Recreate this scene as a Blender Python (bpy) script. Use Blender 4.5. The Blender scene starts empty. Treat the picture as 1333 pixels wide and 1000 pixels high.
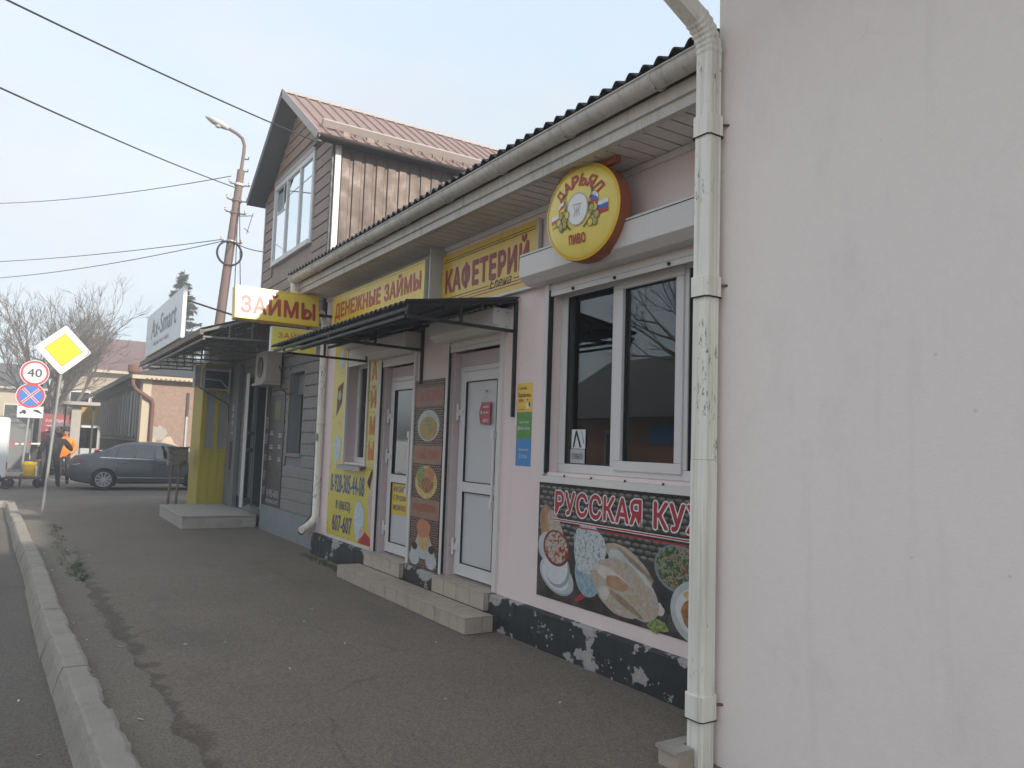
import bpy, bmesh, math, random
import numpy as np
from mathutils import Vector, Matrix, Quaternion
random.seed(7)
S = bpy.context.scene
COL = S.collection
RAD = math.radians

# ------------------------------------------------------------------ camera, sky, sun, exposure
cam_d = bpy.data.cameras.new('camera'); cam = bpy.data.objects.new('camera', cam_d); COL.objects.link(cam)
cam_d.sensor_width = 36.0; cam_d.lens = 36.0*1000.0/1333.0
cam_d.clip_start = 0.05; cam_d.clip_end = 3000
ax = Vector((0.8414718, -0.5392388, 0.0338646)); ay = Vector((-0.0729433, -0.0512760, 0.9960171)); az = Vector((-0.5353546, -0.8405905, -0.0824812))
mw = Matrix(((ax.x, ay.x, az.x, 0.0), (ax.y, ay.y, az.y, 0.0), (ax.z, ay.z, az.z, 1.65), (0, 0, 0, 1)))
cam.matrix_world = mw
S.camera = cam

SUN_AZ, SUN_EL = 20.0, 27.0      # azimuth from -Y towards +X
sd = Vector((math.sin(RAD(SUN_AZ))*math.cos(RAD(SUN_EL)), -math.cos(RAD(SUN_AZ))*math.cos(RAD(SUN_EL)), math.sin(RAD(SUN_EL))))
W = bpy.data.worlds.new('World'); S.world = W; W.use_nodes = True
wn = W.node_tree.nodes; wl = W.node_tree.links; wn.clear()
sky = wn.new('ShaderNodeTexSky'); sky.sky_type = 'NISHITA'; sky.sun_disc = False
sky.sun_elevation = RAD(SUN_EL); sky.sun_rotation = RAD(180.0-SUN_AZ)
sky.air_density = 1.0; sky.dust_density = 1.2; sky.ozone_density = 1.5; sky.altitude = 300
# thin high cloud: the sky's own brightness, less blue, in soft drifts
tc = wn.new('ShaderNodeTexCoord')
mp = wn.new('ShaderNodeMapping'); mp.inputs['Scale'].default_value = (1.0, 1.0, 2.6)
nz = wn.new('ShaderNodeTexNoise'); nz.inputs['Scale'].default_value = 1.6; nz.inputs['Detail'].default_value = 5; nz.inputs['Roughness'].default_value = 0.5
rp = wn.new('ShaderNodeValToRGB'); rp.color_ramp.elements[0].position = 0.30; rp.color_ramp.elements[0].color = (0.80, 0.80, 0.80, 1); rp.color_ramp.elements[1].position = 0.66; rp.color_ramp.elements[1].color = (0.95, 0.95, 0.95, 1)
cm = wn.new('ShaderNodeMix'); cm.data_type = 'RGBA'; cm.blend_type = 'MULTIPLY'; cm.inputs[0].default_value = 1.0
cm.inputs[7].default_value = (1.0, 1.0, 1.0, 1)
mx = wn.new('ShaderNodeMix'); mx.data_type = 'RGBA'
bg = wn.new('ShaderNodeBackground'); bg.inputs['Strength'].default_value = 0.15
out = wn.new('ShaderNodeOutputWorld')
wl.new(tc.outputs['Generated'], mp.inputs['Vector']); wl.new(mp.outputs[0], nz.inputs['Vector']); wl.new(nz.outputs['Fac'], rp.inputs['Fac'])
n2 = wn.new('ShaderNodeTexNoise'); n2.inputs['Scale'].default_value = 2.3; n2.inputs['Detail'].default_value = 6; n2.inputs['Roughness'].default_value = 0.55
r2 = wn.new('ShaderNodeValToRGB'); r2.color_ramp.elements[0].position = 0.38; r2.color_ramp.elements[0].color = (1.18, 1.36, 1.50, 1); r2.color_ramp.elements[1].position = 0.62; r2.color_ramp.elements[1].color = (1.36, 1.38, 1.40, 1)
wl.new(mp.outputs[0], n2.inputs['Vector']); wl.new(n2.outputs['Fac'], r2.inputs['Fac']); wl.new(r2.outputs['Color'], cm.inputs[6])
wl.new(rp.outputs['Color'], mx.inputs[0]); wl.new(sky.outputs[0], mx.inputs[6]); wl.new(cm.outputs[2], mx.inputs[7])
wl.new(mx.outputs[2], bg.inputs['Color']); wl.new(bg.outputs[0], out.inputs['Surface'])

sl = bpy.data.lights.new('sun', 'SUN'); sl.energy = 1.4; sl.angle = RAD(2.0); sl.color = (1.0, 0.93, 0.82)
so = bpy.data.objects.new('sun', sl); COL.objects.link(so); so.rotation_euler = sd.to_track_quat('Z', 'Y').to_euler(); so.location = (20, -30, 40)
vs = S.view_settings; vs.view_transform = 'Standard'; vs.look = 'None'; vs.exposure = 2.08; vs.gamma = 1.0; vs.use_curve_mapping = False

# ------------------------------------------------------------------ materials
MATS = {}
def new_mat(name):
    m = bpy.data.materials.new(name); m.use_nodes = True
    nt = m.node_tree; b = nt.nodes['Principled BSDF']; MATS[name] = m
    return m, nt, b
def lerp(c, k): return tuple(min(1, max(0, v*k)) for v in c[:3]) + (1,)
def node(nt, typ, **kw):
    n = nt.nodes.new(typ)
    for k, v in kw.items():
        if k in n.inputs: n.inputs[k].default_value = v
        else: setattr(n, k, v)
    return n
def mixc(nt, fac, a, b, mode='MIX'):
    n = nt.nodes.new('ShaderNodeMix'); n.data_type = 'RGBA'; n.blend_type = mode
    for sock, v in ((0, fac), (6, a), (7, b)):
        if hasattr(v, 'is_output'): nt.links.new(v, n.inputs[sock])
        else: n.inputs[sock].default_value = v
    return n.outputs[2]
def ramp(nt, src, p0, p1, c0=(0, 0, 0, 1), c1=(1, 1, 1, 1)):
    r = nt.nodes.new('ShaderNodeValToRGB'); e = r.color_ramp.elements
    e[0].position = p0; e[0].color = c0; e[1].position = p1; e[1].color = c1
    nt.links.new(src, r.inputs[0]); return r.outputs[0]
def position(nt, scale=None, rot=None):
    g = nt.nodes.new('ShaderNodeNewGeometry'); o = g.outputs['Position']
    if scale or rot:
        mp = nt.nodes.new('ShaderNodeMapping'); nt.links.new(o, mp.inputs[0])
        if scale: mp.inputs['Scale'].default_value = scale
        if rot: mp.inputs['Rotation'].default_value = rot
        o = mp.outputs[0]
    return o
def noise(nt, vec, scale, detail=4, rough=0.55):
    n = node(nt, 'ShaderNodeTexNoise', Scale=scale, Detail=detail, Roughness=rough)
    nt.links.new(vec, n.inputs['Vector']); return n.outputs['Fac']
def bump(nt, b, h, strength, dist=0.01):
    n = node(nt, 'ShaderNodeBump', Strength=strength, Distance=dist); nt.links.new(h, n.inputs['Height'])
    nt.links.new(n.outputs[0], b.inputs['Normal'])
def M(name, col, rough=0.6, var=0.12, scale=3.0, metal=0.0, dirt=0.0, dirtcol=(0.10, 0.085, 0.07), streak=0.0, bmp=0.0, bscale=60, spec=0.5, coat=0.0, fine=0.06):
    if name in MATS: return MATS[name]
    m, nt, b = new_mat(name)
    b.inputs['Roughness'].default_value = rough; b.inputs['Metallic'].default_value = metal
    b.inputs['Specular IOR Level'].default_value = spec; b.inputs['Coat Weight'].default_value = coat
    p = position(nt)
    c = mixc(nt, noise(nt, p, scale), lerp(col, 1-var), lerp(col, 1+var))
    if fine: c = mixc(nt, fine*2, c, mixc(nt, noise(nt, p, scale*22, 3), lerp(col, .45), lerp(col, 1.5)))
    if dirt: c = mixc(nt, ramp(nt, noise(nt, p, scale*1.7, 7, .65), .52, .78, (0, 0, 0, 1), (dirt, dirt, dirt, 1)), c, dirtcol+(1,))
    if streak:
        q = position(nt, (14, 14, 0.8))
        c = mixc(nt, ramp(nt, noise(nt, q, 1.4, 5, .6), .50, .80, (0, 0, 0, 1), (streak, streak, streak, 1)), c, dirtcol+(1,))
    nt.links.new(c, b.inputs['Base Color'])
    rr = ramp(nt, noise(nt, p, scale*4), .3, .7, (max(.03, rough-.1),)*3+(1,), (min(1, rough+.12),)*3+(1,)); nt.links.new(rr, b.inputs['Roughness'])
    if bmp: bump(nt, b, noise(nt, p, bscale, 5), bmp)
    return m
def FLAT(name, col, rough=0.55, var=0.05): return M(name, col, rough, var, 8.0, fine=0.02)

def asphalt(name, col, speck=1.0, stain=True, damp=False):
    m, nt, b = new_mat(name); p = position(nt)
    base = mixc(nt, noise(nt, p, 0.55, 6, .6), lerp(col, .72), lerp(col, 1.30))
    base = mixc(nt, ramp(nt, noise(nt, p, 2.3, 6, .65), .35, .7), base, mixc(nt, .55, base, lerp(col, 1.18)))
    v = node(nt, 'ShaderNodeTexVoronoi', Scale=95.0); nt.links.new(p, v.inputs['Vector'])
    sp = ramp(nt, v.outputs['Color'], .15, .95, (.50, .48, .46, 1), (1.55, 1.52, 1.48, 1))
    base = mixc(nt, .55*speck, base, mixc(nt, 1.0, base, sp, 'MULTIPLY'))
    gr = ramp(nt, noise(nt, p, 240, 2), .3, .72, (.6, .6, .6, 1), (1.4, 1.4, 1.4, 1))
    base = mixc(nt, .6, base, mixc(nt, 1.0, base, gr, 'MULTIPLY'))
    # cracks, broken up by a second noise
    w = mixc(nt, .12, p, noise_col(nt, p, 3.0))
    cr = node(nt, 'ShaderNodeTexVoronoi', Scale=0.55, feature='DISTANCE_TO_EDGE'); nt.links.new(w, cr.inputs['Vector'])
    ck = ramp(nt, cr.outputs['Distance'], 0.002, 0.007, (1, 1, 1, 1), (0, 0, 0, 1))
    ck = mixc(nt, 1.0, ck, ramp(nt, noise(nt, p, .8, 3), .52, .62), 'MULTIPLY')
    base = mixc(nt, mixc(nt, 1.0, ck, (.32, .32, .32, 1), 'MULTIPLY'), base, (.035, .032, .03, 1))
    if stain:
        st = ramp(nt, noise(nt, position(nt, (.9, .35, 1)), 1.3, 7, .6), .56, .66, (0, 0, 0, 1), (.25, .25, .25, 1))
        base = mixc(nt, st, base, lerp(col, .5))
        gum = node(nt, 'ShaderNodeTexVoronoi', Scale=2.6); nt.links.new(p, gum.inputs['Vector'])
        base = mixc(nt, ramp(nt, gum.outputs['Distance'], .02, .045, (.6, .6, .6, 1), (0, 0, 0, 1)), base, lerp(col, .45))
    if damp:      # damp dirt line a little way in from the kerb
        sep = node(nt, 'ShaderNodeSeparateXYZ'); nt.links.new(p, sep.inputs[0])
        ma = lambda op, a, b_: _math(nt, op, a, b_)
        line = ma('MULTIPLY_ADD', sep.outputs[1], (-.020, .965)); wob_ = ma('MULTIPLY_ADD', noise(nt, p, 3.2, 7, .62), (.62, -.31))
        d = ma('ABSOLUTE', ma('ADD', ma('SUBTRACT', sep.outputs[0], line), wob_), None)
        mk = mixc(nt, 1.0, ramp(nt, d, .055, .105, (.62, .62, .62, 1), (0, 0, 0, 1)), ramp(nt, ma('MULTIPLY', sep.outputs[1], .05), .62, .70, (1, 1, 1, 1), (0, 0, 0, 1)), 'MULTIPLY')
        base = mixc(nt, mk, base, mixc(nt, 1.0, base, (.42, .41, .40, 1), 'MULTIPLY'))
    nt.links.new(base, b.inputs['Base Color']); b.inputs['Roughness'].default_value = .88; b.inputs['Specular IOR Level'].default_value = .35
    h = mixc(nt, .5, noise(nt, p, 120, 4, .7), v.outputs['Distance'])
    bump(nt, b, h, .55, .006)
    return m
def _math(nt, op, a, b_):
    n = nt.nodes.new('ShaderNodeMath'); n.operation = op
    for i, v in enumerate([a]+(list(b_) if isinstance(b_, tuple) else [b_] if b_ is not None else [])):
        if hasattr(v, 'is_output'): nt.links.new(v, n.inputs[i])
        else: n.inputs[i].default_value = v
    return n.outputs[0]
def noise_col(nt, vec, scale):
    n = node(nt, 'ShaderNodeTexNoise', Scale=scale, Detail=3.0); nt.links.new(vec, n.inputs['Vector']); return n.outputs['Color']

asphalt('asphalt_walk', (0.186, 0.158, 0.130), damp=True)
asphalt('asphalt_road', (0.138, 0.122, 0.105))
asphalt('dirt_verge', (0.19, 0.168, 0.14), .8)

def render_wall(name, col, dirt=.18, cracks=False):
    m, nt, b = new_mat(name); p = position(nt)
    c = mixc(nt, noise(nt, p, .8, 5), lerp(col, .93), lerp(col, 1.05))
    c = mixc(nt, .25, c, mixc(nt, noise(nt, p, 26, 5, .7), lerp(col, .78), lerp(col, 1.12)))
    c = mixc(nt, ramp(nt, noise(nt, position(nt, (5, 5, .5)), 1.2, 6, .65), .55, .8, (0, 0, 0, 1), (dirt, dirt, dirt, 1)), c, lerp(col, .55))
    c = mixc(nt, ramp(nt, noise(nt, position(nt, (1, 1, .6)), 1.9, 8, .7), .54, .74, (0, 0, 0, 1), (dirt*1.2, dirt*1.2, dirt*1.2, 1)), c, lerp(col, .70))
    if cracks:
        w = mixc(nt, .10, p, noise_col(nt, p, 2.5))
        cr = node(nt, 'ShaderNodeTexVoronoi', Scale=.5, feature='DISTANCE_TO_EDGE'); nt.links.new(w, cr.inputs['Vector'])
        ck = mixc(nt, 1.0, ramp(nt, cr.outputs['Distance'], .0008, .0022, (.5, .5, .5, 1), (0, 0, 0, 1)), ramp(nt, noise(nt, p, .9, 3), .54, .60), 'MULTIPLY')
        c = mixc(nt, ck, c, lerp(col, .45))
    sp = node(nt, 'ShaderNodeTexVoronoi', Scale=5.0); nt.links.new(p, sp.inputs['Vector'])
    c = mixc(nt, ramp(nt, sp.outputs['Distance'], .02, .05, (.35, .35, .35, 1), (0, 0, 0, 1)), c, lerp(col, .5))
    nt.links.new(c, b.inputs['Base Color']); b.inputs['Roughness'].default_value = .9; b.inputs['Specular IOR Level'].default_value = .25
    bump(nt, b, mixc(nt, .5, noise(nt, p, 85, 6, .7), noise(nt, p, 14, 4)), .42, .008)
    return m
render_wall('wall_pink', (0.81, 0.68, 0.655))
render_wall('wall_near', (0.90, 0.81, 0.765), .22, True)
render_wall('wall_tan', (0.42, 0.29, 0.21), .3)
render_wall('wall_cream', (0.54, 0.45, 0.33), .3)
render_wall('wall_far', (0.42, 0.34, 0.26), .2)

def peeled(name, paint, under, lo, hi, scale, rough=.6, top=False):
    m, nt, b = new_mat(name); p = position(nt)
    raw = noise(nt, position(nt, (1, 1, 1.7)), scale, 8, .66)
    if top:
        sep = node(nt, 'ShaderNodeSeparateXYZ'); nt.links.new(p, sep.inputs[0]); raw = _math(nt, 'ADD', raw, _math(nt, 'MULTIPLY', ramp(nt, _math(nt, 'MULTIPLY', sep.outputs[2], 1.0), .19, .30), .085))
    f = ramp(nt, raw, lo, hi)
    pc = mixc(nt, noise(nt, p, 9, 5), lerp(paint, .7), lerp(paint, 1.5))
    uc = mixc(nt, noise(nt, p, 20, 5), lerp(under, .75), lerp(under, 1.2))
    dots = node(nt, 'ShaderNodeTexVoronoi', Scale=13.0); nt.links.new(p, dots.inputs['Vector'])
    d = mixc(nt, 1.0, ramp(nt, dots.outputs['Distance'], .10, .16, (1, 1, 1, 1), (0, 0, 0, 1)), ramp(nt, noise(nt, p, 2.5, 2), .52, .58), 'MULTIPLY')
    c = mixc(nt, d, mixc(nt, f, pc, uc), lerp(under, 1.15))
    nt.links.new(c, b.inputs['Base Color']); b.inputs['Roughness'].default_value = rough
    bump(nt, b, mixc(nt, .7, noise(nt, p, 40, 4), f), .5, .006)
    return m
peeled('plinth_black', (0.022, 0.024, 0.026), (0.36, 0.345, 0.33), .592, .60, 2.6, .6, True)
peeled('rusty_box', (0.20, 0.19, 0.16), (0.12, 0.075, 0.05), .48, .6, 6.0, .8)
peeled('tan_patched', (0.29, 0.20, 0.155), (0.50, 0.45, 0.36), .72, .73, .5, .9)

def pipe_mat():
    m, nt, b = new_mat('old_white_tin'); p = position(nt); col = (0.86, 0.835, 0.745)
    c = mixc(nt, noise(nt, p, 2.5, 5), lerp(col, .86), lerp(col, 1.08))
    q = position(nt, (22, 22, .7))
    c = mixc(nt, ramp(nt, noise(nt, q, 1.0, 6, .65), .48, .78, (0, 0, 0, 1), (.62, .62, .62, 1)), c, (.36, .31, .23, 1))
    c = mixc(nt, ramp(nt, noise(nt, position(nt, (26, 26, 7)), 1.0, 6, .80), .66, .70, (0, 0, 0, 1), (.85, .85, .85, 1)), c, (.07, .06, .05, 1))
    c = mixc(nt, mixc(nt, 1.0, ramp(nt, noise(nt, position(nt, (60, 60, 16)), 1.0, 5, .7), .56, .60), ramp(nt, noise(nt, position(nt, (2, 2, 1.6)), 1.0, 3), .55, .62), 'MULTIPLY'), c, (.04, .036, .03, 1))
    nt.links.new(c, b.inputs['Base Color']); b.inputs['Roughness'].default_value = .5
    return m
pipe_mat()
M('gutter_tin', (0.60, 0.57, 0.52), .5, .15, 2.0, streak=.55, dirtcol=(.16, .14, .11), dirt=.35)
M('soffit_white', (0.70, 0.675, 0.645), .55, .12, 2.0, dirt=.35, dirtcol=(.2, .18, .15))
M('fascia_white', (0.60, 0.57, 0.52), .6, .12, 2.0, streak=.5, dirt=.3, dirtcol=(.2, .17, .13))
M('awning_sheet', (0.075, 0.078, 0.078), .7, .2, 3.0)
M('slate_dark', (0.045, 0.046, 0.05), .8, .3, 3.0, dirt=.3, dirtcol=(.13, .12, .10))
M('white_pvc', (0.66, 0.645, 0.635), .38, .04, 2.0, dirt=.12, dirtcol=(.4, .37, .32), fine=.02)
M('white_steel', (0.66, 0.63, 0.60), .45, .05, 2.0, streak=.16, dirtcol=(.35, .31, .25), fine=.02)
M('pink_frame', (0.56, 0.46, 0.47), .6, .06, 3.0, dirt=.15, dirtcol=(.3, .26, .24))
M('black_steel', (0.022, 0.02, 0.02), .55, .3, 9.0)
M('rubber', (0.015, 0.015, 0.016), .7, .2, 12.0)
M('door_panel', (0.56, 0.555, 0.56), .4, .04, 1.5, dirt=.1, dirtcol=(.4, .37, .33), fine=.02)
M('tile_beige', (0.45, 0.385, 0.31), .45, .14, 4.0, dirt=.6, dirtcol=(.2, .165, .13), bmp=.05)
M('grout', (0.07, 0.06, 0.05), .9)
M('concrete', (0.40, 0.365, 0.325), .9, .18, 3.0, dirt=.4, dirtcol=(.13, .115, .10), bmp=.4, bscale=70)
M('kerb_concrete', (0.32, 0.29, 0.25), .92, .28, 2.5, dirt=.75, dirtcol=(.13, .12, .10), bmp=1.0, bscale=38)
M('blue_grey_paint', (0.22, 0.235, 0.245), .75, .12, 3.0, dirt=.3, dirtcol=(.15, .12, .10))
M('siding_grey', (0.215, 0.20, 0.19), .6, .06, 2.0, streak=.15, dirtcol=(.1, .09, .085), fine=.03)
M('siding_brown', (0.27, 0.195, 0.155), .6, .08, 2.0, fine=.04)
M('siding_tan', (0.30, 0.185, 0.125), .6, .10, 2.0, fine=.04)
M('brown_trim', (0.055, 0.045, 0.042), .5, .15, 4.0)
M('soffit_slate', (0.065, 0.072, 0.085), .55, .12, 3.0)
M('roof_brown', (0.25, 0.165, 0.145), .5, .10, 1.5, fine=.04)
M('metal_brown', (0.105, 0.076, 0.063), .55, .05, 1.0, metal=.3, fine=.04)
M('snow_guard', (0.40, 0.345, 0.32), .5, .1, 3.0)
M('sign_metal', (0.46, 0.45, 0.43), .4, .1, 3.0, dirt=.3, dirtcol=(.2, .18, .15))
def sign_mat(name, col, rough=.3, fade=.1):
    m, nt, b = new_mat(name); p = position(nt)
    c = mixc(nt, noise(nt, p, 1.7, 4), lerp(col, 1-fade), lerp(col, 1+fade))
    c = mixc(nt, ramp(nt, noise(nt, position(nt, (9, 9, 1.2)), 1.3, 6), .55, .8, (0, 0, 0, 1), (.22, .22, .22, 1)), c, lerp(col, .55))
    nt.links.new(c, b.inputs['Base Color']); b.inputs['Roughness'].default_value = rough
    return m
sign_mat('sign_yellow', (0.74, 0.52, 0.05))
sign_mat('sign_yellow_lit', (0.80, 0.62, 0.09), .20)
sign_mat('sign_yellow_pale', (0.74, 0.66, 0.12), .3)
sign_mat('sign_ochre', (0.66, 0.44, 0.04))
sign_mat('panel_yellow', (0.62, 0.52, 0.07), .35, .14)
sign_mat('letter_red', (0.42, 0.055, 0.04), .4)
sign_mat('letter_crimson', (0.26, 0.035, 0.045), .45)
sign_mat('letter_orange', (0.60, 0.14, 0.03), .4)
sign_mat('letter_blue', (0.03, 0.07, 0.22), .4)
sign_mat('letter_black', (0.02, 0.02, 0.02), .5)
sign_mat('letter_white', (0.72, 0.72, 0.72), .5)
sign_mat('letter_grey', (0.20, 0.24, 0.26), .5)
sign_mat('letter_faded', (0.40, 0.395, 0.385), .5)
sign_mat('sign_green', (0.07, 0.26, 0.045), .35)
sign_mat('sign_blue', (0.03, 0.22, 0.52), .35)
sign_mat('sign_orange_yellow', (0.80, 0.50, 0.03), .35)
sign_mat('sign_white', (0.70, 0.71, 0.72), .35)
sign_mat('sign_white_pale', (0.60, 0.64, 0.66), .3)
sign_mat('sign_red', (0.42, 0.03, 0.05), .35)
sign_mat('poster_dark', (0.055, 0.05, 0.048), .5)
sign_mat('olive_print', (0.13, 0.145, 0.045), .5)
sign_mat('disc_rim', (0.36, 0.10, 0.035), .4)
sign_mat('disc_face', (0.80, 0.64, 0.14), .28, .06)
sign_mat('flag_white', (.78, .78, .76)); sign_mat('flag_blue', (.05, .16, .50)); sign_mat('flag_red', (.50, .05, .05)); sign_mat('flag_yellow', (.75, .55, .06))
sign_mat('hops', (0.42, 0.38, 0.12), .5); sign_mat('stalk', (0.10, 0.10, 0.05), .5); sign_mat('emblem_grey', (0.45, 0.40, 0.40), .5)
sign_mat('road_yellow', (0.85, 0.55, 0.0), .35, .04); sign_mat('road_red', (0.62, 0.05, 0.07), .35, .04); sign_mat('road_blue', (0.05, 0.17, 0.50), .35, .04)
M('galv', (0.33, 0.335, 0.34), .45, .1, 4.0, metal=.3)
M('kiosk_yellow', (0.45, 0.37, 0.045), .55, .14, 2.0, streak=.35, dirtcol=(.22, .17, .03), dirt=.2)
M('grey_panel', (0.18, 0.185, 0.19), .6, .1, 3.0)
M('ac_cream', (0.40, 0.37, 0.31), .55, .1, 3.0, dirt=.35, dirtcol=(.15, .13, .1))
M('ac_dark', (0.03, 0.04, 0.05), .5, .2, 5.0)
M('pole_rust', (0.18, 0.125, 0.11), .8, .2, 3.0, dirt=.4, dirtcol=(.12, .07, .05))
M('lamp_grey', (0.42, 0.42, 0.42), .45, .08, 4.0)
M('porcelain', (0.6, 0.57, 0.52), .3)
M('cable', (0.03, 0.03, 0.03), .6)
M('rust_pipe', (0.18, 0.085, 0.065), .75, .25, 4.0, dirt=.4, dirtcol=(.14, .06, .04))
M('wood_weathered', (0.20, 0.165, 0.14), .85, .25, 3.0, streak=.4, dirtcol=(.09, .075, .065))
M('wood_bluish', (0.30, 0.36, 0.37), .85, .2, 3.0, streak=.5, dirtcol=(.12, .1, .09))
M('house_roof_red', (0.15, 0.085, 0.08), .8, .2, 1.0)
M('bark', (0.16, 0.135, 0.12), .9, .25, 4.0, bmp=.5, bscale=30)
M('twig', (0.13, 0.112, 0.10), .9, .2, 2.0)
M('needles', (0.04, 0.05, 0.03), .8, .45, 2.0)
M('grass_dry', (0.16, 0.15, 0.05), .9, .4, 8.0); M('grass_green', (0.07, 0.12, 0.03), .9, .4, 8.0)
M('litter_white', (0.6, 0.58, 0.54), .7)
M('bucket_yellow', (0.80, 0.50, 0.02), .4, .05, 4.0)
M('van_white', (0.70, 0.71, 0.72), .35, .04, 2.0)
M('jacket_black', (0.017, 0.017, 0.02), .85, .3, 8.0); M('trousers_dark', (0.03, 0.033, 0.042), .85, .3, 8.0)
M('vest_orange', (0.85, 0.24, 0.02), .7, .15, 8.0); M('skin', (0.42, 0.24, 0.17), .55, .08, 8.0); M('hair_dark', (0.05, 0.035, 0.025), .7, .3, 20.0)
M('shoe_black', (0.02, 0.018, 0.016), .6)
M('tape_white', (0.7, 0.66, 0.64), .5); M('tape_red', (0.55, 0.06, 0.05), .5)
M('terrain', (0.17, 0.15, 0.12), .95, .25, .4)
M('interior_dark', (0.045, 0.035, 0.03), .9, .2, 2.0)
M('curtain', (0.16, 0.115, 0.09), .9, .25, 6.0)
M('curtain_white', (0.78, 0.82, 0.80), .8, .06, 1.2)
M('mural', (0.50, 0.30, 0.05), .7, .55, 5.0)
M('opposite_wall', (0.40, 0.20, 0.13), .9, .12, 1.0); M('opposite_roof', (0.10, 0.09, 0.09), .8, .2, 1.0)
M('paper_yellow', (0.66, 0.50, 0.05), .6)
M('chrome', (0.55, 0.55, 0.56), .2, .05, 4.0, metal=.9)
M('lens_red', (0.35, 0.015, 0.02), .15, .1, 6.0); M('lens_white', (0.6, 0.6, 0.6), .15)
M('graffiti_red', (0.32, 0.13, 0.10), .8)

def glass(name, tint=(0.35, 0.36, 0.36), refl=1.0, rough=.015):
    m, nt, b = new_mat(name); nt.nodes.remove(b)
    o = nt.nodes['Material Output']
    tr = node(nt, 'ShaderNodeBsdfTransparent'); tr.inputs[0].default_value = tint+(1,)
    gl = node(nt, 'ShaderNodeBsdfGlossy'); gl.inputs['Roughness'].default_value = rough; gl.inputs[0].default_value = (.92, .95, .96, 1)
    fr = node(nt, 'ShaderNodeFresnel'); fr.inputs['IOR'].default_value = 1.55
    ma = node(nt, 'ShaderNodeMath', operation='MULTIPLY_ADD'); ma.inputs[1].default_value = 1.7*refl; ma.inputs[2].default_value = .02; ma.use_clamp = True
    nt.links.new(fr.outputs[0], ma.inputs[0])
    mixs = node(nt, 'ShaderNodeMixShader'); nt.links.new(ma.outputs[0], mixs.inputs[0]); nt.links.new(tr.outputs[0], mixs.inputs[1]); nt.links.new(gl.outputs[0], mixs.inputs[2])
    nt.links.new(mixs.outputs[0], o.inputs[0]); return m
glass('window_glass', (.62, .62, .60), .55); glass('car_glass', (.10, .11, .12), 1.4); glass('door_glass', (.5, .5, .5), .8, .05)
def car_paint(name, col, rough=.3):
    m, nt, b = new_mat(name); b.inputs['Roughness'].default_value = rough; b.inputs['Metallic'].default_value = .35
    p = position(nt); c = mixc(nt, noise(nt, p, 4, 5), lerp(col, .9), lerp(col, 1.15)); nt.links.new(c, b.inputs['Base Color'])
    b.inputs['Coat Weight'].default_value = .5; b.inputs['Coat Roughness'].default_value = .15
car_paint('paint_grey', (0.088, 0.097, 0.105)); car_paint('paint_white', (0.62, 0.62, 0.62)); car_paint('paint_navy', (0.02, 0.025, 0.04))
def translucent_sheet():
    m, nt, b = new_mat('canopy_sheet'); o = nt.nodes['Material Output']; p = position(nt)
    c = mixc(nt, noise(nt, p, 2.0, 5), (.15, .14, .12, 1), (.25, .235, .20, 1))
    b.inputs['Roughness'].default_value = .6; nt.links.new(c, b.inputs['Base Color'])
    t = node(nt, 'ShaderNodeBsdfTranslucent'); nt.links.new(c, t.inputs[0])
    ms = node(nt, 'ShaderNodeMixShader'); ms.inputs[0].default_value = .22
    nt.links.new(b.outputs[0], ms.inputs[1]); nt.links.new(t.outputs[0], ms.inputs[2]); nt.links.new(ms.outputs[0], o.inputs[0])
translucent_sheet()
# --- flat print for posters
def wicker(name, dark, light, su, sv, axis_map):
    """woven pattern printed on a poster; axis_map gives (u,v) from the position"""
    m, nt, b = new_mat(name); p = position(nt)
    sep = node(nt, 'ShaderNodeSeparateXYZ'); nt.links.new(p, sep.inputs[0])
    comb = node(nt, 'ShaderNodeCombineXYZ'); nt.links.new(sep.outputs[axis_map[0]], comb.inputs[0]); nt.links.new(sep.outputs[axis_map[1]], comb.inputs[1])
    br = node(nt, 'ShaderNodeTexBrick', Scale=1.0); nt.links.new(comb.outputs[0], br.inputs['Vector'])
    br.inputs['Brick Width'].default_value = su; br.inputs['Row Height'].default_value = sv; br.inputs['Mortar Size'].default_value = sv*.13; br.inputs['Mortar Smooth'].default_value = .9
    br.inputs['Color1'].default_value = light+(1,); br.inputs['Color2'].default_value = lerp(light, .62); br.inputs['Mortar'].default_value = dark+(1,)
    c = mixc(nt, .6, br.outputs['Color'], mixc(nt, 1.0, br.outputs['Color'], ramp(nt, noise(nt, position(nt, (8, 8, 26)), 3.0, 4), .3, .7, (.4, .4, .4, 1), (1.6, 1.6, 1.6, 1)), 'MULTIPLY'))
    nt.links.new(c, b.inputs['Base Color']); b.inputs['Roughness'].default_value = .45
wicker('print_wicker', (0.03, 0.028, 0.026), (0.24, 0.235, 0.205), .105, .05, (1, 2))
wicker('print_wicker_brown', (0.05, 0.03, 0.022), (0.26, 0.155, 0.105), .05, .028, (1, 2))
def blotch(name, cols, scale, rough=.5):
    m, nt, b = new_mat(name); p = position(nt)
    n = node(nt, 'ShaderNodeTexNoise', Scale=scale, Detail=4.0, Roughness=.6); nt.links.new(p, n.inputs['Vector'])
    r = nt.nodes.new('ShaderNodeValToRGB'); e = r.color_ramp.elements
    while len(e) < len(cols): e.new(.5)
    for i, c in enumerate(cols): e[i].position = .32+.36*i/(len(cols)-1); e[i].color = c+(1,)
    nt.links.new(n.outputs['Fac'], r.inputs[0]); nt.links.new(r.outputs[0], b.inputs['Base Color']); b.inputs['Roughness'].default_value = rough
blotch('weave_dark', ((.05, .047, .04), (.11, .106, .09)), 12); blotch('weave_light', ((.13, .13, .115), (.30, .30, .275)), 14)
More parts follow.
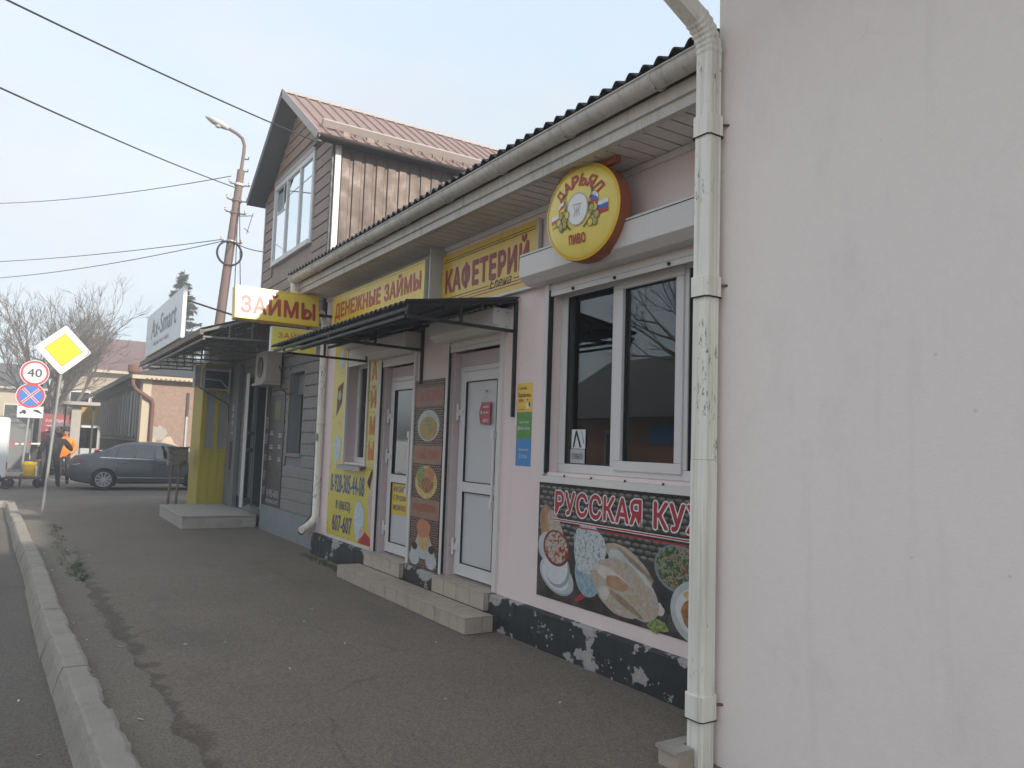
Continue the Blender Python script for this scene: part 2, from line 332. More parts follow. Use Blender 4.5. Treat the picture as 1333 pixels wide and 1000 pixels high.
blotch('weave_brown', ((.10, .055, .04), (.20, .115, .075)), 20); blotch('weave_tan', ((.22, .14, .10), (.36, .25, .18)), 24); blotch('weave_base', ((.018, .016, .014), (.03, .026, .022)), 12)
blotch('print_planks', ((.018, .016, .015), (.05, .043, .04), (.09, .08, .07)), 5)
blotch('print_plate', ((.40, .43, .43), (.52, .54, .54)), 8); blotch('print_plate_light', ((.56, .58, .58), (.64, .66, .66)), 8); blotch('print_plate_shade', ((.26, .29, .30), (.34, .37, .37)), 8); blotch('print_glass_bowl', ((.16, .26, .32), (.38, .46, .50)), 20)
blotch('print_soup', ((.20, .02, .02), (.32, .10, .06), (.55, .50, .42), (.07, .10, .04)), 26)
blotch('print_salad', ((.01, .035, .012), (.035, .11, .02), (.02, .07, .02), (.30, .33, .22), (.22, .035, .025), (.03, .09, .02)), 24)
blotch('print_dumpling', ((.10, .16, .20), (.36, .43, .46), (.60, .62, .60), (.22, .27, .28)), 30)
blotch('print_bread', ((.34, .29, .23), (.46, .41, .35), (.40, .31, .22), (.50, .46, .40)), 11); blotch('print_bread_light', ((.50, .46, .40), (.60, .56, .50)), 14); blotch('print_bread_dark', ((.24, .17, .11), (.33, .25, .18)), 18)
blotch('print_crust', ((.32, .16, .07), (.46, .30, .17)), 14)
blotch('print_meat', ((.16, .06, .02), (.36, .15, .05), (.48, .25, .10)), 22)
blotch('print_potato', ((.5, .35, .10), (.65, .50, .20)), 20)
blotch('print_bowl', ((.02, .02, .022), (.045, .045, .048)), 8)
blotch('print_broth', ((.36, .23, .05), (.48, .34, .10)), 12)
blotch('print_bowlred', ((.16, .03, .03), (.24, .06, .05)), 10)
blotch('print_greens', ((.05, .13, .03), (.22, .30, .08), (.40, .38, .18)), 34)
blotch('print_tomato', ((.45, .07, .03), (.55, .25, .12), (.30, .10, .06)), 34)
blotch('print_pancake', ((.45, .26, .10), (.58, .42, .20)), 30)
blotch('print_banner', ((.26, .15, .10), (.33, .20, .14)), 8)
blotch('print_money', ((.10, .32, .45), (.45, .60, .66), (.62, .68, .70), (.12, .26, .36)), 38)
blotch('print_face', ((.52, .38, .33), (.60, .46, .40)), 5)
blotch('print_pepper', ((.30, .02, .03), (.42, .05, .05)), 14)
blotch('print_garlic', ((.5, .5, .46), (.62, .62, .58)), 20)
blotch('print_passport', ((.07, .025, .03), (.11, .04, .045)), 14)
blotch('print_sketch', ((.45, .45, .44), (.50, .50, .49)), 30)
blotch('mug_coffee', ((.03, .015, .01), (.06, .03, .02)), 20)

# ------------------------------------------------------------------ mesh helpers
ORG = {}
def org(o): return ORG.get(o.name, Vector((0, 0, 0))) if o else Vector((0, 0, 0))
class MB:
    def __init__(self): self.v = []; self.f = []; self.mi = []; self.m = 0
    def face(self, pts):
        n = len(self.v); self.v += [tuple(p) for p in pts]; self.f.append(tuple(range(n, n+len(pts)))); self.mi.append(self.m); return self
    def hexa(self, p):        # p: 4 bottom ccw, 4 top ccw
        n = len(self.v); self.v += [tuple(q) for q in p]
        for f in ((3, 2, 1, 0), (4, 5, 6, 7), (0, 1, 5, 4), (1, 2, 6, 5), (2, 3, 7, 6), (3, 0, 4, 7)):
            self.f.append(tuple(n+i for i in f)); self.mi.append(self.m)
        return self
    def box(self, x0, x1, y0, y1, z0, z1):
        x0, x1 = min(x0, x1), max(x0, x1); y0, y1 = min(y0, y1), max(y0, y1); z0, z1 = min(z0, z1), max(z0, z1)
        return self.hexa([(x0, y0, z0), (x1, y0, z0), (x1, y1, z0), (x0, y1, z0), (x0, y0, z1), (x1, y0, z1), (x1, y1, z1), (x0, y1, z1)])
    def prism(self, poly, vec):
        n = len(self.v); k = len(poly); vec = Vector(vec)
        self.v += [tuple(p) for p in poly] + [tuple(Vector(p)+vec) for p in poly]
        self.f.append(tuple(range(n+k-1, n-1, -1))); self.f.append(tuple(range(n+k, n+2*k))); self.mi += [self.m]*2
        for i in range(k):
            j = (i+1) % k; self.f.append((n+i, n+j, n+k+j, n+k+i)); self.mi.append(self.m)
        return self
    def tube(self, pts, r, n=8, caps=True, closed=False):
        pts = [Vector(p) for p in pts]; k = len(pts)
        rs = r if isinstance(r, (list, tuple)) else [r]*k
        base = len(self.v); up = None
        for i, p in enumerate(pts):
            if closed: d = pts[(i+1) % k]-pts[i-1]
            else: d = (pts[min(i+1, k-1)]-pts[max(i-1, 0)])
            d = d.normalized() if d.length > 1e-9 else Vector((0, 0, 1))
            if up is None:
                up = Vector((0, 0, 1)) if abs(d.z) < .9 else Vector((1, 0, 0))
            a = d.cross(up)
            if a.length < 1e-6: a = d.orthogonal()
            a.normalize(); b = d.cross(a).normalized(); up = -b if False else up
            for j in range(n):
                t = 2*math.pi*j/n; self.v.append(tuple(p+a*(math.cos(t)*rs[i])+b*(math.sin(t)*rs[i])))
        for i in range(k if closed else k-1):
            i2 = (i+1) % k
            for j in range(n):
                self.f.append((base+i*n+j, base+i*n+(j+1) % n, base+i2*n+(j+1) % n, base+i2*n+j)); self.mi.append(self.m)
        if caps and not closed:
            self.f.append(tuple(base+j for j in range(n-1, -1, -1))); self.f.append(tuple(base+(k-1)*n+j for j in range(n))); self.mi += [self.m]*2
        return self
    def bar(self, p0, p1, w, h, up=(0, 0, 1)):   # rectangular bar along p0-p1
        p0, p1 = Vector(p0), Vector(p1); d = (p1-p0).normalized(); u = Vector(up)
        a = d.cross(u)
        if a.length < 1e-5: a = d.cross(Vector((1, 0, 0)))
        a.normalize(); b = a.cross(d).normalized(); a *= w/2; b *= h/2
        return self.hexa([p0-a-b, p1-a-b, p1+a-b, p0+a-b, p0-a+b, p1-a+b, p1+a+b, p0+a+b])
    def lathe(self, prof, c, axis=(0, 0, 1), n=20):  # prof [(r,h)]
        c = Vector(c); d = Vector(axis).normalized(); a = d.orthogonal().normalized(); b = d.cross(a); base = len(self.v); k = len(prof)
        for r, h in prof:
            for j in range(n):
                t = 2*math.pi*j/n; self.v.append(tuple(c+d*h+(a*math.cos(t)+b*math.sin(t))*r))
        for i in range(k-1):
            for j in range(n):
                self.f.append((base+i*n+j, base+i*n+(j+1) % n, base+(i+1)*n+(j+1) % n, base+(i+1)*n+j)); self.mi.append(self.m)
        self.f.append(tuple(base+j for j in range(n-1, -1, -1))); self.f.append(tuple(base+(k-1)*n+j for j in range(n))); self.mi += [self.m]*2
        return self
    def build(self, name, mat, parent=None, smooth=False, bevel=0.0, kind=None, origin=None):
        me = bpy.data.meshes.new(name); o0 = org(parent) if parent else (Vector(origin) if origin else Vector((0, 0, 0)))
        me.from_pydata([tuple(Vector(p)-o0) for p in self.v], [], self.f)
        mats = mat if isinstance(mat, (list, tuple)) else [mat]
        for mm in mats: me.materials.append(MATS[mm])
        if len(mats) > 1: me.polygons.foreach_set('material_index', self.mi)
        bm = bmesh.new(); bm.from_mesh(me); bmesh.ops.recalc_face_normals(bm, faces=bm.faces); bm.to_mesh(me); bm.free()
        if smooth:
            me.polygons.foreach_set('use_smooth', [True]*len(me.polygons))
            me.set_sharp_from_angle(angle=RAD(40))
        me.update()
        o = bpy.data.objects.new(name, me); COL.objects.link(o)
        if parent: o.parent = parent; ORG[o.name] = o0.copy()
        else: o.location = o0; ORG[o.name] = o0.copy()
        if bevel:
            bv = o.modifiers.new('bevel', 'BEVEL'); bv.width = bevel; bv.segments = 2; bv.limit_method = 'ANGLE'
        if kind: o['kind'] = kind
        return o
def thing(name, label, cat, loc=(0, 0, 0), group=None):
    o = bpy.data.objects.new(name, None); COL.objects.link(o); o.location = loc; o.empty_display_size = .2
    o['label'] = label; o['category'] = cat
    if group: o['group'] = group
    ORG[o.name] = Vector(loc); return o
def tag(o, label, cat, group=None):
    o['label'] = label; o['category'] = cat
    if group: o['group'] = group
    return o
BOXM = {}
def piece(name, mat, x0, x1, y0, y1, z0, z1, parent, rot=None, bevel=0.0):
    """a box-shaped piece that shares its mesh with equal pieces"""
    dx, dy, dz = abs(x1-x0), abs(y1-y0), abs(z1-z0); key = (round(dx, 3), round(dy, 3), round(dz, 3), mat)
    if key not in BOXM:
        mb = MB().box(-dx/2, dx/2, -dy/2, dy/2, -dz/2, dz/2)
        me = bpy.data.meshes.new(name); me.from_pydata(mb.v, [], mb.f); me.materials.append(MATS[mat]); BOXM[key] = me
    o = bpy.data.objects.new(name, BOXM[key]); COL.objects.link(o)
    c = Vector(((x0+x1)/2, (y0+y1)/2, (z0+z1)/2)); o.parent = parent; o.location = c-org(parent)
    if rot: o.rotation_euler = rot
    if bevel:
        bv = o.modifiers.new('bevel', 'BEVEL'); bv.width = bevel; bv.segments = 1
    return o
def copy_tree(o, parent=None):
    c = o.copy(); COL.objects.link(c); c.parent = parent
    for ch in list(o.children): copy_tree(ch, c)
    return c
# ---- flat print: a 2D frame on a surface
def weave(f, name, x0, x1, y0, y1, su, sv, mats, parent, off, clip=None):
    """printed wickerwork: rows of staggered rounded strands"""
    rnd = random.Random(5); lay = [MB() for _ in mats]; r = 0; y = y0
    while y < y1:
        x = x0-(su*.5 if r % 2 else 0)
        while x < x1:
            cx, cy = x+su/2+rnd.uniform(-.06, .06)*su, y+sv/2+rnd.uniform(-.08, .08)*sv
            if x0 < cx-su*.25 and cx+su*.25 < x1 and (clip is None or clip(cx, cy)):
                for k, mb in enumerate(lay):
                    a, b = su*.56*(1-.28*k), sv*.42*(1-.42*k)*rnd.uniform(.85, 1.1); pts = []
                    for i in range(8):
                        t = 2*math.pi*i/8; pts.append(f.pt(min(x1, max(x0, cx+a*math.cos(t))), min(y1, max(y0, cy+b*math.sin(t)+sv*.10*k)), off+.0004*k))
                    mb.face(pts)
            x += su
        y += sv; r += 1
    for mb, m_ in zip(lay, mats): mb.build(name, m_, parent)
class Fr:
    def __init__(self, O, u, v, n, dome=None):
        self.O = Vector(O); self.u = Vector(u); self.v = Vector(v); self.n = Vector(n); self.dome = dome
    def pt(self, x, y, off):
        d = self.dome(x, y) if self.dome else 0.0
        return self.O+self.u*x+self.v*y+self.n*(off+d)
    def poly(self, name, pts, mat, parent, off=.002):
        return MB().face([self.pt(x, y, off) for x, y in pts]).build(name, mat, parent)
    def rect(self, name, x0, x1, y0, y1, mat, parent, off=.002):
        return self.poly(name, [(x0, y0), (x1, y0), (x1, y1), (x0, y1)], mat, parent, off)
    def ell(self, name, cx, cy, rx, ry, mat, parent, off=.002, n=28, a0=0, wob=0.0, seed=1, rot=0.0):
        rnd = random.Random(seed); pts = []
        ph = [rnd.uniform(0, 6.28) for _ in range(4)]
        for i in range(n):
            t = 2*math.pi*i/n; k = 1+wob*(math.sin(3*t+ph[0])+.6*math.sin(5*t+ph[1])+.4*math.sin(9*t+ph[2]))
            x, y = rx*math.cos(t)*k, ry*math.sin(t)*k
            pts.append((cx+x*math.cos(rot)-y*math.sin(rot), cy+x*math.sin(rot)+y*math.cos(rot)))
        if self.dome:
            mb = MB(); c = self.pt(cx, cy, off)
            for i in range(n): mb.face([c, self.pt(*pts[i], off), self.pt(*pts[(i+1) % n], off)])
            return mb.build(name, mat, parent, smooth=True)
        return self.poly(name, pts, mat, parent, off)
    def ring(self, name, cx, cy, r0, r1, mat, parent, off=.003, n=36, sx=1.0):
        mb = MB()
        for i in range(n):
            a, b = 2*math.pi*i/n, 2*math.pi*(i+1)/n
            mb.face([self.pt(cx+sx*r0*math.cos(a), cy+r0*math.sin(a), off), self.pt(cx+sx*r1*math.cos(a), cy+r1*math.sin(a), off), self.pt(cx+sx*r1*math.cos(b), cy+r1*math.sin(b), off), self.pt(cx+sx*r0*math.cos(b), cy+r0*math.sin(b), off)])
        return mb.build(name, mat, parent)
    def text(self, name, s, x0, x1, y0, y1, mat, parent, off=.003, bold=.0, shear=0.0, rot=0.0, outline=None):
        """lettering stretched into the rectangle (before rotation about its centre)"""
        vs, fs = text_mesh(s, bold, shear)
        cx, cy = (x0+x1)/2, (y0+y1)/2; cr, sr = math.cos(rot), math.sin(rot)
        lo, hi = vs.min(0), vs.max(0); lo = lo-bold; hi = hi+bold
        def layer(mm, rad, base, nm):      # strokes thickened by laying shifted copies on each other
            mb = MB(); sh = [(0, 0)]
            if rad > 0:
                k = 4 if rad < .03 else 8; sh += [(rad*math.cos(2*math.pi*i/k), rad*math.sin(2*math.pi*i/k)) for i in range(k)]
            for i, (dx, dy) in enumerate(sh):
                P2 = []
                for a, b in vs:
                    X = (a+dx-lo[0])/(hi[0]-lo[0])*(x1-x0)+x0-cx; Y = (b+dy-lo[1])/(hi[1]-lo[1])*(y1-y0)+y0-cy
                    P2.append((cx+X*cr-Y*sr, cy+X*sr+Y*cr))
                for j, f_ in enumerate(fs):      # overlapping outlines in the font: every face at its own tiny height
                    n0 = len(mb.v); hh = base+i*.00012+((j*37) % 11)*.00001
                    mb.v += [tuple(self.pt(P2[q][0], P2[q][1], hh)) for q in f_]; mb.f.append(tuple(range(n0, n0+len(f_))))
            mb.mi = [0]*len(mb.f)
            return mb.build(nm, mm, parent)
        if outline: layer(outline[0], bold+outline[1], off-.0012, name+'_outline')
        return layer(mat, bold*.8, off, name)
TXT = {}
def text_mesh(s, bold=0.0, shear=0.0):
    k = (s, round(bold, 4), round(shear, 3))
    if k in TXT: return TXT[k]
    cu = bpy.data.curves.new('t', 'FONT'); cu.body = s; cu.size = 1.0; cu.offset = 0.0; cu.shear = shear; cu.resolution_u = 3; cu.fill_mode = 'FRONT'
    cu.space_character = 1.0+bold*2.0
    ob = bpy.data.objects.new('t', cu); COL.objects.link(ob)
    me = bpy.data.meshes.new_from_object(ob.evaluated_get(bpy.context.evaluated_depsgraph_get()))
    vs = np.array([(v.co.x, v.co.y) for v in me.vertices]); fs = [tuple(p.vertices) for p in me.polygons]
    bpy.data.objects.remove(ob); bpy.data.meshes.remove(me); bpy.data.curves.remove(cu)
    TXT[k] = (vs, fs); return TXT[k]
def street_frame(x, y_left, z0):      # a face in the plane x, seen from the street; (0,0) at its lower left
    return Fr((x, y_left, z0), (0, -1, 0), (0, 0, 1), (-1, 0, 0))
def near_frame(x_left, y, z0):        # a face in the plane y, seen by someone walking up the street
    return Fr((x_left, y, z0), (1, 0, 0), (0, 0, 1), (0, -1, 0))
def wall_x(mb, x0, x1, ya, yb, za, zb, holes):
    """wall slab between x0 (street face) and x1 with rectangular openings (y0,y1,z0,z1)"""
    ys = sorted(set([ya, yb]+[h[0] for h in holes]+[h[1] for h in holes])); zs = sorted(set([za, zb]+[h[2] for h in holes]+[h[3] for h in holes]))
    ins = lambda y, z: any(h[0] < y < h[1] and h[2] < z < h[3] for h in holes)
    for i in range(len(ys)-1):
        for j in range(len(zs)-1):
            if not ins((ys[i]+ys[i+1])/2, (zs[j]+zs[j+1])/2):
                for x in (x0, x1): mb.face([(x, ys[i], zs[j]), (x, ys[i+1], zs[j]), (x, ys[i+1], zs[j+1]), (x, ys[i], zs[j+1])])
    for (a, b, c, d) in holes+[(ya, yb, za, zb)]:
        mb.face([(x0, a, c), (x1, a, c), (x1, a, d), (x0, a, d)]); mb.face([(x0, b, c), (x1, b, c), (x1, b, d), (x0, b, d)])
        mb.face([(x0, a, c), (x0, b, c), (x1, b, c), (x1, a, c)]); mb.face([(x0, a, d), (x0, b, d), (x1, b, d), (x1, a, d)])
    return mb

# ------------------------------------------------------------------ ground, road, pavement, kerb
def struct(o): o['kind'] = 'structure'; return o
struct(MB().face([(-900, -900, -.14), (900, -900, -.14), (900, 1200, -.14), (-900, 1200, -.14)]).build('ground', 'terrain'))
def kerb_x(y): return np.interp(y, [-8, 4, 7, 11, 20], [1.0, .60, .48, .37, .04])      # right-hand top edge of the kerb
def road_z(y): return float(np.interp(y, [-20, 12, 20.5, 24, 200], [-.09, -.085, -.03, -.012, -.012]))
mb = MB()
ys = [-30, -8, 0, 4, 7, 9, 11, 14, 17, 20.3]
for a, b in zip(ys[:-1], ys[1:]):
    mb.face([(-11, a, road_z(a)), (kerb_x(a)-.1, a, road_z(a)), (kerb_x(b)-.1, b, road_z(b)), (-11, b, road_z(b))])
for a, b in ((20.3, 22), (22, 24.2), (24.2, 30.5)):
    mb.face([(-60, a, road_z(a)), (60, a, road_z(a)), (60, b, road_z(b)), (-60, b, road_z(b))])
struct(mb.build('road', 'asphalt_road'))
mb = MB()
yk = [-30, -8, 0, 4, 7, 9, 11, 14, 17, 20.3]
for a, b in zip(yk[:-1], yk[1:]):
    mb.face([(kerb_x(a)-.05, a, 0), (9, a, 0), (9, b, 0), (kerb_x(b)-.05, b, 0)])
mb.face([(kerb_x(20.3)-.05, 20.3, 0), (9, 20.3, 0), (9, 23.2, -.003), (1.5, 23.2, -.003), (.3, 21.6, 0)])
struct(mb.build('pavement', 'asphalt_walk'))
# pale paved forecourt beyond the crossing
struct(MB().face([(-40, 30.5, -.004), (40, 30.5, -.004), (40, 120, -.004), (-40, 120, -.004)]).build('forecourt', 'dirt_verge'))
# kerb of separate stones, worn and slightly out of line
kerb = bpy.data.objects.new('kerb', None); COL.objects.link(kerb); kerb['kind'] = 'structure'; ORG[kerb.name] = Vector((0, 0, 0))
def rough_stone(y0, y1, seed, zt=.10):
    rnd = random.Random(seed); bm_v = []; n = 22; mb = MB()
    rows = []
    jx = rnd.uniform(-.009, .009); jz = rnd.uniform(-.006, .006); run = 0
    chip = [rnd.uniform(0, 1) for _ in range(n+1)]
    for i in range(n+1):
        y = y0+(y1-y0)*i/n; xr = kerb_x(y)+jx; c = .014*max(0, chip[i]-.55)/.45
        run = .75*run+rnd.gauss(0, .004); c2 = max(0, run)+(.012 if rnd.random() < .06 else 0)
        e = .012 if 0 < i < n else .022
        rows.append([(xr-.22, y, -.10), (xr-.185, y, zt-.06+jz), (xr-.165+c, y, zt-.008-c*.6+jz), (xr-.15+c, y, zt+jz-(e-.012)), (xr-.03-c2, y, zt+jz-(e-.012)), (xr-.008-c2, y, zt-.01-c2*.5+jz), (xr, y, -.02)])
    rows = [[(p[0]+(rnd.gauss(0, .0022) if 0 < q_ < 6 else 0), p[1], p[2]+(rnd.gauss(0, .0022) if 0 < q_ < 6 else 0)) for q_, p in enumerate(r_)] for r_ in rows]
    k = len(rows[0])
    for i in range(n):
        for j in range(k-1): mb.face([rows[i][j], rows[i+1][j], rows[i+1][j+1], rows[i][j+1]])
    mb.face(rows[0]); mb.face(rows[-1][::-1])
    return mb
y = -4.0; i = 0
while y < 20.0:
    L = 1.0 if y > 2 else 2.0
    o = rough_stone(y+.006, min(y+L-.006, 20.25), 100+i).build('kerb_stone', 'kerb_concrete', kerb, smooth=True); y += L; i += 1
# rounded end of the kerb where it turns towards the crossing
mb = MB(); cx, cy = kerb_x(20.26)-.30, 20.26
pr = []
for a in np.linspace(0, math.pi/2, 8):
    ca, sa = math.cos(a), math.sin(a); pr.append([(cx+ca*r, cy+sa*r, z) for r, z in ((.08, -.10), (.115, .04), (.135, .092), (.15, .10), (.27, .10), (.292, .09), (.30, -.04))])
for a, b in zip(pr[:-1], pr[1:]):
    for j in range(6): mb.face([a[j], b[j], b[j+1], a[j+1]])
mb.face(pr[0]); mb.face(pr[-1]); mb.build('kerb_stone', 'kerb_concrete', kerb, smooth=True)
# strip of broken concrete and dirt just inside the kerb
def ragged(name, mat, pts_l, pts_r, z, thick, seed, amp, n=70):
    rnd = random.Random(seed); mb = MB(); L = []; Rr = []
    y0, y1 = pts_l[0][1], pts_l[-1][1]; wl_, wr = 0, 0; ph = [(rnd.uniform(1.5, 14), rnd.uniform(0, 6.28), rnd.uniform(.3, 1)) for _ in range(7)]+[(rnd.uniform(20, 90), rnd.uniform(0, 6.28), rnd.uniform(.1, .4)) for _ in range(8)]
    for i in range(n+1):
        y = y0+(y1-y0)*i/n; wr = amp*sum(c*math.sin(a*y+b) for a, b, c in ph)*min(1, (i+.5)/6, (n-i+.5)/6)
        xl = np.interp(y, [p[1] for p in pts_l], [p[0] for p in pts_l])+(0 if amp == 0 else wl_*.3); xr = np.interp(y, [p[1] for p in pts_r], [p[0] for p in pts_r])+wr
        L.append((xl, y)); Rr.append((max(xr, xl+.01), y))
    for i in range(n):
        a, b, c, d = L[i], L[i+1], Rr[i+1], Rr[i]
        mb.face([(a[0], a[1], z), (b[0], b[1], z), (c[0], c[1], z), (d[0], d[1], z)])
        mb.face([(d[0], d[1], z), (c[0], c[1], z), (c[0]+.012, c[1], z-thick), (d[0]+.012, d[1], z-thick)])
    return mb.build(name, mat)
struct(ragged('dirt_verge', 'dirt_verge', [(kerb_x(3)-.03, 3), (kerb_x(20)-.03, 20)], [(.95, 3), (.88, 5), (.70, 9), (.78, 13), (.62, 16), (.30, 20)], .006, .004, 5, .016, 420))
# grass tufts in the verge
def tufts(name, mat, spots, seed, hmax):
    rnd = random.Random(seed); mb = MB()
    for (x, y, rx, ry, n) in spots:
        for _ in range(n):
            a = rnd.uniform(0, 6.28); r = math.sqrt(rnd.random()); px, py = x+rx*r*math.cos(a), y+ry*r*math.sin(a)
            h = rnd.uniform(.3, 1)*hmax; t = rnd.uniform(0, 6.28); w = rnd.uniform(.002, .005); lx, ly = rnd.gauss(0, h*.6), rnd.gauss(0, h*.6)
            mb.face([(px-w*math.cos(t), py-w*math.sin(t), .0), (px+w*math.cos(t), py+w*math.sin(t), .0), (px+lx, py+ly, h)])
    o = mb.build(name, mat); o['kind'] = 'stuff'; return o
tag(tufts('dry_grass', 'grass_dry', [(.62+.05*math.sin(k*1.7), 10.4+k*.42, .05+.04*abs(math.sin(k*2.3)), .22, int(60+70*abs(math.sin(k*3.1)))) for k in range(14)], 3, .04), 'dry yellow grass in the verge behind the kerb', 'grass')
tag(tufts('green_grass', 'grass_green', [(.70+.05*math.sin(k*2.1), 10.0+k*.16, .05, .14, 70) for k in range(8)]+[(3.66-.10*abs(math.sin(k*1.3)), 9.4+k*.2, .06, .14, 60) for k in range(9)], 4, .045), 'patches of short green grass by the kerb and the black plinth', 'grass')
# scraps of litter
rnd = random.Random(21); mb = MB()
for k in range(48):
    if k < 34: y = rnd.uniform(4.2, 15); x = kerb_x(y)+rnd.choice([rnd.uniform(-.75, -.24), rnd.uniform(.03, .45), rnd.uniform(.03, .3)])
    else: y = rnd.uniform(3.2, 12); x = rnd.uniform(.9, 3.2)
    z = road_z(y)+.002 if x < kerb_x(y)-.2 else .012 if x < 1 else .003
    s = rnd.uniform(.004, .012); t = rnd.uniform(0, 3.1); dx, dy = s*math.cos(t)*1.8, s*math.sin(t)*1.8; ex, ey = -s*math.sin(t)*.5, s*math.cos(t)*.5
    mb.prism([(x-dx-ex, y-dy-ey, z), (x+dx-ex, y+dy-ey, z), (x+dx+ex, y+dy+ey, z+.002), (x-dx*.7+ex, y-dy*.7+ey, z+.003)], (0, 0, .003))
o = mb.build('litter', 'litter_white'); o['kind'] = 'stuff'; tag(o, 'tiny white scraps of litter strewn along kerb and pavement', 'litter')

# ------------------------------------------------------------------ the near building on the right, with the white downpipe at its corner
XN, YN = 3.26, 3.0
nb = thing('corner_building', 'plain pale pink rendered building filling the right side of the picture', 'building', (XN, YN-4, 0))
MB().box(XN, XN+7, -11, YN, 0, 5.05).build('wall', 'wall_near', nb)
mb = MB(); mb.prism([(XN-.75, -11.2, 4.92), (XN+8, -11.2, 4.92), (XN+8, -11.2, 5.04), (XN+3.6, -11.2, 5.95), (XN-.75, -11.2, 5.04)], (0, YN+11.5, 0)); mb.build('roof', 'slate_dark', nb)
mb = MB(); prof = [(a_, b_-.53) for a_, b_ in [(XN-.76, 5.56), (XN-.77, 5.46), (XN-.82, 5.41), (XN-.88, 5.46), (XN-.89, 5.58), (XN-.875, 5.58), (XN-.86, 5.47), (XN-.82, 5.43), (XN-.785, 5.47), (XN-.775, 5.56)]]
mb.prism([(x, -11, z) for x, z in prof], (0, YN+11.2, 0)); mb.build('gutter', 'gutter_tin', nb)
# downpipe: fluted rectangular tin, sections with collars
def rect_section(cx, cy, wx, wy, z, fl=.004, rot=0.0):
    pts = []; n = 7
    c = .018
    hx, hy = wx/2, wy/2
    def edge(x0, y0, x1, y1, nx, ny):
        for k in range(n+1):
            t = k/n; d = fl if k % 2 and 0 < k < n else 0
            pts.append((x0+(x1-x0)*t-nx*d, y0+(y1-y0)*t-ny*d))
    edge(-hx, -hy+c, -hx, hy-c, -1, 0); edge(-hx+c, hy, hx-c, hy, 0, 1); edge(hx, hy-c, hx, -hy+c, 1, 0); edge(hx-c, -hy, -hx+c, -hy, 0, -1)
    return [(cx+x, cy+y, z) for x, y in pts]
def loft(mb, rings, cap=True):
    n = len(rings[0]); base = len(mb.v)
    for r in rings: mb.v += [tuple(p) for p in r]
    for i in range(len(rings)-1):
        for j in range(n): mb.f.append((base+i*n+j, base+i*n+(j+1) % n, base+(i+1)*n+(j+1) % n, base+(i+1)*n+j)); mb.mi.append(mb.m)
    if cap: mb.f.append(tuple(range(base+n-1, base-1, -1))); mb.f.append(tuple(range(base+(len(rings)-1)*n, base+len(rings)*n))); mb.mi += [mb.m]*2
    return mb
PX, PY = XN-.085, YN+.0
seg = [(-.02, .30), (.30, 1.62), (1.62, 2.62), (2.62, 3.55), (3.55, 3.93)]
dp = None
for i, (a, b2) in enumerate(seg):
    g = .002 if i % 2 else 0
    mb = loft(MB(), [rect_section(PX+.002*(-1)**i, PY+.002*(-1)**i, .112+g, .118+g, z) for z in np.linspace(a+.001, b2-.001, 4)])
    o = mb.build('downpipe_section', 'old_white_tin', nb, smooth=True)
for z, h in ((.245, .13), (2.52, .115), (3.44, .12)):
    loft(MB(), [rect_section(PX, PY, .130, .136, zz, .002) for zz in (z, z+h)]).build('pipe_collar', 'old_white_tin', nb, smooth=True, bevel=.003)
    loft(MB(), [rect_section(PX, PY, .134, .140, zz, .002) for zz in (z-.004, z+.001)]).build('joint_line', 'rubber', nb)
    MB().tube([(PX+.055, PY-.05, z+h*.6), (XN+.02, PY-.09, z+h*.6)], .008, 6).build('wall_hook', 'rust_pipe', nb)
# crimped elbow and the sloping run up to the eaves gutter
def rect_ring(c, u, v, wu, wv, fl=.003):
    base = rect_section(0, 0, wu, wv, 0, fl); return [Vector(c)+Vector(u)*p[0]+Vector(v)*p[1] for p in base]
el = MB(); rings = []
for k, a in enumerate(np.linspace(0, RAD(62), 13)):
    r = .16; c = Vector((PX-.055-r+ (r+.055)*math.cos(a), PY, 3.93+(r+.055)*math.sin(a)))
    u = Vector((math.cos(a), 0, math.sin(a))); s = 1.05 if k % 2 else .97
    rings.append(rect_ring(c, u, (0, 1, 0), .112*s, .118*s))
loft(el, rings).build('pipe_elbow', 'old_white_tin', nb, smooth=False)
c0 = Vector((PX-.055-.16+.215*math.cos(RAD(62)), PY, 3.93+.215*math.sin(RAD(62)))); d = Vector((-math.sin(RAD(62)), 0, math.cos(RAD(62)))); u = Vector((math.cos(RAD(62)), 0, math.sin(RAD(62))))
loft(MB(), [rect_ring(c0+d*t, u, (0, 1, 0), .108, .116) for t in (-.01, .25, .5)]).build('downpipe_section', 'old_white_tin', nb, smooth=True)
loft(MB(), [rect_ring(c0+d*t, u, (0, 1, 0), .116, .124) for t in (.22, .75)]).build('downpipe_section', 'old_white_tin', nb, smooth=True)
c1 = c0+d*.75
MB().tube([c1, c1+Vector((-.06, 0, .12)), (c1.x-.07, PY, 4.93)], .058, 10).build('downpipe_section', 'old_white_tin', nb, smooth=True)
# low pale step beside the pipe
st = thing('low_step', 'low pale grey step at the foot of the white downpipe', 'step', (3.1, 3.0, 0))
L_ = lambda z, e: [(3.0-e, 3.13+e, z), (3.75, 3.13+e, z), (3.75, 3.07, z), (3.112, 3.07, z), (3.112, 2.985, z), (3.0-e, 2.985, z)]
MB().prism(L_(0, 0), (0, 0, .083)).build('riser', 'tile_beige', st); MB().prism(L_(.084, .012), (0, 0, .018)).build('tread', 'concrete', st)

